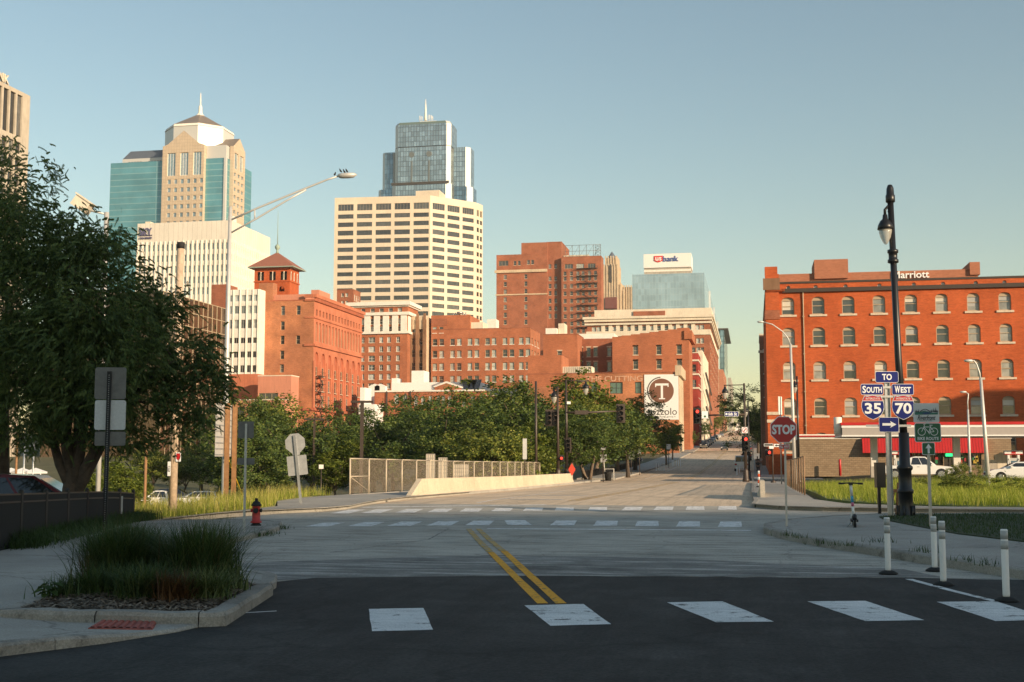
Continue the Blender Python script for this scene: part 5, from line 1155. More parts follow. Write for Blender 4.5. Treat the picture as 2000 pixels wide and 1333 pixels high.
for k in range(7): x = atY(1130+k*9.5,655,Y+14).x; mb.lathe([(.9,0),(.9,1.3),(.6,1.5)], 10, 0, (x-b.base.x, Y+13-b.base.y, b.z1-b.base.z-1.6))
mb.build('roof_fans', GALVL, b.e)['kind'] = 'stuff'
wr = blk('white_roof_block', 'white rooftop plant deck behind the brick recess', Y+26, 1120, 1200, 652, 10, WHITES, z0=20); wr.close(parapet=.3)
Y = 290
b = blk('banner_building', 'low brick building carrying the large white banner and faded painted lettering', Y, 1030.5, 1326, 730, 0, BR_C, side_px=1335, pym=780)
b.dep = .35; b.win('F', mg(b.F, [(1160.3,11),(1203.7,25),(1246.5,12.5)], 12, [(747,769.5)], 1200, 760), 'green')
ns = 3; b.win('S', [(b.D*(i+.3)/ns, b.F.z_of(1200,812), b.D*(i+.7)/ns, b.F.z_of(1200,752)) for i in range(ns)], 'store'); b.close(cap=BR_B, smat=TANS)
xa, xb_ = atY(1031,710,Y).x, atY(1096.5,710,Y).x; mb = MB(); mb.box((xa,Y-.02,b.z1-3), (xb_,Y+12,atY(1060,694.5,Y).z)); b.part('upper_wall', mb, BR_A)
xa, xb_ = atY(1097.5,722,Y+2).x, atY(1156,722,Y+2).x; mb = MB(); mb.box((xa,Y+2,b.z1-1), (xb_,Y+7,atY(1120,716.5,Y+2).z)); b.part('roof_unit', mb, CREAMS)
mb = MB()
for k in range(16): x = xa+(xb_-xa)*(k+.5)/16; mb.box((x-.05,Y+1.9,b.z1-.3), (x+.05,Y+1.998,atY(1120,717.5,Y+2).z))
b.part('unit_ribs', mb, CONC)['kind'] = 'stuff'
mb = MB(); mb.box((b.x1-.8,Y-.35,b.z1-.7), (b.x1+.6,Y+b.D,b.z1+1.7)); b.part('corner_cornice', mb, TANS)
GHOST = plain('faded_painted_letters', (.56,.32,.21), .9, var=.35, scale=1.5); p = atY(1199, 740, Y-.03)
text('THE CUTTING', 2, GHOST, b.e, Vector((p.x,Y-.03,p.z)) - b.base, bold=.04, depth=.01, width=112*Y/2400, height=11*Y/2400)
bn = thing('banner', 'large white banner with brown round logo hanging on brick wall', 'banner', (atY(1292,776,Y).x, Y-.15, atY(1292,776,Y).z)); k = Y/2400
BW = plain('banner_white', (.80,.79,.76), .6); BB = plain('banner_brown', (.20,.085,.05), .7); BT = plain('banner_dark', (.09,.075,.065), .7)
mb = MB(); mb.box((-33*k,-.0,-44*k), (33*k,.08,44*k)); mb.build('sheet', BW, bn)
def disc(cx, cz, r, y, mat, name, par, r_in=0.0, a0=0, a1=360, n=40):
    mb = MB(); m = n if a1-a0 >= 360 else n+1
    if r_in <= 0: mb.add([(cx+r*math.cos(2*math.pi*i/n), y, cz+r*math.sin(2*math.pi*i/n)) for i in range(n)], [tuple(range(n))])
    else:
        vs = []; 
        for i in range(n+1): a = R(a0+(a1-a0)*i/n); vs += [(cx+r*math.cos(a),y,cz+r*math.sin(a)), (cx+r_in*math.cos(a),y,cz+r_in*math.sin(a))]
        mb.add(vs, [(2*i,2*i+1,2*i+3,2*i+2) for i in range(n)])
    return mb.build(name, mat, par)
disc(0, 12*k, 24*k, -.012, BB, 'logo_disc', bn); disc(-.5*k, 12*k, 27.5*k, -.012, BT, 'logo_ring', bn, 25.3*k, 92, 268)
text('T', 4, BW, bn, (1*k,-.02,11.5*k), bold=.0, width=25*k, height=29*k)
for lo, hi in (((-12,24.5),(14,26.5)), ((-12,19.5),(-10,24.4)), ((12,19.5),(14,24.4)), ((-5,-4.2),(7,-2.2))): mb = MB(); mb.box((lo[0]*k,-.026,lo[1]*k), (hi[0]*k,-.021,hi[1]*k)); mb.build('letter_serif', BW, bn)
text('tozzolo', 4, BT, bn, (1*k,-.02,-28*k), bold=.0, width=57*k, height=13.5*k); text('www.cozentos group.it', 1, BT, bn, (1*k,-.02,-38.5*k), width=52*k, height=3.2*k)
# ---- street wall of buildings further up the hill (left side)
for nm, lab, Y, px0, px1, py, sp, m in (('red_painted_building','narrow red painted building with cream bands beside the banner building',360,1346,1364,690,1369,brick('brick_painted_red',(.42,.07,.05),(.38,.06,.045),(.3,.06,.05))),
    ('tan_street_building','tan stone street building with fire stairs up the hill',640,1388,1399,690,1404,TANS),('grey_glass_street_tower','slim green grey glass tower with flat roof slab up the hill',900,1407,1416,645,1422,GL_DEEP),('tan_corner_tower','tan brick tower at the end of the street wall',820,1398,1413,722,1419,BR_P),('far_grey_tower','small far grey tower closing the street view',1500,1420,1428,738,1432,CONC)):
    b = blk(nm, lab, Y, px0, px1, py, 0, m, side_px=sp, pym=760)
    n = 6; b.win('S', [(b.D*(i+.25)/n, b.z1-3.2-4*j-1.8, b.D*(i+.7)/n, b.z1-3.2-4*j+.4) for i in range(n) for j in range(6)], 'dark'); 
    if px1-px0 > 14: b.win('F', mg(b.F, [1355.5], 8, [(712,727),(742,757)], 1355, 720), 'dark')
    b.close(cap=CREAMS if 'red' in nm else None)
    if 'red' in nm: b.band(b.F.z_of(1355,706), .5, .25, CREAMS, 'string_course'); b.band(b.F.z_of(1355,733), .5, .25, CREAMS, 'string_course'); b.band(b.F.z_of(1355,760), .5, .25, CREAMS, 'string_course')
    if 'glass' in nm: mb = MB(); mb.box((b.x0-1,b.y0-1,b.z1+.3), (b.x1+3,b.y1+1,b.z1+1.2)); b.part('roof_slab', mb, BROWNM)
b = blk('cream_corner_stair', 'cream street building with diagonal fire stair near the red painted building', 440, 1364, 1373, 685, 0, CREAMS, side_px=1384, pym=740)
b.close(); fe = MB()
for k in range(6): z = b.z1-8-6*k; fe.tube([(b.x1+1,b.y0+1,z),(b.x1+1,b.y1-1,z-5)], .4, 4)
b.part('fire_stair', fe, FR_D)
b = Bld('right_street_block', 'brown brick block further up the right side of the street', 7, 30, 330, 400, 24, BR_D, z0=0); b.close()
# unseen blocks added out of view, sized and placed for the shade they cast
sh = PB('wide_shade_blocker', 'wide unseen brick block added far behind the viewer to shade the crossing', [(190.01,SHADE_Y-10),(190.01,-150),(330,-150),(330,SHADE_Y+33)], SHADE_H, BR_A, z0=0); sh.close()
nb_ = Bld('right_shade_blocker', 'unseen brick block added outside the right picture edge to shade the warehouse foot', 76, 110, 104, 117.3, 25.7, BR_A, z0=0); nb_.close()  # added out of frame so its shadow falls on the warehouse foot
sh2 = Bld('tall_shade_blocker', 'tall unseen brick block added behind the viewer to shade the left tree', TALL[0], TALL[1], TALL[2], TALL[3], TALL[4], BR_B, z0=0); sh2.close()  # added to keep the sun off the left tree
# ------------------------------------------------------------------ trees, shrubs, grass
def leaf_quads(C, size, aspect=.55, up=.35, rng=RNG, droop=0.0, ndir=None):
    """one folded-free rhombic leaf per centre, random tilt"""
    n = len(C); d = rng.normal(size=(n,3)); d[:,2] = d[:,2]*.6 - droop; d /= np.linalg.norm(d,axis=1)[:,None]
    q = rng.normal(size=(n,3)); q[:,2] += up
    if ndir is not None: q = q*.55 + ndir
    s = np.cross(d, q); s /= (np.linalg.norm(s,axis=1)[:,None]+1e-9)
    L = (size*rng.uniform(.7,1.3,n))[:,None]; W = L*aspect
    V = np.stack([C-d*L*.5, C+s*W*.5, C+d*L*.5, C-s*W*.5], 1).reshape(-1,3)
    return V, np.arange(4*n).reshape(-1,4)
def crown_mesh(name, lobes, n, leaf, mat, rng, clump=.55, per=70, shell=.72, aspect=.6):
    """lobes: (cx,cy,cz, rx,ry,rz); leaves gather in clumps near the lobes' surfaces"""
    lob = np.array(lobes, float); vol = lob[:,3]*lob[:,4]*lob[:,5]; pr = vol**.7; pr /= pr.sum()
    k = max(8, n//per); which = rng.choice(len(lob), k, p=pr)
    d = rng.normal(size=(k,3)); d /= np.linalg.norm(d,axis=1)[:,None]; rad = shell + (1.03-shell)*rng.random(k)**.7; rad[rng.random(k) < .18] *= .65
    cc = lob[which,:3] + d*lob[which,3:]*rad[:,None]
    cs = clump*rng.uniform(.6,1.35,k)
    idx = rng.integers(0, k, n); off = rng.normal(size=(n,3))*.42; off[:,2] *= .75
    C = cc[idx] + off*cs[idx][:,None]
    V, F = leaf_quads(C, leaf, aspect, .8, rng, ndir=d[idx]*.9)
    return raw_mesh(name, V, F, mat)
def limb_mesh(name, trunk_r, h, tips, mat, rng, lean=(0,0), n=8, multi=1):
    mb = MB()
    for m in range(multi):
        a = rng.uniform(0,6.28); sp = .0 if multi == 1 else h*.45
        top = Vector((lean[0]+math.cos(a)*sp, lean[1]+math.sin(a)*sp, h)); p0 = Vector((math.cos(a)*.15*(multi>1), math.sin(a)*.15*(multi>1), -.3))
        pts = [p0.lerp(top, t) + Vector((math.sin(5*t+m)*.06*h*.2, math.cos(4*t+m)*.06*h*.2, 0)) for t in np.linspace(0,1,6)]
        rr = trunk_r/(multi**.5); mb.tube(pts, [rr*1.35, rr*1.05, rr*.92, rr*.85, rr*.78, rr*.7], n)
        for tp in tips[m::multi]:
            tp = Vector(tp); st = pts[int(rng.integers(3,6))]; mid = st.lerp(tp, .5) + Vector((rng.normal()*.15*h*.1, rng.normal()*.15*h*.1, .08*h))
            pp = [st.lerp(mid,t*2) if t < .5 else mid.lerp(tp,(t-.5)*2) for t in (0,.25,.5,.75,1)]; mb.tube(pp, [rr*.55,rr*.42,rr*.3,rr*.2,rr*.08], 5, cap=False)
    return mb.mesh(name, mat)
def make_proto(kind, seed):
    rng = np.random.default_rng(seed)
    if kind == 'round':     # height about 9, crown radius about 4
        lobes = [(rng.normal()*1.6, rng.normal()*1.6, 5.6+rng.normal()*1.3, *(rng.uniform(1.5,2.5,2)), rng.uniform(1.3,2.0)) for _ in range(9)] + [(0,0,5.6,2.6,2.6,2.2)]
        mat = [LEAF_A, LEAF_B, LEAF_A][seed % 3]; lm = crown_mesh('crown', lobes, 15000, .21, mat, rng, .62); tr = limb_mesh('trunk', .22, 4.2, [l[:3] for l in lobes], BARKL, rng, multi=2 if seed % 2 else 1)
    elif kind == 'dark':
        lobes = [(rng.normal()*1.9, rng.normal()*1.9, 5.3+rng.normal()*1.5, *(rng.uniform(1.6,2.4,2)), rng.uniform(1.4,2.1)) for _ in range(10)] + [(0,0,5.2,2.8,2.8,2.6)]
        lm = crown_mesh('crown', lobes, 16000, .2, LEAF_B, rng, .6); tr = limb_mesh('trunk', .24, 3.8, [l[:3] for l in lobes], BARK, rng)
    elif kind == 'bright':
        lobes = [(rng.normal()*.9, rng.normal()*.9, 4.6+rng.normal()*1.3, *(rng.uniform(.9,1.5,2)), rng.uniform(.9,1.6)) for _ in range(8)] + [(0,0,4.6,1.6,1.6,2)]
        lm = crown_mesh('crown', lobes, 11000, .2, LEAF_Y, rng, .5); tr = limb_mesh('trunk', .13, 3.4, [l[:3] for l in lobes], BARKL, rng)
    elif kind == 'column':
        lobes = [(rng.normal()*.5, rng.normal()*.5, 1.2+i*.95, 1.15-.07*i, 1.15-.07*i, .9) for i in range(8)]
        lm = crown_mesh('crown', lobes, 11000, .17, LEAF_Y, rng, .42); tr = limb_mesh('trunk', .12, 5, [l[:3] for l in lobes], BARK, rng)
    elif kind == 'shrub':
        lobes = [(rng.normal()*.8, rng.normal()*.8, 1.0+rng.normal()*.3, *(rng.uniform(.5,.9,2)), rng.uniform(.5,.9)) for _ in range(7)]
        lm = crown_mesh('crown', lobes, 6500, .11, LEAF_A, rng, .3, aspect=.45); tr = limb_mesh('trunk', .05, .7, [l[:3] for l in lobes], BARK, rng, multi=3)
    return lm, tr
PROTO = {('round',i): make_proto('round', 10+i) for i in range(4)}
PROTO.update({('dark',i): make_proto('dark', 30+i) for i in range(2)}); PROTO.update({('bright',i): make_proto('bright', 40+i) for i in range(2)})
PROTO[('column',0)] = make_proto('column', 50); PROTO[('shrub',0)] = make_proto('shrub', 60)
def tree(key, px, py_top, d, label, h_nat=9.0, group=None, zb=None, name='tree', rz=None, wide=1.0, cat='tree'):
    p = atD(px, py_top, d); z0 = zt(p.x, p.y) if zb is None else zb; s = (p.z - z0) / h_nat
    t = thing(name, label, cat, (p.x, p.y, z0), random.uniform(0,6.28) if rz is None else rz, group); t.scale = (s*wide, s*wide, s)
    lm, tr = PROTO[key]; link('crown', lm, t); link('trunk', tr, t); return t
# row of trees beyond the bridge fence, left to right (column, crown top row, depth, kind)
TR = [(430,880,150,('round',0),'rounded tree behind the wooden sign posts on the left'),
 (395,868,165,('dark',0),'dark broad tree behind the utility pole'), (255,915,90,('bright',0),'small yellow green tree right of the dark sign post'), (300,880,150,('round',2),'tree with thin yellow pole in front on the left'),
 (185,905,100,('bright',1),'sunlit yellow shrub like tree left of the dark sign post'), (350,900,155,('round',1),'small tree above the white parked pickup'),
 (510,800,140,('round',1),'tall tree in front of the pink stucco garage'), (555,822,120,('round',3),'spreading tree behind the leaning sign back'),
 (480,850,100,('dark',1),'dark low tree left of the leaning sign back'), (640,836,150,('round',2),'round tree at the foot of the exchange building corner'),
 (655,872,118,('bright',0),'low bright green tree above the red barrier line'), (610,845,135,('dark',0),'dark tree between leaning sign and exchange building'), (688,850,128,('round',0),'pale round tree left of the tall dark fence post'),
 (770,818,128,('round',3),'sunlit tree with pale trunk left of centre behind bridge fence'), (820,800,170,('dark',1),'dark tree below the low brick hall'), (730,845,140,('dark',0),'dark tree behind the left end of bridge fence'),
 (860,838,112,('dark',0),'dark tree behind the crash cushion frames'), (905,790,118,('round',0),'largest round tree in the centre behind bridge fence'), (960,782,135,('round',1),'tall centre tree with two trunks'),
 (955,845,104,('round',2),'low sunlit tree below the centre tree'), (1010,800,125,('dark',1),'dark tree in the shade behind the blue post'), (1075,792,122,('round',3),'tree behind the two black lamp posts'), (1030,845,108,('bright',1),'small bright tree beside the blue post'),
 (1150,800,126,('round',1),'broad tree under the mast arm signal'), (1115,815,112,('round',0),'sunlit tree with bare red stems right of lamp posts'), (1165,758,158,('bright',0),'tall bright tree below the painted lettering wall'), (1205,788,165,('round',2),'tree left of the white banner'),
 (1240,810,170,('dark',0),'dark tree at the foot of the white banner'), (1225,825,140,('dark',1),'dark tree over the blue parked pickup'), (1300,832,205,('bright',1),'bright yellow green street tree under the banner'), (1313,838,232,('bright',0),'young street tree right of the banner corner'),
 (1345,842,330,('round',0),'street tree before the parked cars'), (1376,826,430,('dark',0),'dark street tree above the row of parked cars'), (1412,792,700,('round',1),'tall street tree up the hill'), (1396,815,560,('round',2),'street tree left of the mast arm sign'),
 (1480,806,280,('dark',1),'dark street tree on the right pavement'), (1486,795,225,('dark',0),'big dark street tree left of the warehouse corner'), (1475,822,430,('round',3),'far street tree on the right side up the hill')]
for px, py, d, key, lab in TR:
    h = {'round':7.7,'dark':7.7,'bright':6.7}[key[0]]; tree(key, px, py, d, lab, h, 'trees along the lower road' if px < 1290 else 'street trees', wide=1.2 if key[0] != 'bright' else 1.25)
for i, px in enumerate((505,517,538,552)): tree(('column',0), px, (775,790,772,790)[i], 150+6*i, ('leftmost narrow upright bright green tree before the garage','second narrow upright tree before the garage','tallest narrow upright tree before the garage','narrow upright tree nearest the pink annex')[i], 9.0, 'narrow upright trees')
tree(('shrub',0), 1895, 927, 55, 'large loose shrub in the sunlit meadow on the right', 1.9, name='shrub', wide=1.9, cat='shrub', rz=.5)
tree(('shrub',0), 1925, 947, 56, 'low shrub at the right end of the meadow', 1.9, name='shrub', wide=1.7, cat='shrub', rz=2.5)
tree(('shrub',0), 1880, 905, 76, 'tall thin weed bush beside the silver lamp posts', 1.9, name='shrub', wide=.7, cat='shrub', rz=1.2)
# ---- big feathery locust trees on the left
def locust(px, py_base, d, lobes, n_frond, label, trunk_tips, seed, rt=.3):
    rng = np.random.default_rng(seed); base = atD(px, 900, d); bz = zt(base.x, base.y)
    t = thing('locust_tree', label, 'tree', (base.x, base.y, bz))
    rx = Vector((math.cos(YAW), math.sin(YAW), 0)); fw = Vector((-math.sin(YAW), math.cos(YAW), 0)); L = []
    for (lx, ly, dz, rr, rzz) in lobes:     # pixel position of the lobe, depth offset, radii
        c = atD(lx, ly, d+dz); L.append((c.x-base.x, c.y-base.y, c.z-bz, rr, rr, rzz))
    lob = np.array(L); pr = (lob[:,3]**2*lob[:,5])**.7; pr /= pr.sum(); k = n_frond; which = rng.choice(len(lob), k, p=pr)
    dv = rng.normal(size=(k,3)); dv /= np.linalg.norm(dv,axis=1)[:,None]; rad = .35 + .68*rng.random(k)**.55
    cl = rng.integers(0, k//16+1, k); cdv = rng.normal(size=(k//16+1,3)); cdv /= np.linalg.norm(cdv,axis=1)[:,None]; crad = .5+.55*rng.random(k//16+1)**.6; cw = rng.choice(len(lob), k//16+1, p=pr)
    O = lob[cw[cl],:3] + cdv[cl]*lob[cw[cl],3:]*crad[cl][:,None] + rng.normal(size=(k,3))*.18
    out = cdv[cl]*np.array([1,1,.25]) + rng.normal(size=(k,3))*.5; out[:,2] -= .15; out /= np.linalg.norm(out,axis=1)[:,None]
    m = 8; Vs = []; nrm = np.cross(out, rng.normal(size=(k,3))); nrm /= np.linalg.norm(nrm,axis=1)[:,None]
    fl = rng.uniform(.13,.27,k)
    for j in range(m):
        tt = (j+1)/m; c = O + out*(fl*tt)[:,None]; c[:,2] -= .30*fl*tt*tt
        for sgn in (1,-1):
            e = c + nrm*(sgn*.036*(1-.35*tt)) + out*.02; e[:,2] -= .02 + .02*rng.random(k)
            w = out*.012; Vs.append(np.stack([c-w, e-w*.7, e+w*1.2, c+w], 1))
    V = np.concatenate(Vs, 0).reshape(-1,3); F = np.arange(len(V)).reshape(-1,4)
    link('crown', raw_mesh('crown', V, F, LEAF_L), t)
    mb = MB(); b0 = Vector((0,0,-.3)); fork = Vector((.05,0,1.75)); mb.tube([b0, Vector((.02,0,.6)), Vector((.0,.02,1.2)), fork], [rt*1.3,rt*.98,rt*.86,rt*.62], 12)
    for i, tp in enumerate(trunk_tips):
        c = atD(tp[0], tp[1], d+tp[2]) - Vector((base.x,base.y,bz)); st_ = fork - Vector((0,0,.35+.55*(i % 3)/2)); mid = fork.lerp(c,.5) + Vector((0,0,.25)); pts = [st_.lerp(mid,u*2) if u < .5 else mid.lerp(c,(u-.5)*2) for u in np.linspace(0,1,7)]
        pts = [pts[0]] + [q + Vector((rng.normal()*.05, rng.normal()*.05, rng.normal()*.05)) for q in pts[1:]]; mb.tube(pts, [rt*.56*(1-u*.9) for u in np.linspace(0,1,7)], 7)
        for q in range(6):
            s0 = pts[3+q%4]; e = s0 + Vector((rng.normal()*.9, rng.normal()*.9, rng.uniform(.1,1.2))); mb.tube([s0, s0.lerp(e,.5)+Vector((0,0,.12)), e], [rt*.2,rt*.12,rt*.03], 5)
    link('trunk', mb.mesh('trunk', BARK), t); return t
locust(140, 955, 33, [(60,590,0,2.2,1.7),(165,580,-.5,1.6,1.4),(95,490,.5,1.3,.95),(25,460,0,1.3,.9),(190,665,-1,1.9,1.3),(275,640,0,1.1,.8),(320,700,-.5,1.2,.8),(385,735,0,.75,.6),(100,700,0,2.2,1.2),(250,770,-.8,1.4,.6),(355,785,0,.9,.5),(60,790,-.5,1.7,.7),(160,775,-1,1.3,.6),(185,485,0,.75,.55),(35,385,0,.45,.45),(265,555,0,.6,.5),(395,690,.3,.45,.45),(230,465,0,.4,.35),(415,755,0,.4,.35),(235,850,-.3,.7,.35),(345,850,0,.5,.3),(115,335,0,.22,.2),(98,375,0,.16,.4),(62,325,0,.3,.25),(150,420,0,.4,.3),(150,835,-.6,1.0,.35),(285,825,-.4,.8,.35),(50,845,-.6,1.0,.35),(400,815,0,.5,.3),(330,590,0,.45,.35)],
    24000, 'big dark feathery locust tree left of the street with forked trunk', [(60,600,0),(200,600,-.5),(330,720,0),(130,470,.5),(20,720,.3),(250,790,-.5),(180,500,.4)], 5, .27)
locust(8, 960, 36, [(-60,600,0,3,2.2),(-20,480,0,2,1.5),(10,400,0,1.3,1.0),(-30,720,0,2.4,1.2),(20,820,0,1.2,.7),(15,300,0,.35,.3)], 10000, 'second dark locust tree cut by the left picture edge', [(-60,600,0),(10,520,0),(-30,450,0)], 6, .26)

# ---- grasses
def blades(P, h, w, lean, mat, name, rng, seg=2, curl=.5, heads=None):
    n = len(P); a = rng.uniform(0,2*np.pi,n); dr = np.stack([np.cos(a),np.sin(a),np.zeros(n)],1); sd_ = np.stack([-np.sin(a),np.cos(a),np.zeros(n)],1)
    H = h*rng.uniform(.55,1.25,n); LN = lean*rng.uniform(.2,1.3,n); V = []; 
    for j in range(seg+1):
        t = j/seg; c = P + dr*(H*LN*(t**1.8))[:,None]; c[:,2] += H*(t - curl*LN*t*t*.5); ww = (w*(1-t)**.8 if j < seg else w*.06)*rng.uniform(.8,1.2,n); V += [c-sd_*ww[:,None], c+sd_*ww[:,None]]
    V = np.stack(V,1); k = 2*(seg+1); b = (np.arange(n)*k)[:,None]
    F = np.concatenate([b+np.array([[2*j,2*j+1,2*j+3,2*j+2]]) for j in range(seg)], 0)
    return raw_mesh(name, V.reshape(-1,3), F, mat)
def scatter(poly, n, zf, rng, dens=None):
    xs = [p[0] for p in poly]; ys = [p[1] for p in poly]; out = []
    while len(out) < n:
        x = rng.uniform(min(xs),max(xs)); y = rng.uniform(min(ys),max(ys))
        if in_poly(x, y, poly) and (dens is None or rng.random() < dens(x,y)): out.append((x,y,zf(x,y)))
    return np.array(out)
rg = np.random.default_rng(3)
from mathutils import noise as mnoise
clumpy = lambda x, y: .25 + .75*max(0, min(1, .5 + 1.1*mnoise.noise((x*.5, y*.35, 1.7))))
mead = [(2.9,60),(2.8,50),(4.0,45.5),(7,43.3),(14,42.6),(34,41.8),(40,80),(24,86),(7,88),(2.9,84)]
mg_ = patch('meadow_ground', mead, lambda x, y: zt(x,y)+.16, plain('meadow_soil', (.10,.13,.03), .95, var=.3, scale=2), 3, .4); tag(mg_, kind='structure')
P = scatter(mead, 62000, lambda x, y: zt(x,y)+.15, rg, lambda x, y: clumpy(x,y)*(1 if y < 60 else .55))
me = blades(P, .50, .011, .6, GRASS_R, 'meadow_grass', rg)
tag(link('meadow_grass', me), 'tall sunlit green meadow grass right of the street', 'grass', kind='stuff')
verge = [(-18.2,48),(-17.7,44.2),(-16.1,40),(-16.0,37.3),(-17.4,35.8),(-22,34.1),(-36,32.2),(-48,31),(-48,36),(-30,39),(-24,42),(-21,47),(-19,55),(-18.4,50)]
vg_ = patch('verge_ground', verge, lambda x, y: zt(x,y)+.16, plain('verge_soil', (.15,.155,.05), .95, var=.3, scale=2), 3, .4); tag(vg_, kind='structure')
P = scatter(verge, 46000, lambda x, y: zt(x,y)+.15, rg, clumpy); k = rg.random(len(P)) < .3
me = blades(P[~k], .36, .009, .5, GRASS_R, 'verge_grass', rg); tag(link('verge_grass', me), 'sunlit green grass on the verge behind the hydrant', 'grass', kind='stuff')
me = blades(P[k], .58, .008, .45, GRASS_T, 'dry_seed_grass', rg); tag(link('dry_seed_grass', me), 'pale dry seed grass standing above the left verge', 'grass', kind='stuff')
lawn = RO([(3.85,34.9),(3.8,33.2),(4.0,31.65),(4.6,27.42),(5.41,25.07),(7.2,20),(10,14),(34,14),(34,38.6),(12,38.0),(7,37.2),(4.6,36.1)])
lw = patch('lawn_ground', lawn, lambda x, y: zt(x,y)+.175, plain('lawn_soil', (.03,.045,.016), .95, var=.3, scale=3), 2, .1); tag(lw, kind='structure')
P = scatter(lawn, 64000, lambda x, y: zt(x,y)+.17, rg, lambda x, y: 1 if x < 16 else .3)
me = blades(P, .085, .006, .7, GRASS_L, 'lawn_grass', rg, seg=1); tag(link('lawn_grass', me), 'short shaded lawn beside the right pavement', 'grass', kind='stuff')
# weeds along the kerb of the right pavement and the left fence
WP = []
for px, py in ((1540,1046),(1600,1062),(1660,1066),(1720,1060),(1723,1058),(1800,1078),(1805,1079),(1890,1096),(1930,1103),(1560,1050),(1640,1065)):
    x, y = G(px, py, .15)
    for _ in range(22): WP.append((x+rg.normal()*.14, y+rg.normal()*.12, zt(x,y)+.14))
for px, py in ((545,1032),(520,1042),(505,1046)):
    x, y = G(px, py, .05)
    for _ in range(80): WP.append((x+rg.normal()*.18, y+rg.normal()*.15, zt(x,y)+.03))
me = blades(np.array(WP), .14, .007, .9, GRASS_L, 'kerb_weeds', rg); tag(link('kerb_weeds', me), 'small weeds growing in the kerb joints', 'weeds', kind='stuff')
fa, fb_ = Vector(G(0,1085)), Vector(G(262,1020,-.1)); WP = []
for _ in range(9000):
    t = rg.random(); p = fa.lerp(fb_, t) + Vector((rg.normal()*.25+.25, rg.normal()*.2)); WP.append((p.x, p.y, zt(p.x,p.y)+.12))
me = blades(np.array(WP), .34, .009, .8, GRASS_L, 'fence_weeds', rg); tag(link('fence_weeds', me), 'rank green weeds along the foot of black fence', 'weeds', kind='stuff')
# ornamental grass clumps in the planter
def clump(px, py, hpx, spread, n, mat, label, name='ornamental_grass', w=.008, lean=.75, r0=.16, seeds=0):
    x, y = G(px, py, .13); d = math.hypot(x, y); h = hpx*d/FPX; rng = np.random.default_rng(int(px*7+py))
    t = thing(name, label, 'grass clump', (x, y, .13), 0, 'planter grasses')
    P = np.stack([rng.normal(size=n)*r0*spread, rng.normal(size=n)*r0*spread, np.zeros(n)], 1); link('blades', blades(P, h, w, lean, mat, 'blades', rng, seg=4, curl=.55), t)
    if seeds:
        P2 = P[:seeds]; link('seed_stems', blades(P2, h*1.18, .003, lean*.6, GRASS_D if name != 'x' else mat, 'seed_stems', rng, seg=3), t)
    return t
clump(228,1150,118,1.0,2300,GRASS_O,'tall green grass clump at the left of the planter', seeds=90, lean=.75); clump(268,1138,102,.8,1300,GRASS_O,'grass clump behind the left of the planter', lean=.7, seeds=40); clump(318,1140,78,.9,1500,GRASS_O,'lower grass clump in the middle of the planter', seeds=40, lean=.8)
clump(392,1152,122,1.0,3000,GRASS_O,'largest green grass clump at the right of the planter', seeds=150, lean=.7); clump(200,1163,62,.8,800,GRASS_O,'low grass clump at the planter front left', lean=1.1)
clump(282,1172,70,.8,1200,GRASS_O,'low grass clump before the middle of the planter', lean=1.1); clump(345,1176,58,.6,800,GRASS_D,'rust brown dry grass clump at the planter front', lean=1.1); clump(402,1172,62,.7,800,GRASS_Y,'pale bushy grass clump right of the rust clump', lean=1.0)
clump(245,1078,48,1.6,1500,GRASS_O,'grass clump behind the planter beside the dark sign post', seeds=80); clump(140,1166,40,1.0,420,GRASS_O,'short sparse grass at the left end of the planter'); clump(440,1156,55,.6,450,GRASS_Y,'short leafy grass at the planter right edge', w=.011, lean=.7); clump(165,1160,80,.6,60,GRASS_D,'few tall thin dry stems at the left of the planter', w=.004, lean=.4)
x, y = G(95,1172,.13); t = thing('broad_leaf_weed', 'small broad leaved weed at the left tip of the planter', 'weed', (x,y,.13)); mb = MB()
for i in range(14):
    a = i*2.4; l = .16+.05*math.sin(i*3); z = .05+.16*(i/14); c = Vector((math.cos(a)*l*.6, math.sin(a)*l*.6, z)); e = Vector((math.cos(a),math.sin(a),0)); s = Vector((-math.sin(a),math.cos(a),0))
    mb.add([c-e*l*.5, c+s*.05, c+e*l*.5-Vector((0,0,.05)), c-s*.05], [(0,1,2,3)]); mb.tube([(0,0,0), tuple(c-e*l*.5)], .005, 4)
mb.build('leaves', GRASS_L, t)
# ------------------------------------------------------------------ signs, lamps, signals, hydrant, fence
def depth_of(x, y): return -x*math.sin(YAW) + y*math.cos(YAW)
class At:
    """a spot on the ground seen at pixel (px, py); px()/pz() turn photo pixels at that depth into local metres"""
    def __init__(s, px, py, z=.15, xy=None):
        s.x, s.y = xy if xy else G(px, py, z); s.z = z; s.d = depth_of(s.x, s.y); s.k = s.d/FPX*1.0; s.px0 = px
        s.loc = (s.x, s.y, z); s.base = px
    def lx(s, px, py=895):
        p = atD(px, py, s.d); v = Vector((p.x-s.x, p.y-s.y)); return v.x*math.cos(YAW) + v.y*math.sin(YAW)
    def lz(s, py): return atD(1000, py, s.d).z - s.z
def rrect(x0, z0, x1, z1, r, n=4):
    out = []
    for cx, cz, a in ((x1-r,z1-r,0),(x0+r,z1-r,90),(x0+r,z0+r,180),(x1-r,z0+r,270)):
        for i in range(n+1): t = R(a+90*i/n); out.append((cx+r*math.cos(t), cz+r*math.sin(t)))
    return out
def plate(par, poly, y, th, mat, name='plate'):
    mb = MB(); mb.prism(poly, y, y+th, 0, 'y'); return mb.build(name, mat, par)
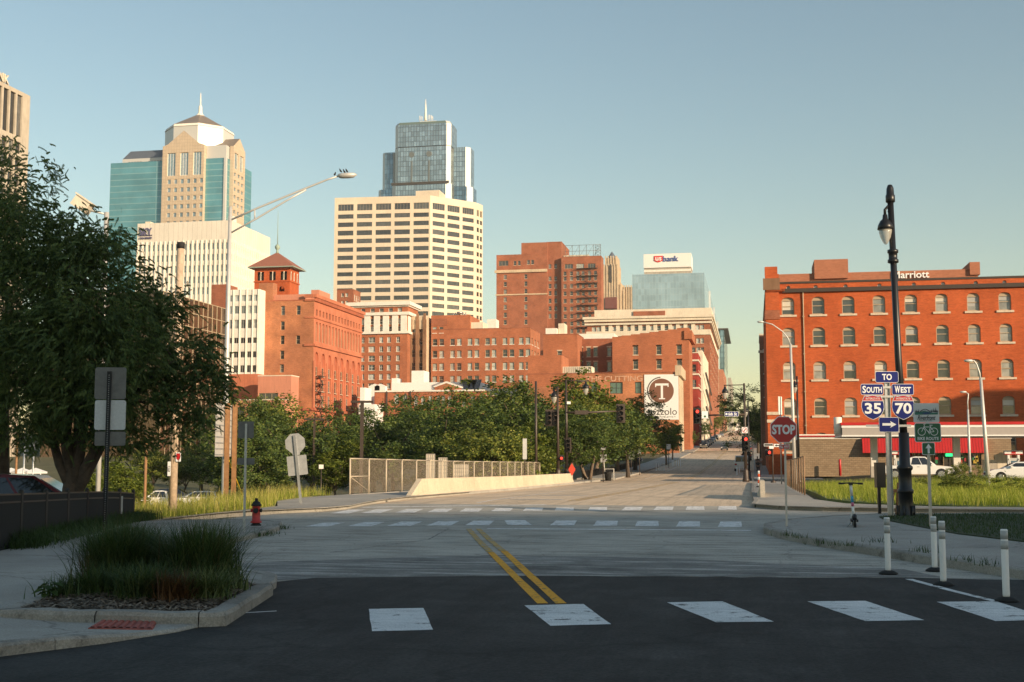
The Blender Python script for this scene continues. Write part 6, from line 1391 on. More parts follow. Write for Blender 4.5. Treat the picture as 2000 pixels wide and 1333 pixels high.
def sign_rect(par, x0, z0, x1, z1, y, face, border, bw=.018, r=.04, name='sign_panel', back=ALUM):
    """panel with border rim and field: returns the panel object (front looks at -Y)"""
    o = plate(par, rrect(x0,z0,x1,z1,r), y, .012, border, name)
    plate(o, rrect(x0+bw,z0+bw,x1-bw,z1-bw,r*.8), y-.004, .0035, face, 'field'); return o
# --- interstate sign assembly on galvanised post
a = At(1740, 1010, .15); rzv = YAW*.95
t = thing('route_sign_assembly', 'blue interstate 35 and 70 route sign assembly on galvanised post', 'road sign', a.loc, rzv)
mb = MB(); w = .075; xp = a.lx(1742,900)
top = a.lz(748); mb.box((-.075,-.03,-.1), (-.06,.05,top)); mb.box((.06,-.03,-.1), (.075,.05,top)); mb.box((-.06,.02,-.1), (.06,.05,top)); mb.build('post', GALV, t)
for py in (757, 775, 832): mb = MB(); z = a.lz(py); mb.box((-.62,-.035,z-.03), (.62,-.0301,z+.03)) if py != 757 else mb.box((-.4,-.035,z-.03), (.4,-.0301,z+.03)); mb.build('cross_bar', GALV, t)
X_ = lambda px: (px-1741.5)*a.k; Z_ = a.lz
def blue(x0, y0, x1, y1, s=None, hh=None, nm='sign_panel'):
    o = sign_rect(t, X_(x0), Z_(y1), X_(x1), Z_(y0), -.055, S_BLUE, S_WHITE, .010, .05, nm)
    if s:
        cx, cz, w_, h_ = (X_(x0)+X_(x1))/2, (Z_(y0)+Z_(y1))/2, abs(X_(x1)-X_(x0)), abs(Z_(y1)-Z_(y0)); text(s, .3, S_WHITE, o, (cx,-.0605,cz), bold=.008, width=w_*hh[0], height=h_*hh[1])
    return o
blue(1718,726,1763,748,'TO',(.42,.55))
o = blue(1689,750.5,1733,772,'S',(.16,.66)); o.children[-1].location.x = X_(1695.5); text('OUTH', .3, S_WHITE, o, (X_(1714.8),-.0605,Z_(762.2)), bold=.008, width=30*a.k, height=11.5*a.k)
o = blue(1749.5,750.5,1792,772,'W',(.24,.66)); o.children[-1].location.x = X_(1760); text('EST', .3, S_WHITE, o, (X_(1776.5),-.0605,Z_(762.2)), bold=.008, width=20*a.k, height=11.5*a.k)
def shield(cx, cz, s, k=1.0):
    pts = []
    L = [(-.70,1.0),(-.5,.95),(-.25,1.0),(0,1.06),(.25,1.0),(.5,.95),(.70,1.0)]
    Rr = [(.84,.72),(.96,.35),(.98,0),(.9,-.35),(.72,-.66),(.42,-.9),(0,-1.08),(-.42,-.9),(-.72,-.66),(-.9,-.35),(-.98,0),(-.96,.35),(-.84,.72)]
    return [(cx+x*s*k, cz+z*s*k) for x, z in (L+Rr)][::-1]
for cxp, num in ((1711.5,'35'), (1770.5,'70')):
    cx, cz, s = X_(cxp), Z_(796), 22.6*a.k; o = plate(t, shield(cx,cz,s), -.06, .012, S_WHITE, 'route_shield'); plate(o, shield(cx,cz,s,.965), -.064, .0035, S_BLUE, 'field')
    sh_ = [p for p in shield(cx,cz,s,.935) if p[1] > cz+s*.6]; e = s*.9
    plate(o, [(cx-e*.97,cz+s*.56),(cx+e*.97,cz+s*.56)] + [(cx+x*s*.93,cz+z*s*.93) for x,z in ((.86,.72),(.70,1.0),(.5,.95),(.25,1.0),(0,1.06),(-.25,1.0),(-.5,.95),(-.70,1.0),(-.86,.72))], -.068, .0035, S_RED, 'red_band')
    mb = MB(); mb.box((cx-e*1.0,-.0695,cz+s*.53), (cx+e*1.0,-.0645,cz+s*.565)); mb.build('white_rule', S_WHITE, o)
    text('INTERSTATE', .1, S_WHITE, o, (cx,-.0705,cz+s*.74), bold=.0, width=s*1.2, height=s*.17); text(num, .4, S_WHITE, o, (cx,-.0685,cz-s*.1), bold=.012, width=s*1.42, height=s*.95)
o = blue(1722.5,815.5,1761,844.5); cz = Z_(829.5); plate(o, [(X_(1729),cz-2.4*a.k),(X_(1746),cz-2.4*a.k),(X_(1744),cz-6.5*a.k),(X_(1756),cz),(X_(1744),cz+6.5*a.k),(X_(1746),cz+2.4*a.k),(X_(1729),cz+2.4*a.k)], -.0625, .003, S_WHITE, 'arrow')
# black cabinet and leaning barricade rail behind the post
c = At(1732, 1005, .15); cb = thing('signal_cabinet', 'black utility cabinet on a post behind the route sign post', 'cabinet', c.loc, rzv)
mb = MB(); mb.box((-.16,.25,.0), (-.08,.33,.9)); mb.build('post', BLACK, cb); mb = MB(); mb.box((-.2,.2,.75), (.06,.45,1.45)); mb.box((-.21,.19,1.45), (.07,.46,1.47)); mb.build('box', BLACK, cb)
c2 = At(1752, 1006, .15); lr = thing('leaning_rail', 'short weathered rail leaning beside the lamp post base', 'rail', c2.loc, rzv); mb = MB(); mb.box((-.05,.1,.62), (.16,.16,.72)); mb.tube([(-.04,.13,.62),(-.12,.13,0)], .03, 6); mb.tube([(.1,.13,.9),(.02,.13,0)], .035, 6); mb.build('rail', RUST, lr)
# --- bike route sign
a2 = At(1817, 1031, .15); t2 = thing('bike_route_sign', 'green bike route sign under white riverfront plate on perforated post', 'road sign', a2.loc, YAW*.9); kx = lambda px: (px-1812)*a2.k; kz = a2.lz
mb = MB(); mb.box((-.03+.02,0,-.2), (.03+.02,.05,kz(800))); mb.build('post', GALV, t2)
o = sign_rect(t2, kx(1786), kz(826), kx(1835.5), kz(788), -.02, plain('plate_white', (.62,.63,.62), .5), S_WHITE, .004, .03, 'riverfront_plate')
hz = lambda u, v: (kx(1786)+u*(kx(1835.5)-kx(1786)), kz(826)+v*(kz(788)-kz(826)))
G1 = plain('plate_green', (.03,.16,.12), .5); B1 = plain('plate_blue', (.02,.06,.16), .5)
plate(o, [hz(.05,.40),(hz(.95,.42)),hz(.95,.53),hz(.78,.50),hz(.6,.56),hz(.4,.60),hz(.22,.55),hz(.05,.53)], -.0275, .002, G1, 'hill_shape'); plate(o, [hz(.28,.50),hz(.45,.41),hz(.62,.46),hz(.72,.53),hz(.5,.54)], -.0305, .002, B1, 'river_shape')
mb = MB(); N_ = 14
for i in range(N_):
    u0, u1 = .25+.4*i/N_, .25+.4*(i+1)/N_; f = lambda u: .56+.13*math.sin(math.pi*(u-.25)/.4); p, q = hz(u0,f(u0)), hz(u1,f(u1)); mb.box((p[0],-.031,min(p[1],q[1])-.004), (q[0],-.0285,max(p[1],q[1])+.004))
    if i % 2 == 0: b_ = hz(u0,.56); mb.box((p[0]-.003,-.0305,b_[1]), (p[0]+.003,-.0285,p[1]))
for u, h_ in ((.06,.08),(.1,.1),(.14,.07),(.18,.12),(.66,.1),(.7,.13),(.76,.17),(.8,.1),(.84,.2),(.88,.11),(.92,.08)):
    p = hz(u,.54); q = hz(u+.045,.54); m = hz(u+.022,.54+h_*1.3); mb.add([(p[0],-.0312,p[1]),(q[0],-.0312,q[1]),(m[0],-.0312,m[1])], [(0,1,2)])
mb.build('skyline_shape', S_BLACK, o); text('Riverfront', .2, S_BLACK, o, (*[hz(.5,.26)[0]], -.029, hz(.5,.26)[1]), bold=.002, shear=.35, width=35*a2.k, height=9.5*a2.k); text('HERITAGE TRAIL', .1, S_BLACK, o, (hz(.47,.1)[0],-.029,hz(.47,.1)[1]), width=25*a2.k, height=1.4*a2.k)
o = sign_rect(t2, kx(1787), kz(864), kx(1838), kz(826.6), -.024, S_GREEN, S_WHITE, .013, .045, 'bike_panel'); text('BIKE ROUTE', .15, S_WHITE, o, (kx(1812.5),-.031,kz(857)), bold=.003, width=41*a2.k, height=6.2*a2.k)
mb = MB(); bx = lambda u: kx(1812.5+u); bz_ = lambda v: kz(841.5)+v*a2.k
def stroke(pts, w=.55, y=-.0295):
    for (x0,z0_),(x1,z1_) in zip(pts[:-1], pts[1:]):
        d = Vector((x1-x0,z1_-z0_)); 
        if d.length < 1e-6: continue
        d.normalize(); n_ = Vector((-d.y,d.x))*w; q = [(x0+n_.x,z0_+n_.y),(x0-n_.x,z0_-n_.y),(x1-n_.x,z1_-n_.y),(x1+n_.x,z1_+n_.y)]; mb.add([(bx(u),y,bz_(v)) for u,v in q], [(0,1,2,3)])
for cx in (-12,12): stroke([(cx+7.2*math.cos(R(a_)), -2+7.2*math.sin(R(a_))) for a_ in range(0,361,20)])
stroke([(-12,-2),(-6.3,9.5),(-7.5,12.5),(-4,13)]); stroke([(-7.5,7),(5,7)]); stroke([(6.5,10.5),(1.5,-3.5),(-7.5,7)]); stroke([(5,7),(12,-2),(1.5,-3.5)]); stroke([(3,10.5),(9.5,10.5)]); stroke([(1.5,-3.5),(3,-7)])
mb.build('bicycle_symbol', S_WHITE, o)
o = sign_rect(t2, kx(1800.5), kz(889), kx(1825.5), kz(864.6), -.02, S_GREEN, S_WHITE, .013, .03, 'arrow_panel'); cx = kx(1813); plate(o, [(cx-.024,kz(886)),(cx+.024,kz(886)),(cx+.024,kz(876)),(cx+.072,kz(876)),(cx,kz(867)),(cx-.072,kz(876)),(cx-.024,kz(876))], -.0275, .003, S_WHITE, 'arrow')
# --- stop sign with all way plate
a3 = At(1536, 1028, .15); t3 = thing('stop_sign', 'red stop sign with all way plate on thin steel post', 'road sign', a3.loc, YAW); kx = lambda px: (px-1535)*a3.k; kz = a3.lz
mb = MB(); mb.box((-.022+.01,0,-.2), (.022+.01,.035,kz(812))); mb.build('post', GALV, t3)
octp = lambda r, cx=0, cz=0: [(cx+r*math.cos(R(22.5+45*i)), cz+r*math.sin(R(22.5+45*i))) for i in range(8)]
cz, r_ = kz(839.5), 27.6*a3.k; cx = kx(1533); o = plate(t3, octp(r_*1.0,cx,cz), -.02, .012, S_WHITE, 'stop_panel'); plate(o, octp(r_*.95,cx,cz), -.024, .0035, S_RED, 'field'); text('STOP', .3, S_WHITE, o, (cx,-.0265,cz), bold=.012, width=45*a3.k, height=19*a3.k)
o = sign_rect(t3, kx(1523.5), kz(877.5), kx(1544), kz(868), -.02, S_RED, S_WHITE, .008, .01, 'all_way_plate'); text('ALL WAY', .1, S_WHITE, o, (kx(1533.7),-.026,kz(872.8)), bold=.002, width=18*a3.k, height=5*a3.k)
# --- left signs seen from behind
a4 = At(205, 1032, .15); t4 = thing('sign_back_tall', 'three sign backs on a black perforated post at the left', 'road sign', a4.loc, YAW+.1); kx = lambda px: (px-205)*a4.k; kz = a4.lz
mb = MB(); ztop = kz(726); mb.box((-.045,-.06,-.2), (.045,.0,ztop)); mb.build('post', BLACKM, t4); mb = MB()
for i in range(int(ztop/.05)): mb.box((-.008,-.0625,.05*i), (.008,-.0605,.05*i+.016))
mb.build('post_holes', ALUM, t4)['kind'] = 'stuff'
plate(t4, rrect(kx(177),kz(780),kx(236.5),kz(718),.05), .005, .012, ALUMD, 'sign_panel'); plate(t4, rrect(kx(178.5),kz(840),kx(237.5),kz(782),.05), .006, .012, plain('white_sign_back', (.50,.52,.52), .6, var=.1, scale=20), 'sign_panel'); plate(t4, rrect(kx(180),kz(871),kx(238.5),kz(843.5),.04), .004, .012, ALUMD, 'sign_panel')
a5 = At(477, 1035, .15); t5 = thing('sign_back_square', 'dark square sign back and small plate on thin grey post near hydrant', 'road sign', a5.loc, YAW+.05); kx = lambda px: (px-477)*a5.k; kz = a5.lz
mb = MB(); mb.box((-.025,-.04,-.1), (.025,0,kz(828))); mb.build('post', GALV, t5); plate(t5, rrect(kx(461),kz(856.5),kx(491.5),kz(823.5),.03), .004, .01, ALUMD, 'sign_panel'); plate(t5, rrect(kx(461),kz(908),kx(494),kz(895),.02), .004, .01, ALUMD, 'sign_panel')
a6 = At(588, 985, .1); t6 = thing('leaning_sign_back', 'leaning octagon and square sign backs on a tilted post in the verge', 'road sign', a6.loc, YAW+.05); kx = lambda px: (px-588)*a6.k; kz = a6.lz
t6.rotation_euler = (0, R(-6.5), YAW+.05); mb = MB(); L_ = kz(850); mb.box((-.045,-.06,-.2), (.045,0,L_)); mb.build('post', GALV, t6)
k_ = a6.k; plate(t6, octp(20.5*k_,.0,118*k_), .005, .012, ALUM, 'stop_panel_back'); plate(t6, rrect(-19*k_,56*k_,19*k_,94*k_,.03), .005, .012, ALUM, 'sign_panel'); plate(t6, rrect(-7*k_,95*k_,7*k_,101*k_,.01), .004, .012, ALUM, 'sign_plate')
# --- large panel sign on two steel posts, seen edge-on
p0 = G(441, 978, .05); t7 = thing('guide_sign_back', 'ribbed back of a big guide sign on two rusty steel posts', 'road sign', (p0[0],p0[1],.05), R(99)); d7 = depth_of(*p0); k7 = d7/FPX; z7 = lambda py: atD(1000,py,d7).z-.05
for x in (0., 1.15):
    mb = MB(); mb.box((x-.08,-.012,-3), (x+.08,.012,z7(788))); mb.box((x-.085,-.08,-3), (x-.07,.08,z7(788))); mb.box((x+.07,-.08,-3), (x+.085,.08,z7(788))); mb.build('steel_post', RUST, t7)
mb = MB(); mb.box((-1.25,.12,z7(892)), (1.35,.14,z7(790))); mb.build('sign_panel', GALVL, t7)
for i in range(9): mb = MB(); z = z7(892)+(z7(790)-z7(892))*(i+.2)/9; mb.box((-1.25,.10,z), (1.35,.1199,z+.05)); mb.build('rib', ALUM, t7)
# --- utility pole with guy wire and plates
a8 = At(337, 996, .05); t8 = thing('utility_pole', 'bare weathered wooden utility pole standing in the left verge', 'pole', a8.loc, YAW); z8 = a8.lz
mb = MB(); mb.tube([(0,0,-.3),(0,0,z8(760)),(.05,0,z8(478))], [.14,.125,.11], 12); mb.build('shaft', WOOD, t8); mb = MB(); mb.tube([(.05,0,z8(486)),(.05,0,z8(474))], [.13,.13], 10); mb.build('cap', BLACKM, t8)
o = sign_rect(t8, .1, z8(902), .1+10*a8.k, z8(884), -.15, S_WHITE, S_WHITE, .01, .02, 'shield_plate'); plate(o, [(.12,z8(896)),(.1+5*a8.k,z8(900)),(.08+10*a8.k,z8(896)),(.08+10*a8.k,z8(886)),(.12,z8(886))], -.157, .002, S_RED, 'red_emblem')
o = sign_rect(t8, -.16, z8(930), -.16+6*a8.k, z8(902), -.15, S_WHITE, S_WHITE, .01, .01, 'number_plate'); text('63', .1, S_BLACK, o, (-.16+3*a8.k,-.158,z8(916)), width=.075, height=.2)
g0, g1 = atD(435,870,50), Vector((*G(474,975),.1)); gw = thing('guy_wire_guard', 'bright yellow guy wire guard slanting behind the sign posts', 'guy wire', (g1.x,g1.y,.1)); mb = MB(); mb.tube([(0,0,0), tuple(g0-g1)], .03, 6); mb.build('guard', YEL, gw); mb = MB(); mb.tube([tuple(g0-g1), tuple(atD(415,825,50)-g1)], .008, 4); mb.build('wire', GALV, gw)
# --- tall galvanised street lights
def bird(par, loc, rz): 
    mb = MB(); mb.lathe([(.0,-.0),(.05,.03),(.075,.1),(.06,.17),(.035,.2),(.045,.235),(.03,.27),(.0,.28)], 8); mb.v = [(x, y + z*.5, z) for x,y,z in mb.v]; mb.add([(-.03,-.02,.05),(.03,-.02,.05),(.0,-.2,-.02)], [(0,1,2)]); mb.add([(-.01,.14,.24),(.01,.14,.24),(0,.2,.235)], [(0,1,2)])
    o = mb.build('bird', BLACKM); o.location = loc; o.rotation_euler = (0,0,rz); o.scale = (.62,.62,.62); return o
p0 = Vector((*G(438,978),.0)); d9 = depth_of(p0.x,p0.y); t9 = thing('street_light', 'tall pale street light with long truss arm over the street at left', 'street light', p0); Z9 = lambda py: atD(1000,py,d9).z
L9 = lambda px, py: atD(px,py,d9)-p0
mb = MB(); mb.tube([(0,0,-3),(0,0,.5),tuple(L9(443,700)),tuple(L9(450,404))], [.16,.13,.105,.07], 12); mb.build('pole', GALVL, t9)
mb = MB(); mb.tube([tuple(L9(451,430)),tuple(L9(500,408)),tuple(L9(590,371)),tuple(L9(640,351)),tuple(L9(662,344))], [.042,.042,.042,.038,.035], 8); mb.tube([tuple(L9(451,455)),tuple(L9(500,428)),tuple(L9(560,392)),tuple(L9(598,371))], .037, 8); mb.tube([tuple(L9(497.5,409)),tuple(L9(497.5,430))], .03, 6); mb.build('truss_arm', GALVL, t9)
mb = MB(); hp = L9(672,343); mb.lathe([(.02,-.12),(.14,-.1),(.2,0),(.16,.08),(.02,.1)], 12); dx = Vector((math.cos(YAW),math.sin(YAW),0)); mb.v = [tuple(hp + dx*(x*2.2+.12) + Vector((0,0,1))*(z+.12*x) + Vector((-dx.y,dx.x,0))*y) for x,y,z in mb.v]; mb.build('luminaire', GALVL, t9)
for i, (px, py) in enumerate(((653,342),(667,336),(674,337),(679,336))):
    q = atD(px,py+1.5,d9); o = bird(None, q, YAW+(1.5 if i else -.5)); tag(o, ('dark bird standing alone on the lamp arm','left bird of three on the street light head','middle bird of three on the street light head','right bird of three on the street light head')[i], 'bird', 'birds on the street light')
def cobra(px, py, z, pytop, arm, label, r=.09, d=None, lean=0):
    xy = None
    if d: q = atD(px,py,d); xy = (q.x,q.y)
    a = At(px, py, z, xy); t = thing('street_light', label, 'street light', a.loc, YAW); zt_ = a.lz(pytop); k = a.k
    mb = MB(); mb.tube([(0,0,-.2),(lean*.5,0,zt_*.5),(lean,0,zt_)], [r*1.25,r*1.05,r*.8], 10); mb.build('pole', GALVL, t); mb = MB(); mb.tube([(lean,0,zt_-.15)]+[(lean+x*k,0,a.lz(y)) for x,y in arm], .045, 7); mb.build('arm', GALVL, t)
    ex, ey = arm[-1]; s = 1 if ex > 0 else -1; mb = MB(); mb.lathe([(.02,-.09),(.1,-.07),(.14,0),(.1,.06),(.02,.08)], 10); mb.v = [(lean+ex*k+x*2.0+s*.15, y, a.lz(ey)+z_) for x,y,z_ in mb.v]; mb.build('luminaire', GALVL, t); return t
cobra(1553, 941, .0, 672, [(-4,662),(-15,648),(-35,634),(-54,629)], 'tall galvanised street light with curved arm by the stop sign', .11, lean=-.12)
cobra(1932, 957, .0, 738, [(-2,728),(-7,712),(-12,705),(-17,705)], 'silver street light right of the meadow shrub', .10, lean=-.25)
cobra(1895, 932, .0, 800, [(0,785),(2,770),(-4,766)], 'slim silver street light at the forecourt edge', .09, d=95)
# --- black decorative lamp posts
def lantern(mb_parent, x, z, s=1.0):
    """pendant dome with acorn glass hanging below z"""
    mb = MB(); mb.lathe([(.02,0),(.03,-.1*s),(.09*s,-.13*s),(.11*s,-.3*s),(.2*s,-.38*s),(.29*s,-.55*s),(.32*s,-.72*s),(.3*s,-.73*s)], 14, 0, (x,0,z)); o = mb.build('lamp_shade', BLACK, mb_parent)
    mb = MB(); mb.lathe([(.26*s,-.72*s),(.25*s,-.85*s),(.2*s,-1.05*s),(.09*s,-1.28*s),(.02*s,-1.34*s)], 14, 0, (x,0,z)); g = mb.build('lamp_glass', LENS, mb_parent); return o
a = At(1770, 1009, .15); t = thing('lamp_post', 'big black lamp post with fluted base and bell lantern at the right', 'lamp post', a.loc, YAW); Z_ = a.lz; k = a.k
mb = MB(); mb.lathe([(.22,-.1),(.22,.02),(.195,.05),(.19,.62),(.22,.66),(.22,.72),(.18,.76),(.175,1.25),(.215,1.3),(.215,1.36),(.15,1.42),(.14,2.3)], 16); mb.build('base', BLACK, t)
for i in range(6): mb = MB(); an = i*1.047; mb.tube([(.23*math.cos(an),.23*math.sin(an),-.1),(.23*math.cos(an),.23*math.sin(an),.3)], .03, 6); mb.build('anchor_bolt', BLACK, t)
ln = -.18; mb = MB(); mb.tube([(0,0,2.2),(ln*.5,0,Z_(700)),(ln,0,Z_(392))], [.105,.096,.084], 16); mb.build('shaft', BLACK, t)
mb = MB(); mb.lathe([(.1,-.1),(.15,-.08),(.15,.0),(.12,.02),(.12,.18),(.15,.2),(.15,.28),(.1,.3)], 14, 0, (ln*.85,0,Z_(508))); mb.lathe([(.11,0),(.13,.02),(.13,.2),(.11,.22),(.1,.4),(.06,.5),(0,.52)], 14, 0, (ln,0,Z_(396))); mb.build('collar', BLACK, t)
mb = MB(); zl_ = Z_(402); lx_ = ln-11.5*k; mb.tube([(ln,0,zl_),(ln-5*k,0,zl_-.02),(lx_,0,zl_-.12),(lx_,0,zl_-.3)], .04, 8); mb.tube([(ln,0,zl_-.5),(ln-5*k,0,zl_-.15)], .02, 6); mb.build('bracket', BLACK, t); lantern(t, lx_, Z_(414), .7)
# --- signal masts and lamp posts across the bridge
def head(par, x, y, z, n=3, lit=None, face=1, name='signal_head', s=1.0):
    mb = MB(); h = .36*s*n; mb.box((x-.19*s,y-.1,z-h), (x+.19*s,y+.12,z)); mb.box((x-.3*s,y+.1,z-h-.12), (x+.3*s,y+.12,z+.12)); o = mb.build(name, BROWNM if face < 0 else BLACKM, par)
    for i in range(n):
        c = (x, y-.1, z-.36*s*(i+.5)); m = LED_R if lit == i else BLACKM; mb = MB(); mb.lathe([(.13*s,0),(.13*s,.012)], 12); mb.v = [(c[0]+a_, c[1]-.003-c_, c[2]+b_) for a_,b_,c_ in mb.v]; mb.build('lens', m, o)
        mb = MB(); mb.tube([(c[0],c[1],c[2]),(c[0],c[1]-.22,c[2]-.01)], .15*s, 12, cap=False); mb.build('visor', BLACKM, o)
    return o
def mast(label, px, py, z, d, pytop, group='signal masts'):
    q = atD(px, py, d); zb_ = zt(q.x,q.y)+.15; t = thing('signal_mast', label, 'signal mast', (q.x,q.y,zb_), YAW, group); k = d/FPX; Z_ = lambda y: atD(1000,y,d).z - zb_
    mb = MB(); mb.lathe([(.32,-.1),(.32,.1),(.26,.2),(.22,.9),(.16,1.1)], 12); mb.build('base', BROWNM, t); mb = MB(); mb.tube([(0,0,.9),(-.02,0,Z_(pytop))], [.15,.085], 10); mb.build('pole', BROWNM, t); return t, k, Z_
t, k, Z_ = mast('dark signal mast with long arm and hanging lamp left of the street', 1107, 930, 0, 108, 742)
mb = MB(); mb.tube([(0,0,Z_(806)),(30*k,0,Z_(806.5)),(108*k,0,Z_(803))], [.12,.1,.06], 8); mb.build('mast_arm', BROWNM, t); mb = MB(); mb.box((16*k,-.1,Z_(810)), (42*k,.1,Z_(802))); mb.build('sign_back', BROWNM, t); head(t, 106*k, 0, Z_(792), 3, None, -1, s=1.3)
mb = MB(); mb.tube([(0,0,Z_(744)),(44*k,0,Z_(744.5))], .05, 7); mb.tube([(0,0,Z_(775)),(8*k,0,Z_(758)),(25*k,0,Z_(747)),(36*k,0,Z_(745))], .025, 6); mb.build('lamp_arm', BROWNM, t); lantern(t, 38*k, Z_(744), .95)
mb = MB(); mb.box((.02,-.35,Z_(790)), (.35,.2,Z_(785))); mb.build('camera_box', WHITEP, t); head(t, .1, -.15, Z_(858), 3, None, -1)
t, k, Z_ = mast('dark lamp post with signals and pendant lamp beside mast arm', 1090, 928, 0, 106, 755); mb = MB(); mb.tube([(0,0,Z_(760)),(-7*k,0,Z_(758))], .05, 7); mb.build('lamp_arm', BROWNM, t); lantern(t, -7*k, Z_(760), .95); head(t, -17*k, 0, Z_(803), 3, None, -1, s=1.1); head(t, -5*k, .1, Z_(803), 3, None, -1, s=1.1); o = head(t, 6.5*k, -.1, Z_(892), 1, 0, 1, 'pedestrian_signal', .85)
mb = MB(); mb.tube([(0,0,Z_(812)),(-20*k,0,Z_(812))], .05, 6); mb.build('bracket', BROWNM, t)
q = atD(1047,905,104); t = thing('plain_dark_pole', 'plain dark pole left of the two lamp posts', 'pole', (q.x,q.y,zt(q.x,q.y))); mb = MB(); mb.tube([(0,0,-.2),(0,0,atD(1047,745,104).z-zt(q.x,q.y))], [.13,.1], 8); mb.build('shaft', BROWNM, t)
for px, d, pt, lab, th in ((706,100,786,'dark square lamp pole behind the left end of bridge fence',.13),(613,118,820,'dark lamp pole with flat cross head before the exchange building',.1)):
    q = atD(px,905,d); zb_ = zt(q.x,q.y); t = thing('area_light_pole', lab, 'pole', (q.x,q.y,zb_), YAW); zz = atD(px,pt,d).z-zb_; mb = MB(); mb.box((-th,-th,-.2), (th,th,zz)); mb.build('shaft', BROWNM, t); mb = MB(); mb.box((-.9,-.25,zz-.05), (.9,.25,zz+.12)); mb.build('flood_head', BROWNM, t)
t, k, Z_ = mast('dark signal mast at the right corner with street name sign', 1457, 938, 0, 112, 749)
mb = MB(); mb.tube([(0,0,Z_(810)),(-92*k,0,Z_(812))], [.12,.06], 8); mb.build('mast_arm', BROWNM, t); mb = MB(); mb.tube([(-.05,0,Z_(752)),(-40*k,0,Z_(753))], .045, 7); mb.tube([(-.05,0,Z_(775)),(-10*k,0,Z_(762)),(-30*k,0,Z_(754))], .025, 6); mb.build('lamp_arm', BROWNM, t); lantern(t, -38*k, Z_(753), .95)
head(t, -93*k, -.05, Z_(800), 3, 0, 1, s=1.1); head(t, -.3*k, -.25, Z_(854), 3, 0, 1, s=1.1)
o = sign_rect(t, -40*k, Z_(814), -13*k, Z_(804.5), -.2, S_BLUE, S_WHITE, .03, .05, 'street_name_sign'); text('6th St', .3, S_WHITE, o, (-24.5*k,-.21,Z_(809.2)), bold=.01, width=17*k, height=6*k); disc(-36.5*k, Z_(809.3), 2.1*k, -.21, S_WHITE, 'emblem', o)
o = sign_rect(t, -85*k, Z_(818.5), -72*k, Z_(803), -.2, S_WHITE, S_BLACK, .02, .03, 'regulatory_sign'); disc(-78.5*k, Z_(814), 2.2*k, -.21, S_GREEN, 'green_disc', o)
o = sign_rect(t, -8*k, Z_(847), 4*k, Z_(834.5), -.3, S_WHITE, S_BLACK, .015, .03, 'no_right_turn_sign'); disc(-2*k, Z_(840.7), 5*k, -.31, S_RED, 'prohibition_ring', o, 4.1*k); mb = MB(); mb.box((-.03,-.311,-.2), (.03,-.309,.2), 0, Matrix.Translation((-2*k,0,Z_(840.7))) @ Matrix.Rotation(R(45),4,'Y')); mb.build('prohibition_bar', S_RED, o); mb = MB(); mb.box((-2.4*k,-.3065,Z_(844)), (-1.6*k,-.3062,Z_(840))); mb.box((-2.4*k,-.3066,Z_(840)), (.6*k,-.3063,Z_(839))); mb.build('arrow', S_BLACK, o)
for px, d, pt, lab in ((1560,106,735,'black lamp post beside the stop sign'),(1463,125,785,'slim dark lamp post behind the right signal mast')):
    q = atD(px,905,d); zb_ = zt(q.x,q.y)+.1; t = thing('lamp_post', lab, 'lamp post', (q.x,q.y,zb_), YAW); k = d/FPX; Z_ = lambda y: atD(1000,y,d).z-zb_
    mb = MB(); mb.lathe([(.25,-.1),(.25,.1),(.19,.2),(.19,.7),(.13,.9)], 10); mb.tube([(0,0,.8),(0,0,Z_(pt))], [.11,.07], 8); mb.build('shaft', BLACK, t); mb = MB(); mb.tube([(0,0,Z_(pt+8)),(-4.5*k,0,Z_(pt+6)),(-4.5*k,0,Z_(pt+9))], .03, 6); mb.build('bracket', BLACK, t); lantern(t, -4.5*k, Z_(pt+8), .85)
# one way sign and pedestrian signal post by the corner
q = atD(1510,930,100); zb_ = zt(q.x,q.y)+.14; t = thing('one_way_sign', 'black one way arrow signs above a red hand signal by the corner', 'road sign', (q.x,q.y,zb_), YAW); k = 100/FPX; Z_ = lambda y: atD(1000,y,100).z-zb_
mb = MB(); mb.tube([(0,0,-.1),(0,0,Z_(866))], .05, 8); mb.lathe([(.2,-.1),(.2,.12),(.1,.2)], 10); mb.build('post', BROWNM, t); o = sign_rect(t, 2*k, Z_(874), 22*k, Z_(867), -.07, S_WHITE, S_BLACK, .02, .02, 'one_way_panel'); cz = Z_(870.5); plate(o, [(4*k,cz),(7.5*k,cz+2.6*k),(7.5*k,cz+1.1*k),(20*k,cz+1.1*k),(20*k,cz-1.1*k),(7.5*k,cz-1.1*k),(7.5*k,cz-2.6*k)], -.078, .002, S_BLACK, 'arrow'); sign_rect(t, -17*k, Z_(872), 1*k, Z_(867), -.07, S_BLACK, S_WHITE, .03, .02, 'one_way_panel'); sign_rect(t, -7*k, Z_(877), 2*k, Z_(872), -.07, S_WHITE, S_WHITE, .02, .02, 'small_plate'); head(t, -7*k, 0, Z_(880), 1, 0, 1, 'pedestrian_signal', .95)
# pale post boxes and round bases beside it
q = atD(1527,930,93); t = thing('pale_sign_backs', 'tall narrow pale sign seen edge on behind the stop sign', 'sign', (q.x,q.y,zt(q.x,q.y)+.14), YAW+1.0); Z_ = lambda y: atD(1000,y,93).z-zt(q.x,q.y)-.14; mb = MB(); mb.box((-.35,0,Z_(810)), (.35,.05,Z_(775))); mb.build('panel', WHITES, t); mb = MB(); mb.tube([(0,.03,0),(0,.03,Z_(775))], .05, 8); mb.build('post', GALV, t)
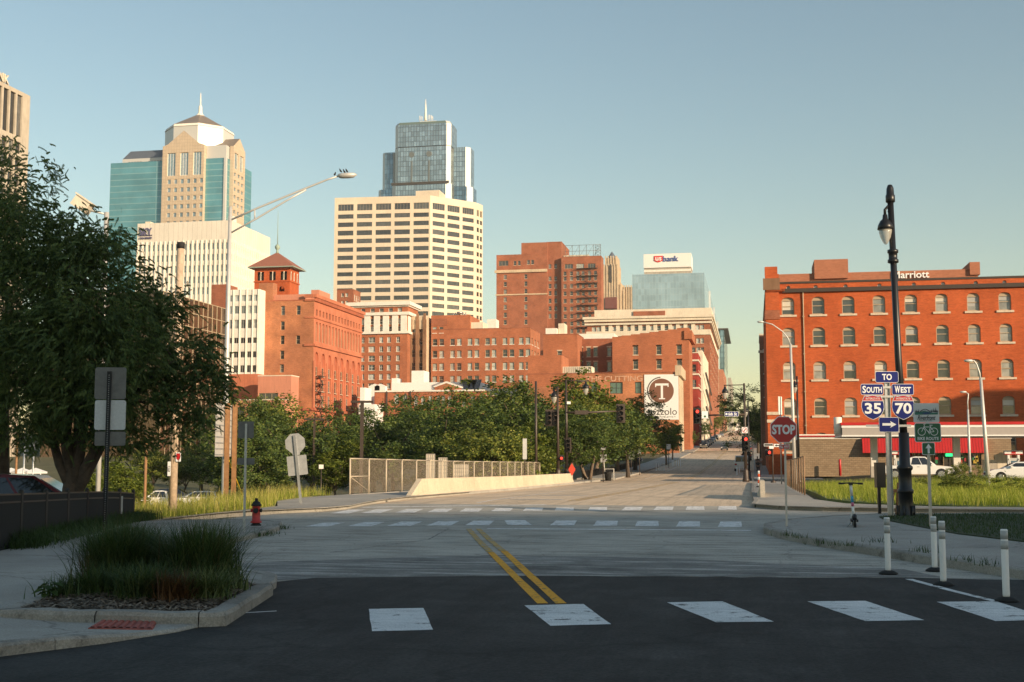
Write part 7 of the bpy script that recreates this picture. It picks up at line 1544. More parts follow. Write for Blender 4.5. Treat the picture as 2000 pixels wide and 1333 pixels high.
# --- hydrant
a = At(500, 1027, .15); t = thing('fire_hydrant', 'red fire hydrant with black cap on the left street corner', 'hydrant', a.loc, YAW); s = 54*a.k/.78
mb = MB(); mb.lathe([(.15,0),(.15,.03),(.115,.04),(.115,.06)], 14); mb.lathe([(.10,.0),(.1,.1)], 12); mb.build('foot', BLACKM, t)
mb = MB(); mb.lathe([(.105,.07),(.16,.08),(.16,.11),(.118,.125),(.115,.3),(.108,.5),(.118,.52),(.118,.55)], 16); mb.build('barrel', RED_H, t)
mb = MB(); mb.lathe([(.15,.55),(.15,.575),(.125,.6),(.1,.65),(.06,.68),(.045,.685),(.045,.75),(.03,.76)], 16); mb.build('bonnet', BLACKM, t)
for dx, dy, r, nm, m in ((.02,-.17,.075,'pumper_cap',BLACKM),(.155,-.02,.055,'nozzle_cap',BLACKM),(-.15,.02,.05,'nozzle_cap',RED_H)): mb = MB(); mb.tube([(0,0,.42),(dx*.8,dy*.8,.42),(dx*.82,dy*.82,.42),(dx,dy,.42)], [r*.75,r*.75,r,r], 12); mb.build(nm, m, t)
for i in range(8): an = i*.785; mb = MB(); mb.lathe([(.012,0),(.012,.02)], 6, 0, (.14*math.cos(an),.14*math.sin(an),.11)); mb.build('bolt', RED_H, t)
t.scale = (s,s,s)
# --- scooter
a = At(1669, 1029, .15); t = thing('kick_scooter', 'white electric kick scooter parked on the right pavement facing away', 'scooter', a.loc, -.05); zt_ = a.lz(944)
PINK = plain('scooter_pink', (.62,.14,.26), .4); CYAN = plain('scooter_cyan', (.08,.38,.60), .4)
mb = MB(); mb.tube([(0,-.02,.30),(0,.62-.55,.42),(-.015,.2,.62)], .03, 10); mb.tube([(-.015,.2,.62),(-.03,.28,zt_*.55)], .032, 10); mb.build('stem_lower', WHITEP, t)
st0, st1 = Vector((0,.62,.22)), Vector((-.05,.50,zt_-.02)); 
for o_ in list(t.children): bpy.data.objects.remove(o_)
for f0, f1, m, nm in ((0,.30,WHITEP,'stem'),(.30,.42,PINK,'stem_band'),(.42,.62,CYAN,'stem_band'),(.62,1.0,WHITEP,'stem')): mb = MB(); mb.tube([st0.lerp(st1,f0), st0.lerp(st1,f1)], .034, 10); mb.build(nm, m, t)
mb = MB(); h_ = st1; mb.tube([h_+Vector((-.27,-.06,.0)), h_+Vector((-.1,0,.01)), h_+Vector((.1,0,.01)), h_+Vector((.27,-.06,0))], .018, 8); mb.box((h_.x-.05,h_.y-.04,h_.z-.04), (h_.x+.05,h_.y+.04,h_.z+.03)); mb.tube([h_+Vector((-.28,-.065,0)), h_+Vector((-.16,-.03,0))], .024, 8); mb.tube([h_+Vector((.16,-.03,0)), h_+Vector((.28,-.065,0))], .024, 8); mb.build('handlebar', BLACK, t)
mb = MB(); mb.prism(rrect(-.085,-.28,.085,.5,.06), .12, .165); mb.build('deck', BLACKM, t)
for y, r in ((-.38,.115),(.66,.125)): mb = MB(); mb.tube([(-.03,y,r),(.03,y,r)], r, 18); o = mb.build('wheel', RUBBER, t); mb = MB(); mb.tube([(-.034,y,r),(.034,y,r)], r*.5, 12); mb.build('hub', GALV, o)
mb = MB(); mb.tube([(-.005,-.5,.2),(0,-.4,.27),(0,-.28,.24)], .05, 8); mb.build('rear_fender', BLACK, t); mb = MB(); mb.tube([(-.06,-.05,.13),(-.16,-.08,.0)], .012, 6); mb.build('kick_stand', GALV, t)
mb = MB(); mb.tube([(-.05,.64,.13),(-.05,.62,.26),(.05,.62,.26),(.05,.64,.13)], .02, 6); mb.build('fork', WHITEP, t)
# --- flexible delineator posts
def delin(px, py, ptop, label):
    a = At(px, py, .01); t = thing('delineator_post', label, 'delineator', a.loc, 0, 'white flexible posts at the near corner'); h = a.lz(ptop); r = .043
    mb = MB(); mb.lathe([(.14,0),(.14,.02),(.09,.05),(.055,.06)], 8); mb.build('base', RUBBER, t); mb = MB(); mb.lathe([(r*.92,.05),(r,h*.1),(r,h-.01),(r*.9,h)], 14); mb.build('tube', WHITEP, t)
    for f in (.78,.92): mb = MB(); mb.lathe([(r*1.03,h*f-.05),(r*1.03,h*f+.05)], 14); mb.build('reflective_band', plain('reflective_band', (.42,.42,.40), .35), t)
delin(1735,1122,1011,'white delineator post nearest the scooter'); delin(1826,1116,1009,'white delineator post below the bike route sign'); delin(1843,1144,1018,'white delineator post at the start of the white lane line'); delin(1966,1175,1034,'white delineator post at the right picture edge')
for i, (px, py) in enumerate([(1282,918),(1287,916.5),(1291,915),(1295,913.5),(1298,912),(1313,905),(1316,904),(1321,902),(1325,901),(1329,900)]):
    q = atD(px, py, 172 if i < 5 else 196); mb = MB(); z0 = zt(q.x,q.y)+.02; mb.lathe([(.1,0),(.055,.05),(.055,1.0),(.04,1.02)], 8); o = mb.build('bike_lane_post', WHITEP, None, (q.x,q.y,z0)); tag(o, ('first','second','third','fourth','fifth')[i % 5] + (' thin white post of the nearer bike lane row' if i < 5 else ' thin white post of the farther bike lane row'), 'delineator', 'far bike lane posts')
for px, py, d in ((1439,898,150),(1444,896,160)):
    q = atD(px,py,d); mb = MB(); z0 = zt(q.x,q.y)+.02; mb.lathe([(.12,0),(.06,.05),(.06,.95),(.04,.97)], 8); tag(mb.build('lane_post', WHITEP, None, (q.x,q.y,z0)), 'left white lane post before the van' if px < 1440 else 'right white lane post before the van', 'delineator', 'posts before the van')
q = atD(1482,940,80); t = thing('orange_channelizer', 'orange and white channelizer post on the right bridge pavement', 'marker', (q.x,q.y,zt(q.x,q.y)+.14)); mb = MB(); mb.lathe([(.18,0),(.18,.04),(.09,.06)], 10); mb.build('base', RUBBER, t); OR = plain('channelizer_orange', (.75,.10,.02), .5)
for i in range(5): mb = MB(); mb.lathe([(.085-.004*i,.05+.2*i),(.081-.004*i,.25+.2*i)], 10); mb.build('band', OR if i % 2 else WHITEP, t)
# --- black picket fence on the left
t = thing('picket_fence', 'black iron picket fence at the left edge below the big tree', 'fence')
A_ = Vector(G(0,1088)); B_ = Vector((*atD(262,905,33).xy,)); n = 8; ex = (A_-B_)*.2
P_ = [A_ + ex*1.0 + (B_-A_-ex)*(i/n) for i in range(n+1)]
for i, p in enumerate(P_):
    z = zt(p.x,p.y)+.08-.26*i/n; mb = MB(); mb.box((p.x-.035,p.y-.035,z-.1), (p.x+.035,p.y+.035,z+1.12)); mb.lathe([(.045,0),(.045,.02),(.0,.05)], 6, 0, (p.x,p.y,z+1.12)); mb.build('post', BLACK, t)
    if i < n:
        q = P_[i+1]; z2 = zt(q.x,q.y)+.08-.26*(i+1)/n
        for h in (1.06,.92,.12): mb = MB(); mb.tube([(p.x,p.y,z+h),(q.x,q.y,z2+h)], .022, 4, smooth=False); mb.build('rail', BLACK, t)
        mb = MB(); m = int((q-p).length/.055)
        for j in range(1, m): c = p.lerp(q, j/m); zz = z+(z2-z)*j/m; mb.box((c.x-.014,c.y-.014,zz+.06), (c.x+.014,c.y+.014,zz+1.05))
        mb.build('pickets', BLACKM, t)['kind'] = 'stuff'
# a plate wired to the fence
p = P_[6].lerp(P_[7],.5); nt = thing('notice_board', 'small grey notice sheet behind the black fence', 'notice', (p.x-.3,p.y+.6,zt(p.x,p.y)+.35), R(75)); mb = MB(); mb.box((-.35,0,0), (.35,.02,.45)); mb.build('sheet', ALUM, nt)
# --- fences, barriers and small signs along the far left pavement and lower road
def picket_run(label, pts, h=1.1, bay=2.5):
    f = thing('railing', label, 'railing', (0,0,0)); 
    for a, b in zip(pts[:-1], pts[1:]):
        a, b = Vector(a), Vector(b); n = max(1, round((b-a).length/bay))
        for i in range(n):
            p, q = a.lerp(b,i/n), a.lerp(b,(i+1)/n); z, z2 = zt(p.x,p.y)+.12, zt(q.x,q.y)+.12
            mb = MB(); mb.box((p.x-.04,p.y-.04,z-.1), (p.x+.04,p.y+.04,z+h)); mb.build('post', BLACK, f); mb = MB()
            for hh in (.12,h-.05): mb.tube([(p.x,p.y,z+hh),(q.x,q.y,z2+hh)], .025, 4, smooth=False)
            m = int((q-p).length/.14)
            for j in range(1,m): c = p.lerp(q,j/m); zz = z+(z2-z)*j/m; mb.box((c.x-.012,c.y-.012,zz+.1), (c.x+.012,c.y+.012,zz+h-.06))
            mb.build('panel', BLACK, f)
    return f
picket_run('black railing along the far left pavement before the banner building', [(-18.0,131),(-18.0,200)])
picket_run('black railing beside the pavement behind the left signal masts', [(-17.9,105),(-17.9,117)])
picket_run('dark railing along the lower road behind the verge', [(-80,94),(-42,94),(-21,86)])
rb = thing('red_barrier_line', 'low red barrier line beyond the lower road', 'barrier'); mb = MB()
pts = [atD(600,944,100),atD(640,940,104),atD(690,932,108)]
mb.tube([(p.x,p.y,-3.4+1.0) for p in pts], .09, 5); mb.build('rail', RED_P, rb)
for p in pts: mb = MB(); mb.tube([(p.x,p.y,-3.5),(p.x,p.y,-2.3)], .04, 5); mb.build('post', BLACK, rb)
def small_sign(px, py, d, w, h, ptop, face, label, pm=BROWNM, tilt=0.0, ed=None):
    q = atD(px,py,d); zb_ = zt(q.x,q.y)+.1; t = thing('small_sign', label, 'sign', (q.x,q.y,zb_), YAW); k = d/FPX; zz = atD(px,ptop,d).z-zb_; t.rotation_euler = (0,R(tilt),YAW)
    mb = MB(); mb.tube([(0,0,-.1),(0,0,zz)], .045, 6); mb.build('post', pm, t); plate(t, rrect(-w*k/2,zz-h*k,w*k/2,zz,.02), -.06, .012, face, 'panel'); return t
small_sign(1233,918,150,14,17,880,ALUM,'pale square sign back on pole before the blue pickup'); small_sign(1249,915,152,6,12,875,ALUM,'narrow pale sign on post left of the bike lane posts')
small_sign(1182,925,125,13,15,888,ALUM,'leaning white sign beside the litter bin', GALVL, -4); small_sign(1306,900,185,8,10,868,WHITES,'small pale sign left of the banner corner')
small_sign(1025,912,96,8,40,857,GALVL,'tall narrow blue and grey information post behind bridge fence')
small_sign(1178,935,112,10,4,875,ALUM,'dark lamp pole with small plate behind the litter bin')
small_sign(627,948,110,9,8,908,WHITES,'small white plate sign beyond the lower road')
q = atD(1117,938,104); t = thing('red_diamond_marker', 'red end of barrier marker sign at the bridge barrier end', 'road sign', (q.x,q.y,zt(q.x,q.y)+.14), YAW); mb = MB(); mb.tube([(0,0,0),(0,0,.6)], .04, 6); mb.build('post', WHITES, t); plate(t, [(0,.5),(.28,.95),(.28,1.1),(.0,1.55),(-.28,1.1),(-.28,.95)], -.06, .015, plain('marker_red', (.55,.05,.02), .5), 'panel')
q = atD(1188,938,110); t = thing('litter_bin', 'black litter bin with hoop frame on the left pavement corner', 'bin', (q.x,q.y,zt(q.x,q.y)+.15)); mb = MB(); mb.lathe([(.26,0),(.33,.75),(.35,.78),(.3,.8)], 12); mb.build('basket', BLACKM, t); mb = MB(); mb.tube([(-.3,0,.8),(-.3,0,1.05),(.5,0,1.05),(.5,0,0)], .03, 6); mb.build('frame', WHITES, t)
# crash cushion frames behind the bridge fence
for i, (x0, x1, pt, pb) in enumerate(((833,849,887,912),(857,873,894,912),(886,915,907,914))):
    d = 92; q0, q1 = atD(x0,pt,d), atD(x1,pt,d); zb_ = zt(q0.x,q0.y); zz = q0.z; t = thing('steel_frame_panel', ('tall pale grid panel behind the bridge fence','second pale grid panel behind the bridge fence','low row of pale grid panels behind the bridge fence')[i], 'panel', (q0.x,q0.y,zb_), YAW); w = (q1-q0).length; hgt = zz-zb_; mb = MB(); mb.box((0,.05,.2), (w,.1,hgt-.02)); mb.build('board', CREAMS, t)
    mb = MB(); n = 4 if i < 2 else 7
    for k in range(n+1): mb.box((w*k/n-.03,0,0), (w*k/n+.03,.048,hgt))
    for k in range(5): mb.box((0,-.01,hgt-.05-.28*k), (w,.047,hgt-.28*k))
    mb.build('frame', CONC, t)
# white tents and lamp poles far left
for i, px in enumerate((0,22,44,70)):
    q = atD(px,920,110); t = thing('white_tent', ('white pointed tent at the left picture edge','second white pointed tent from the left','third white pointed tent from the left','white pointed tent nearest the big trunk')[i], 'tent', (q.x,q.y,-3.4), YAW, 'tents'); zp, ze = atD(px,914,110).z+3.4, atD(px,922,110).z+3.4; mb = MB(); r = .75
    mb.add([(-r,-r,ze),(r,-r,ze),(r,r,ze),(-r,r,ze),(0,0,zp)], [(0,1,4),(1,2,4),(2,3,4),(3,0,4)]); mb.box((-r,-r,ze-.15), (r,r,ze-.001)); mb.build('canopy', WHITEP, t)
    for x in (-.7,.7): mb = MB(); mb.tube([(x,-.7,0),(x,-.7,ze)], .05, 5); mb.build('leg', WHITEP, t)
for i, (px, d, pt) in enumerate(((31,75,838),(46,90,845),(284,60,860),(64,95,850))):
    q = atD(px,930,d); zb_ = zt(q.x,q.y); t = thing('thin_pole', ('thin wooden pole at far left behind the maroon car','thin grey pole right of the wooden pole at far left','thin yellow wooden pole in the left verge','thin pale pole among the tents')[i], 'pole', (q.x,q.y,zb_)); mb = MB(); mb.tube([(0,0,-.2),(0,0,atD(px,pt,d).z-zb_)], .07, 6); mb.build('shaft', RUST if i % 2 == 0 else GALV, t)
fp = atD(160,392,60); zb_ = zt(fp.x,fp.y); t = thing('flood_light', 'tan floodlight box on a tall pole rising above the left tree', 'floodlight', (fp.x,fp.y,zb_), YAW); hh = fp.z-zb_
mb = MB(); mb.tube([(1.25,0,-.2),(1.25,0,hh-.6)], .12, 8); mb.build('pole', GALVL, t); mb = MB(); M = Matrix.Translation((.05,0,hh-.2)) @ Matrix.Rotation(R(35),4,'Y'); mb.box((-.42,-.35,-.3), (.42,.35,.25), 0, M); mb.box((-.5,-.4,.25), (.5,.4,.32), 0, M); mb.build('lamp_box', CREAMS, t); mb = MB(); mb.tube([(1.25,0,hh-.7),(.2,0,hh-.45)], .05, 6); mb.build('arm', GALVL, t)
# ------------------------------------------------------------------ gas station, vehicles, people
# --- filling station: shop, canopy, pumps
CB = brick('tan_block_wall', (.34,.255,.165), (.29,.21,.135), (.2,.15,.1), .42, .21, .15, .015)
yS = 134.0; X = lambda px, py=870, y=yS: atY(px, py, y).x; Z = lambda py, y=yS: atY(1780, py, y).z
s = Bld('filling_station_shop', 'tan block filling station shop with red fascia in front of warehouse', X(1561), X(1975), yS, 146, Z(857), CB, z0=-.2)
ops = [s.F.rect(a,b,c,d) for a,b,c,d in ((1763,888,1790,906),(1792,888,1815,906),(1818,888,1842,906),(1868,888,1892,906),(1894,888,1917,906))]; ops = [(a, 1.0, c, 3.0) for a,b,c,d in ops]
dr = s.F.rect(1844,885,1866,930); ops.append((dr[0], .0, dr[2], 3.0)); SHOP = glass('shop_glass', (.03,.028,.025), (.16,.14,.11), .4)
WSTYLE['shop'] = (6,1,.06,FR_D,SHOP,0,0,0,0); s.win('F', ops[:-1], 'shop'); WSTYLE['door'] = (2,1,.08,FR_D,SHOP,.4,0,0,0); s.win('F', ops[-1:], 'door'); s.close(cap=WHITES, parapet=.4)
mb = MB(); x0, x1 = X(1684), X(1927); z1, z0 = Z(855)-.05, Z(886)+.05; mb.prism([(yS-.9,z0),(yS-.004,z0),(yS-.004,z1),(yS-.35,z1)], x0, x1, 0, 'x'); s.part('red_fascia', mb, plain('fascia_red', (.50,.018,.014), .45, var=.1, scale=.7))
mb = MB()
for k in range(46): x = x0+(x1-x0)*k/45; mb.prism([(yS-.93,z0),(yS-.9,z0),(yS-.35,z1),(yS-.38,z1)], x-.03, x+.03, 0, 'x')
s.part('fascia_seams', mb, RED_P)['kind'] = 'stuff'
mb = MB(); mb.box((s.x0-.05,yS-.25,s.z1+.22), (s.x1+.3,yS+.4,s.z1+.34)); s.part('red_trim', mb, RED_P); mb = MB(); mb.box((s.x0-.1,yS+1,s.z1), (s.x1,yS+11,s.z1+.5)); s.part('roof_edge', mb, WHITES)
mb = MB(); q = atY(1857,889,yS-.1); mb.box((q.x-.5,yS-.12,q.z-.15), (q.x+.5,yS-.06,q.z+.15)); s.part('neon_sign', mb, LED_G)
# goods seen behind the shop windows
GC = [plain('goods_red',(.4,.03,.03)), plain('goods_green',(.03,.2,.08)), plain('goods_tan',(.45,.35,.2)), plain('goods_white',(.6,.58,.52)), plain('goods_yellow',(.5,.35,.05))]
for k in range(26):
    a,b_,c,d = ops[k % 5]; x = s.x0 + random.uniform(a+.2,c-.4); z = random.uniform(1.1,2.4); mb = MB(); mb.box((x,yS-.02-.012,z), (x+random.uniform(.15,.35),yS-.02-.006,z+random.uniform(.25,.5))); o = s.part('window_poster', mb, random.choice(GC))
# canopy
yc = 112.0; cz0, cz1 = atY(1780,850,yc).z, atY(1780,825,yc).z; cx0, cx1 = atY(1645,840,yc).x, atY(1645,840,yc).x+34
cn = thing('filling_station_canopy', 'long flat grey filling station canopy with red stripe', 'canopy', ((cx0+cx1)/2,yc+5,0)); ofs = Vector(((cx0+cx1)/2,yc+5,0))
def cpart(nm, lo, hi, m): mb = MB(); mb.box(tuple(Vector(lo)-ofs), tuple(Vector(hi)-ofs)); return mb.build(nm, m, cn)
h_ = cz1-cz0; CG = plain('canopy_grey', (.40,.36,.33), .5, var=.05); cpart('fascia', (cx0,yc,cz0), (cx1,yc+10,cz0+h_*.58), CG); cpart('white_stripe', (cx0-.05,yc-.05,cz0+h_*.58), (cx1,yc+10,cz0+h_*.78), WHITEP); cpart('red_stripe', (cx0-.12,yc-.12,cz0+h_*.78), (cx1,yc+10.1,cz1), RED_P); cpart('white_lip', (cx0-.06,yc-.06,cz0-.12), (cx1,yc+10,cz0-.004), WHITEP)
for px in (1707,1868): p = atY(px,880,yc+4); cpart('column', (p.x-.3,yc+3.7,0), (p.x+.3,yc+4.3,cz0-.1), WHITES); cpart('column_sleeve', (p.x-.34,yc+3.66,0), (p.x+.34,yc+4.34,1.0), CONC)
mb = MB(); mb.tube([tuple(Vector((cx0-.3,yc+1,cz0+.1))-ofs), tuple(Vector((cx0-.3,yc+1,cz1+.5))-ofs)], .35, 12); mb.build('round_end_sign', WHITES, cn)
def pump(px, label):
    p = atY(px,900,yc+3); t = thing('fuel_pump', label, 'fuel pump', (p.x,yc+3,0), 0, 'fuel pumps'); mb = MB(); mb.box((-.55,-.3,0), (.55,.3,.15)); mb.build('plinth', CONC, t); mb = MB(); mb.box((-.5,-.25,.15), (-.32,.25,2.05)); mb.box((.32,-.25,.15), (.5,.25,2.05)); mb.build('frame', WHITEP, t); mb = MB(); mb.box((-.32,-.22,.15), (.32,.22,1.75)); mb.build('cabinet', GALVL, t); mb = MB(); mb.box((-.22,-.235,1.1), (.22,-.222,1.5)); mb.build('screen', plain('pump_screen', (.08,.16,.22), .2), t)
    mb = MB(); mb.box((-.75,-.3,2.05), (.75,.3,2.4)); hd_ = mb.build('header', WHITEP, t); mb = MB(); mb.box((-.76,-.31,2.05), (.76,.31,2.12)); mb.box((-.18,-.31,2.14), (.18,-.302,2.36)); mb.build('red_emblem', RED_P, hd_)
    for sx in (-.42,.42): mb = MB(); mb.tube([(sx,-.28,1.7),(sx,-.42,1.2),(sx,-.4,.6),(sx*.9,-.28,1.0)], .025, 6); mb.build('hose', RUBBER, t)
pump(1757, 'fuel pump behind the pickup under the canopy'); pump(1979, 'fuel pump with red emblem at the right picture edge')
q = atY(1952,915,yc+5); t = thing('beige_cabinet', 'beige kiosk cabinet left of the right fuel pump', 'cabinet', (q.x,yc+5,0)); mb = MB(); mb.box((-1.4,-.3,0), (1.0,.3,1.6)); mb.prism([(-.4,1.6),(.8,1.6),(.8,2.0),(.5,2.1),(.2,2.25),(-.1,2.1),(-.4,2.0)], -.3, .3, 0, 'y'); mb.build('body', CREAMS, t); mb = MB(); mb.box((-1.2,-.31,.2), (-.2,-.302,1.4)); mb.build('door', CONC, t)
q = atY(1641,930,yS-1.5); t = thing('red_bollard', 'red steel bollard in front of the tan block wall', 'bollard', (q.x,yS-1.5,0)); mb = MB(); mb.lathe([(.13,-.1),(.13,1.55),(.08,1.62),(0,1.64)], 10); mb.build('post', RED_P, t)
# --- vehicles
TIRE = plain('tyre_rubber', (.018,.018,.018), .85); CARG = plain('car_glass', (.02,.024,.028), .05, spec=.9); HEADL = plain('headlight', (.7,.7,.68), .1); TAIL = plain('taillight', (.35,.02,.02), .2)
def car(name, label, kind, paint, loc, rz, group=None, wheels_only_side=None):
    """x forward, length along x; body from side outline with tumblehome"""
    t = thing(name, label, {'pickup':'pickup','van':'van'}.get(kind,'car'), loc, rz, group)
    if kind == 'sedan': L, W, wb, body, gh = 4.85, 1.82, (-1.42,1.42), [(-2.42,.32),(-2.42,.62),(-2.36,.95),(-1.75,1.06),(1.0,.98),(1.9,.88),(2.33,.72),(2.43,.5),(2.4,.28)], [(-1.85,1.04),(-1.1,1.40),(-.2,1.46),(.35,1.42),(1.25,.97)]
    elif kind == 'suv': L, W, wb, body, gh = 4.7, 1.86, (-1.35,1.38), [(-2.33,.38),(-2.36,.7),(-2.28,1.08),(.95,1.08),(1.9,1.0),(2.3,.85),(2.36,.55),(2.3,.34)], [(-2.26,1.07),(-1.95,1.62),(-.6,1.72),(.2,1.68),(1.25,1.06)]
    elif kind == 'van': L, W, wb, body, gh = 5.6, 2.0, (-1.75,1.75), [(-2.75,.42),(-2.8,.8),(-2.78,1.2),(1.7,1.2),(2.4,1.1),(2.72,.9),(2.78,.5)], [(-2.76,1.19),(-2.68,2.0),(-2.4,2.1),(1.0,2.08),(1.35,1.95),(2.1,1.19)]
    else: L, W, wb, body, gh = 5.8, 1.98, (-1.85,1.80), [(-2.9,.55),(-2.9,1.12),(-.55,1.14),(1.2,1.14),(2.3,1.06),(2.78,.98),(2.85,.7),(2.82,.45)], [(-.75,1.13),(-.6,1.75),(-.2,1.86),(.6,1.84),(1.45,1.13)]
    hw = W/2; mb = MB(); arch_r = .40 if kind != 'pickup' else .47; wr = .33 if kind == 'sedan' else (.36 if kind != 'pickup' else .42)
    bot = .26 if kind == 'sedan' else (.32 if kind != 'pickup' else .42)
    low = []                                            # underside outline with wheel arches, front to rear
    for wx in sorted(wb, reverse=True):
        for i in range(9): an = R(180*i/8); x = wx+arch_r*math.cos(an); z = max(bot, wr+arch_r*math.sin(an)); low.append((x, z if 0 < i < 8 else bot))
    outline = body + low
    def sec(f, y): return [(x, y*f(z), z) for x, z in outline]
    f1 = lambda z: 1.0 - .05*max(0, (z-.55))**1.0 - .06*max(0,(.45-z))
    n = len(outline); Lf = [(x, -hw*f1(z), z) for x,z in outline]; Rt = [(x, hw*f1(z), z) for x,z in outline]
    mb.add(Lf+Rt, [tuple(range(n)), tuple(range(2*n-1,n-1,-1))] + [(i,(i+1)%n,n+(i+1)%n,n+i) for i in range(n)]); mb.build('body', paint, t)
    ng = len(gh); gz0 = gh[0][1]; top = max(z for _,z in gh); fw = lambda z: hw*(.93 - .22*(z-gz0)/(top-gz0+1e-6)*(1 if kind != 'van' else .5))
    g1 = [(x,-fw(z),z) for x,z in gh]; g2 = [(x,fw(z),z) for x,z in gh]; mb = MB(); mb.add(g1+g2, [tuple(range(ng)), tuple(range(2*ng-1,ng-1,-1))] + [(i,i+1,ng+i+1,ng+i) for i in range(ng-1)]); mb.build('cabin', paint, t)
    cxm = sum(x for x,_ in gh)/ng; czm = gz0 + (top-gz0)*.45; shr = lambda x, z: (cxm+(x-cxm)*.86, czm+(z-czm)*.78)
    zlo = gz0+.06; ztp = top-.09
    def xa(z, front):                                    # outline x at height z
        pts = gh if front is False else gh[::-1]
        for (xa_,za),(xb_,zb_) in zip(pts[:-1],pts[1:]):
            if (za-z)*(zb_-z) <= 0 and za != zb_: return xa_+(xb_-xa_)*(z-za)/(zb_-za)
        return pts[0][0]
    cuts = {'sedan':[.02,.44,.47,.97],'suv':[.02,.3,.33,.60,.63,.97],'van':[.66,.97],'pickup':[.05,.47,.5,.95]}[kind]
    for sgn in (-1,1):
        for c0, c1 in zip(cuts[::2], cuts[1::2]):
            q = []
            for c, z in ((c0,zlo),(c1,zlo),(c1,ztp),(c0,ztp)):
                a_, b_ = xa(z,False)+.07, xa(z,True)-.07; q.append((a_+(b_-a_)*c, sgn*(fw(z)+.004), z))
            mb = MB(); mb.add(q, [(0,1,2,3)]); mb.build('side_window', CARG, t)
    for front in (True, False):
        z0, z1 = gz0+.07, top-.12; x0_, x1_ = xa(z0,front), xa(z1,front); e = .012 if front else -.012
        mb = MB(); mb.add([(x0_+e,-fw(z0)*.9,z0+.008),(x0_+e,fw(z0)*.9,z0+.008),(x1_+e,fw(z1)*.88,z1+.008),(x1_+e,-fw(z1)*.88,z1+.008)], [(0,1,2,3)]); mb.build('windshield' if front else 'rear_window', CARG, t)
    for wx in wb:
        for sgn in (-1,1):
            y = sgn*(hw-.12); mb = MB(); mb.tube([(wx,y-.11,wr),(wx,y-.085,wr),(wx,y+.085,wr),(wx,y+.11,wr)], [wr*.93,wr,wr,wr*.93], 20); o = mb.build('wheel', TIRE, t)
            mb = MB(); mb.tube([(wx,y+sgn*.112,wr),(wx,y+sgn*.118,wr)], [wr*.66,wr*.6], 16); rim = mb.build('rim', CHROME, o)
            mb = MB()
            for i in range(5): an = i*1.2566; mb.box((-.03,-.004,.05), (.03,.004,wr*.58), 0, Matrix.Translation((wx,y+sgn*.121,wr)) @ Matrix.Rotation(an,4,'Y'))
            mb.build('spokes', GALV, o)
            mb = MB(); mb.tube([(wx,y-sgn*.25,wr),(wx,y-.0*sgn,wr)], arch_r*.99, 16); mb.build('wheel_well', BLACKM, t)
    fx = max(x for x,_ in body); rx = min(x for x,_ in body); hz = .68 if kind == 'sedan' else .82
    if kind == 'pickup': hz = .92
    for sgn in (-1,1):
        mb = MB(); mb.box((fx-.22,sgn*hw*.72-.18,hz-.07), (fx+.015,sgn*hw*.72+.18,hz+.07)); mb.build('headlight', HEADL, t); mb = MB(); mb.box((rx-.012,sgn*hw*.78-.14,hz-.02), (rx+.2,sgn*hw*.78+.16,hz+.2)); mb.build('taillight', TAIL, t)
        mx_ = xa(gz0+.1,True)-.25; mb = MB(); mb.box((mx_-.08,sgn*(hw+.05)-.1,gz0-.02), (mx_+.08,sgn*(hw+.05)+.1,gz0+.14)); mb.build('mirror', paint, t)
        for c in ((.1,.95) if kind != 'van' else (1.0,)): mb = MB(); mb.box((cxm-c-.1,sgn*(hw*.985)-.02,gz0-.13), (cxm-c+.1,sgn*(hw*.985)+.02,gz0-.10)); mb.build('door_handle', paint if kind != 'pickup' else BLACKM, t)
    mb = MB(); mb.box((fx-.1,-hw*.5,hz-.22), (fx+.018,hw*.5,hz-.02)); mb.build('grille', BLACKM, t); mb = MB(); mb.box((fx-.15,-hw*.93,bot+.02), (fx+.04,hw*.93,bot+.24)); mb.build('front_bumper', paint if kind != 'pickup' else CHROME, t)
    mb = MB(); mb.box((rx-.05,-hw*.93,bot+.04), (rx+.12,hw*.93,bot+.26)); mb.build('rear_bumper', paint if kind != 'pickup' else CHROME, t); mb = MB(); mb.box((rx-.03,-.24,hz-.12), (rx-.008,.24,hz+.04)); mb.build('number_plate', S_WHITE, t)
    if kind == 'pickup': mb = MB(); mb.box((-2.8,-hw*.82,1.141), (-.8,hw*.82,1.15)); mb.build('bed', BLACKM, t)
    if kind == 'van':
        for sgn in (-1,1): mb = MB(); mb.box((-2.80,sgn*.44-.33,1.3), (-2.725,sgn*.44+.33,1.85)); mb.build('rear_door_window', CARG, t)
    return t
def paintm(n, c, m=.2): return plain(n, c, .22, metal=m, spec=.6)
PW = paintm('paint_white', (.74,.73,.70), 0); PM = paintm('paint_maroon', (.13,.012,.014)); PK = paintm('paint_black', (.018,.019,.022)); PB_ = paintm('paint_navy', (.012,.022,.07)); PS = paintm('paint_silver', (.42,.43,.44), .5); PG = paintm('paint_grey', (.13,.135,.14), .4)
p = atY(1791, 930, 107); car('parked_pickup', 'white crew cab pickup parked under the filling station canopy', 'pickup', PW, (p.x, 107, .012), 0)
p = atD(1992, 941, 92); car('parked_sedan', 'white sedan at the right picture edge by the fuel pump', 'sedan', PW, (p.x, p.y, .012), math.pi-.05)
p = atD(66, 930, 35); z_ = atD(40,929,35).z-1.72; car('parked_suv', 'dark red car parked behind the black picket fence', 'suv', PM, (p.x, p.y, zt(p.x,p.y)), YAW+.1)
p = atD(386, 960, 128); car('moving_suv', 'white hatchback on the lower road behind the verge', 'suv', PW, (p.x, p.y, zt(p.x,p.y)+.04), YAW+math.pi)
lp = lambda px, py, d: (lambda q: (q.x, q.y, zt(q.x,q.y)+.03))(atD(px,py,d))
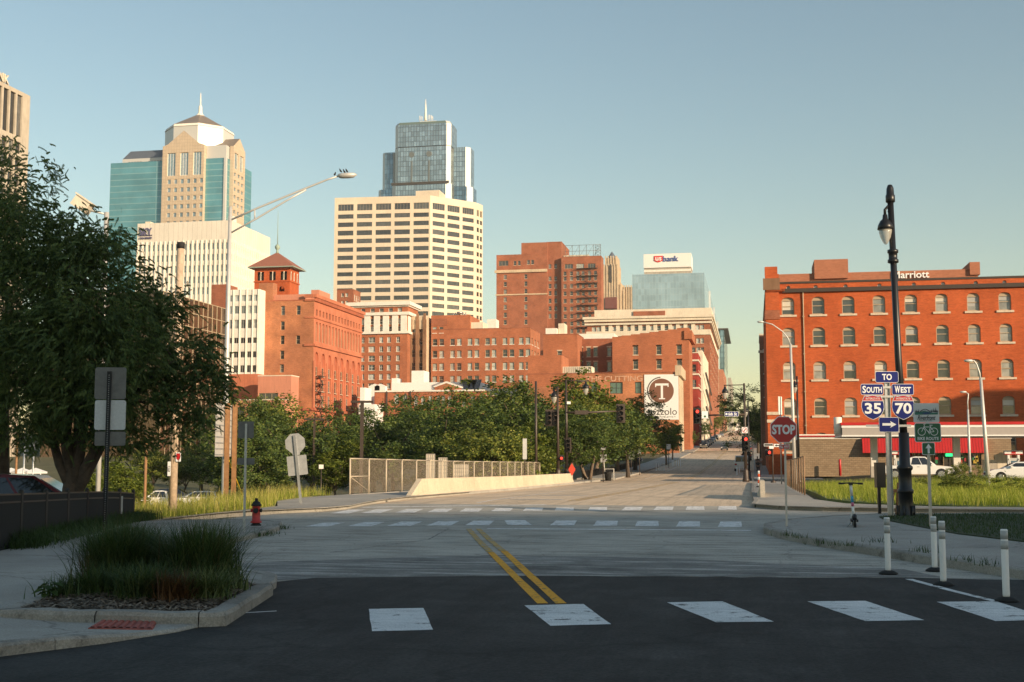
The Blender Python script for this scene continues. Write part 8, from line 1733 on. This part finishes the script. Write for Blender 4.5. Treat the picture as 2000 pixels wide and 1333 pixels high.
car('far_pickup', 'small white pickup far behind the utility pole', 'pickup', PW, lp(315,955,125), YAW+math.pi+.2); car('far_car', 'dark parked car far behind the guide sign', 'sedan', PK, lp(430,950,130), YAW, 'cars on the lower lot'); car('far_car', 'silver car parked left of the guide sign posts', 'sedan', PS, lp(395,944,135), YAW+.2, 'cars on the lower lot'); car('far_car', 'grey car parked behind the small white pickup', 'suv', PG, lp(345,946,140), YAW+.1, 'cars on the lower lot')
car('parked_pickup', 'dark blue pickup parked under the trees by the railing', 'pickup', PB_, (atD(1222,900,214).x, atD(1222,900,214).y, zt(*atD(1222,900,214).xy)+.02), YAW-.2)
q = atD(1446, 900, 172); car('parked_van', 'white van parked at the right kerb seen from behind', 'van', PW, (-1.6, 172, zs(172)+.01), R(90))
car('moving_car', 'dark sedan driving in the street in the distance', 'sedan', PG, (-7.3*1.0, 320, zs(320)+.01), R(-90))
for i, (y, pm, kd, lb) in enumerate(((338,PK,'pickup','black pickup first in the row parked on the left'),(350,PS,'sedan','silver sedan second in the parked row'),(363,PG,'suv','grey car third in the parked row'),(378,PK,'sedan','dark sedan fourth in the parked row'),(396,PG,'sedan','grey sedan fifth in the parked row'),(418,PS,'suv','silver car sixth in the parked row'),(446,PK,'suv','black car seventh in the parked row'),(482,PW,'sedan','white sedan near the far end of the parked row'),(530,PS,'sedan','far silver sedan at the top of the parked row'))):
    car('street_car', lb, kd, pm, (-13.2, y, zs(y)+.01), R(-90), 'cars parked along the left kerb')
for i, (y, pm, lb) in enumerate(((235,PK,'dark car parked beyond the van at the right kerb'),(300,PG,'grey car parked far up at the right kerb'))): car('street_car', lb, 'suv', pm, (-1.3, y, zs(y)+.01), R(90), 'cars parked along the right kerb')
wb_ = thing('white_truck', 'white box truck far up the street', 'truck', (-5, 560, zs(560))); mb = MB(); mb.box((-3,0,.7), (3,7,5.5)); mb.build('box', WHITEP, wb_); mb = MB(); mb.box((-1.2,-2,.5), (1.2,-.02,2.6)); mb.build('cab', PW, wb_)
# --- pedestrians on the right pavement
SKIN = plain('skin', (.30,.17,.11), .6); HAIR = plain('hair', (.02,.015,.012), .7)
def person(px, d, top, bottom, label, stride=.22, rz=0.0, hold=None):
    q = atD(px, 900, d); x = max(.5, min(1.9, q.x)); z0 = zs(q.y)+.15; t = thing('person', label, 'person', (x, q.y, z0), rz)
    def skin(name, V, E, Rr, mats, sub=1):
        me = bpy.data.meshes.new(name); me.from_pydata(V, E, []); o = link(name, me, t); md = o.modifiers.new('skin','SKIN'); 
        for v, r in zip(me.skin_vertices[0].data, Rr): v.radius = r if hasattr(r,'__len__') else (r,r)
        me.skin_vertices[0].data[0].use_root = True; sb_ = o.modifiers.new('sub','SUBSURF'); sb_.levels = sub; sb_.render_levels = sub
        dg = bpy.context.evaluated_depsgraph_get(); m2 = bpy.data.meshes.new_from_object(o.evaluated_get(dg)); o.modifiers.clear(); o.data = m2; m2.materials.clear(); m2.materials.append(mats); return o
    s = stride
    skin('body', [(0,0,.95),(0,0,1.15),(0,0,1.38),(0,0,1.48),(0,-.01,1.56),(0,-.01,1.66),(0,-.01,1.74),(.2,0,1.40),(.26,.06,1.13),(.25,-.06+s*.4,.9),(.25,-.08+s*.4,.8),(-.2,0,1.40),(-.26,.06,1.13),(-.25,-.02-s*.3,.9),(-.25,-.04-s*.3,.8),(.1,0,.88),(.11,-s*.5-.03,.48),(.11,-s,.09),(.11,-s-.16,.04),(-.1,0,.88),(-.11,s*.4,.48),(-.11,s*1.1,.11),(-.11,s*1.1-.15,.06)],
        [(0,1),(1,2),(2,3),(3,4),(4,5),(5,6),(2,7),(7,8),(8,9),(9,10),(2,11),(11,12),(12,13),(13,14),(0,15),(15,16),(16,17),(17,18),(0,19),(19,20),(20,21),(21,22)],
        [.15,(.16,.11),(.18,.11),.06,.07,(.085,.1),.05,.07,.05,.038,.035,.07,.05,.038,.035,.09,.065,.05,(.045,.03),.09,.065,.05,(.045,.03)], SKIN)
    skin('shirt', [(0,0,.92),(0,0,1.15),(0,0,1.38),(0,0,1.47),(.2,0,1.40),(.255,.05,1.17),(-.2,0,1.40),(-.255,.05,1.17)], [(0,1),(1,2),(2,3),(2,4),(4,5),(2,6),(6,7)], [(.175,.135),(.18,.13),(.195,.13),.08,.085,.075,.085,.075], top)
    skin('trousers', [(0,0,.97),(.1,0,.86),(.11,-s*.5-.03,.48),(.11,-s,.12),(-.1,0,.86),(-.11,s*.4,.48),(-.11,s*1.1,.14)], [(0,1),(1,2),(2,3),(0,4),(4,5),(5,6)], [(.165,.13),.11,.08,.07,.11,.08,.07], bottom)
    mb = MB(); mb.lathe([(.0,.0),(.09,.02),(.105,.08),(.1,.14),(.06,.19),(0,.2)], 12, 0, (0,.015,1.61)); mb.build('hair', HAIR, t); return t
person(1474, 150, plain('shirt_black',(.02,.02,.022)), plain('trousers_black',(.018,.018,.02)), 'person in dark clothes walking on the right pavement'); person(1478, 172, plain('shirt_brown',(.10,.075,.06)), plain('trousers_grey',(.06,.06,.065)), 'person in brown shirt farther along the right pavement', .15); person(1486, 176, plain('shirt_white',(.6,.58,.54)), plain('trousers_tan',(.3,.26,.2)), 'person in pale clothes near the warehouse wall', .12, .4)
# street side clutter by the pavement
q = (0.7, 140); t = thing('red_hydrant_far', 'small red hydrant on the right pavement in the distance', 'hydrant', (.6,140,zs(140)+.15)); mb = MB(); mb.lathe([(.16,0),(.16,.05),(.11,.08),(.11,.5),(.14,.52),(.1,.65),(.04,.75)], 12); mb.build('barrel', RED_H, t)
# ------------------------------------------------------------------ evening haze
hm = bpy.data.materials.new('haze'); hm.use_nodes = True; hn = hm.node_tree.nodes; hn.remove(hn['Principled BSDF'])
pv = hn.new('ShaderNodeVolumePrincipled'); pv.inputs['Color'].default_value = (.93,.93,.90,1); pv.inputs['Density'].default_value = HAZE; pv.inputs['Anisotropy'].default_value = 0.0
hm.node_tree.links.new(pv.outputs[0], hn['Material Output'].inputs['Volume'])
mb = MB(); mb.box((-1300,-260,-6), (700,1800,275)); hz_ = mb.build('haze', hm); tag(hz_, kind='stuff')
SC.cycles.volume_bounces = 0
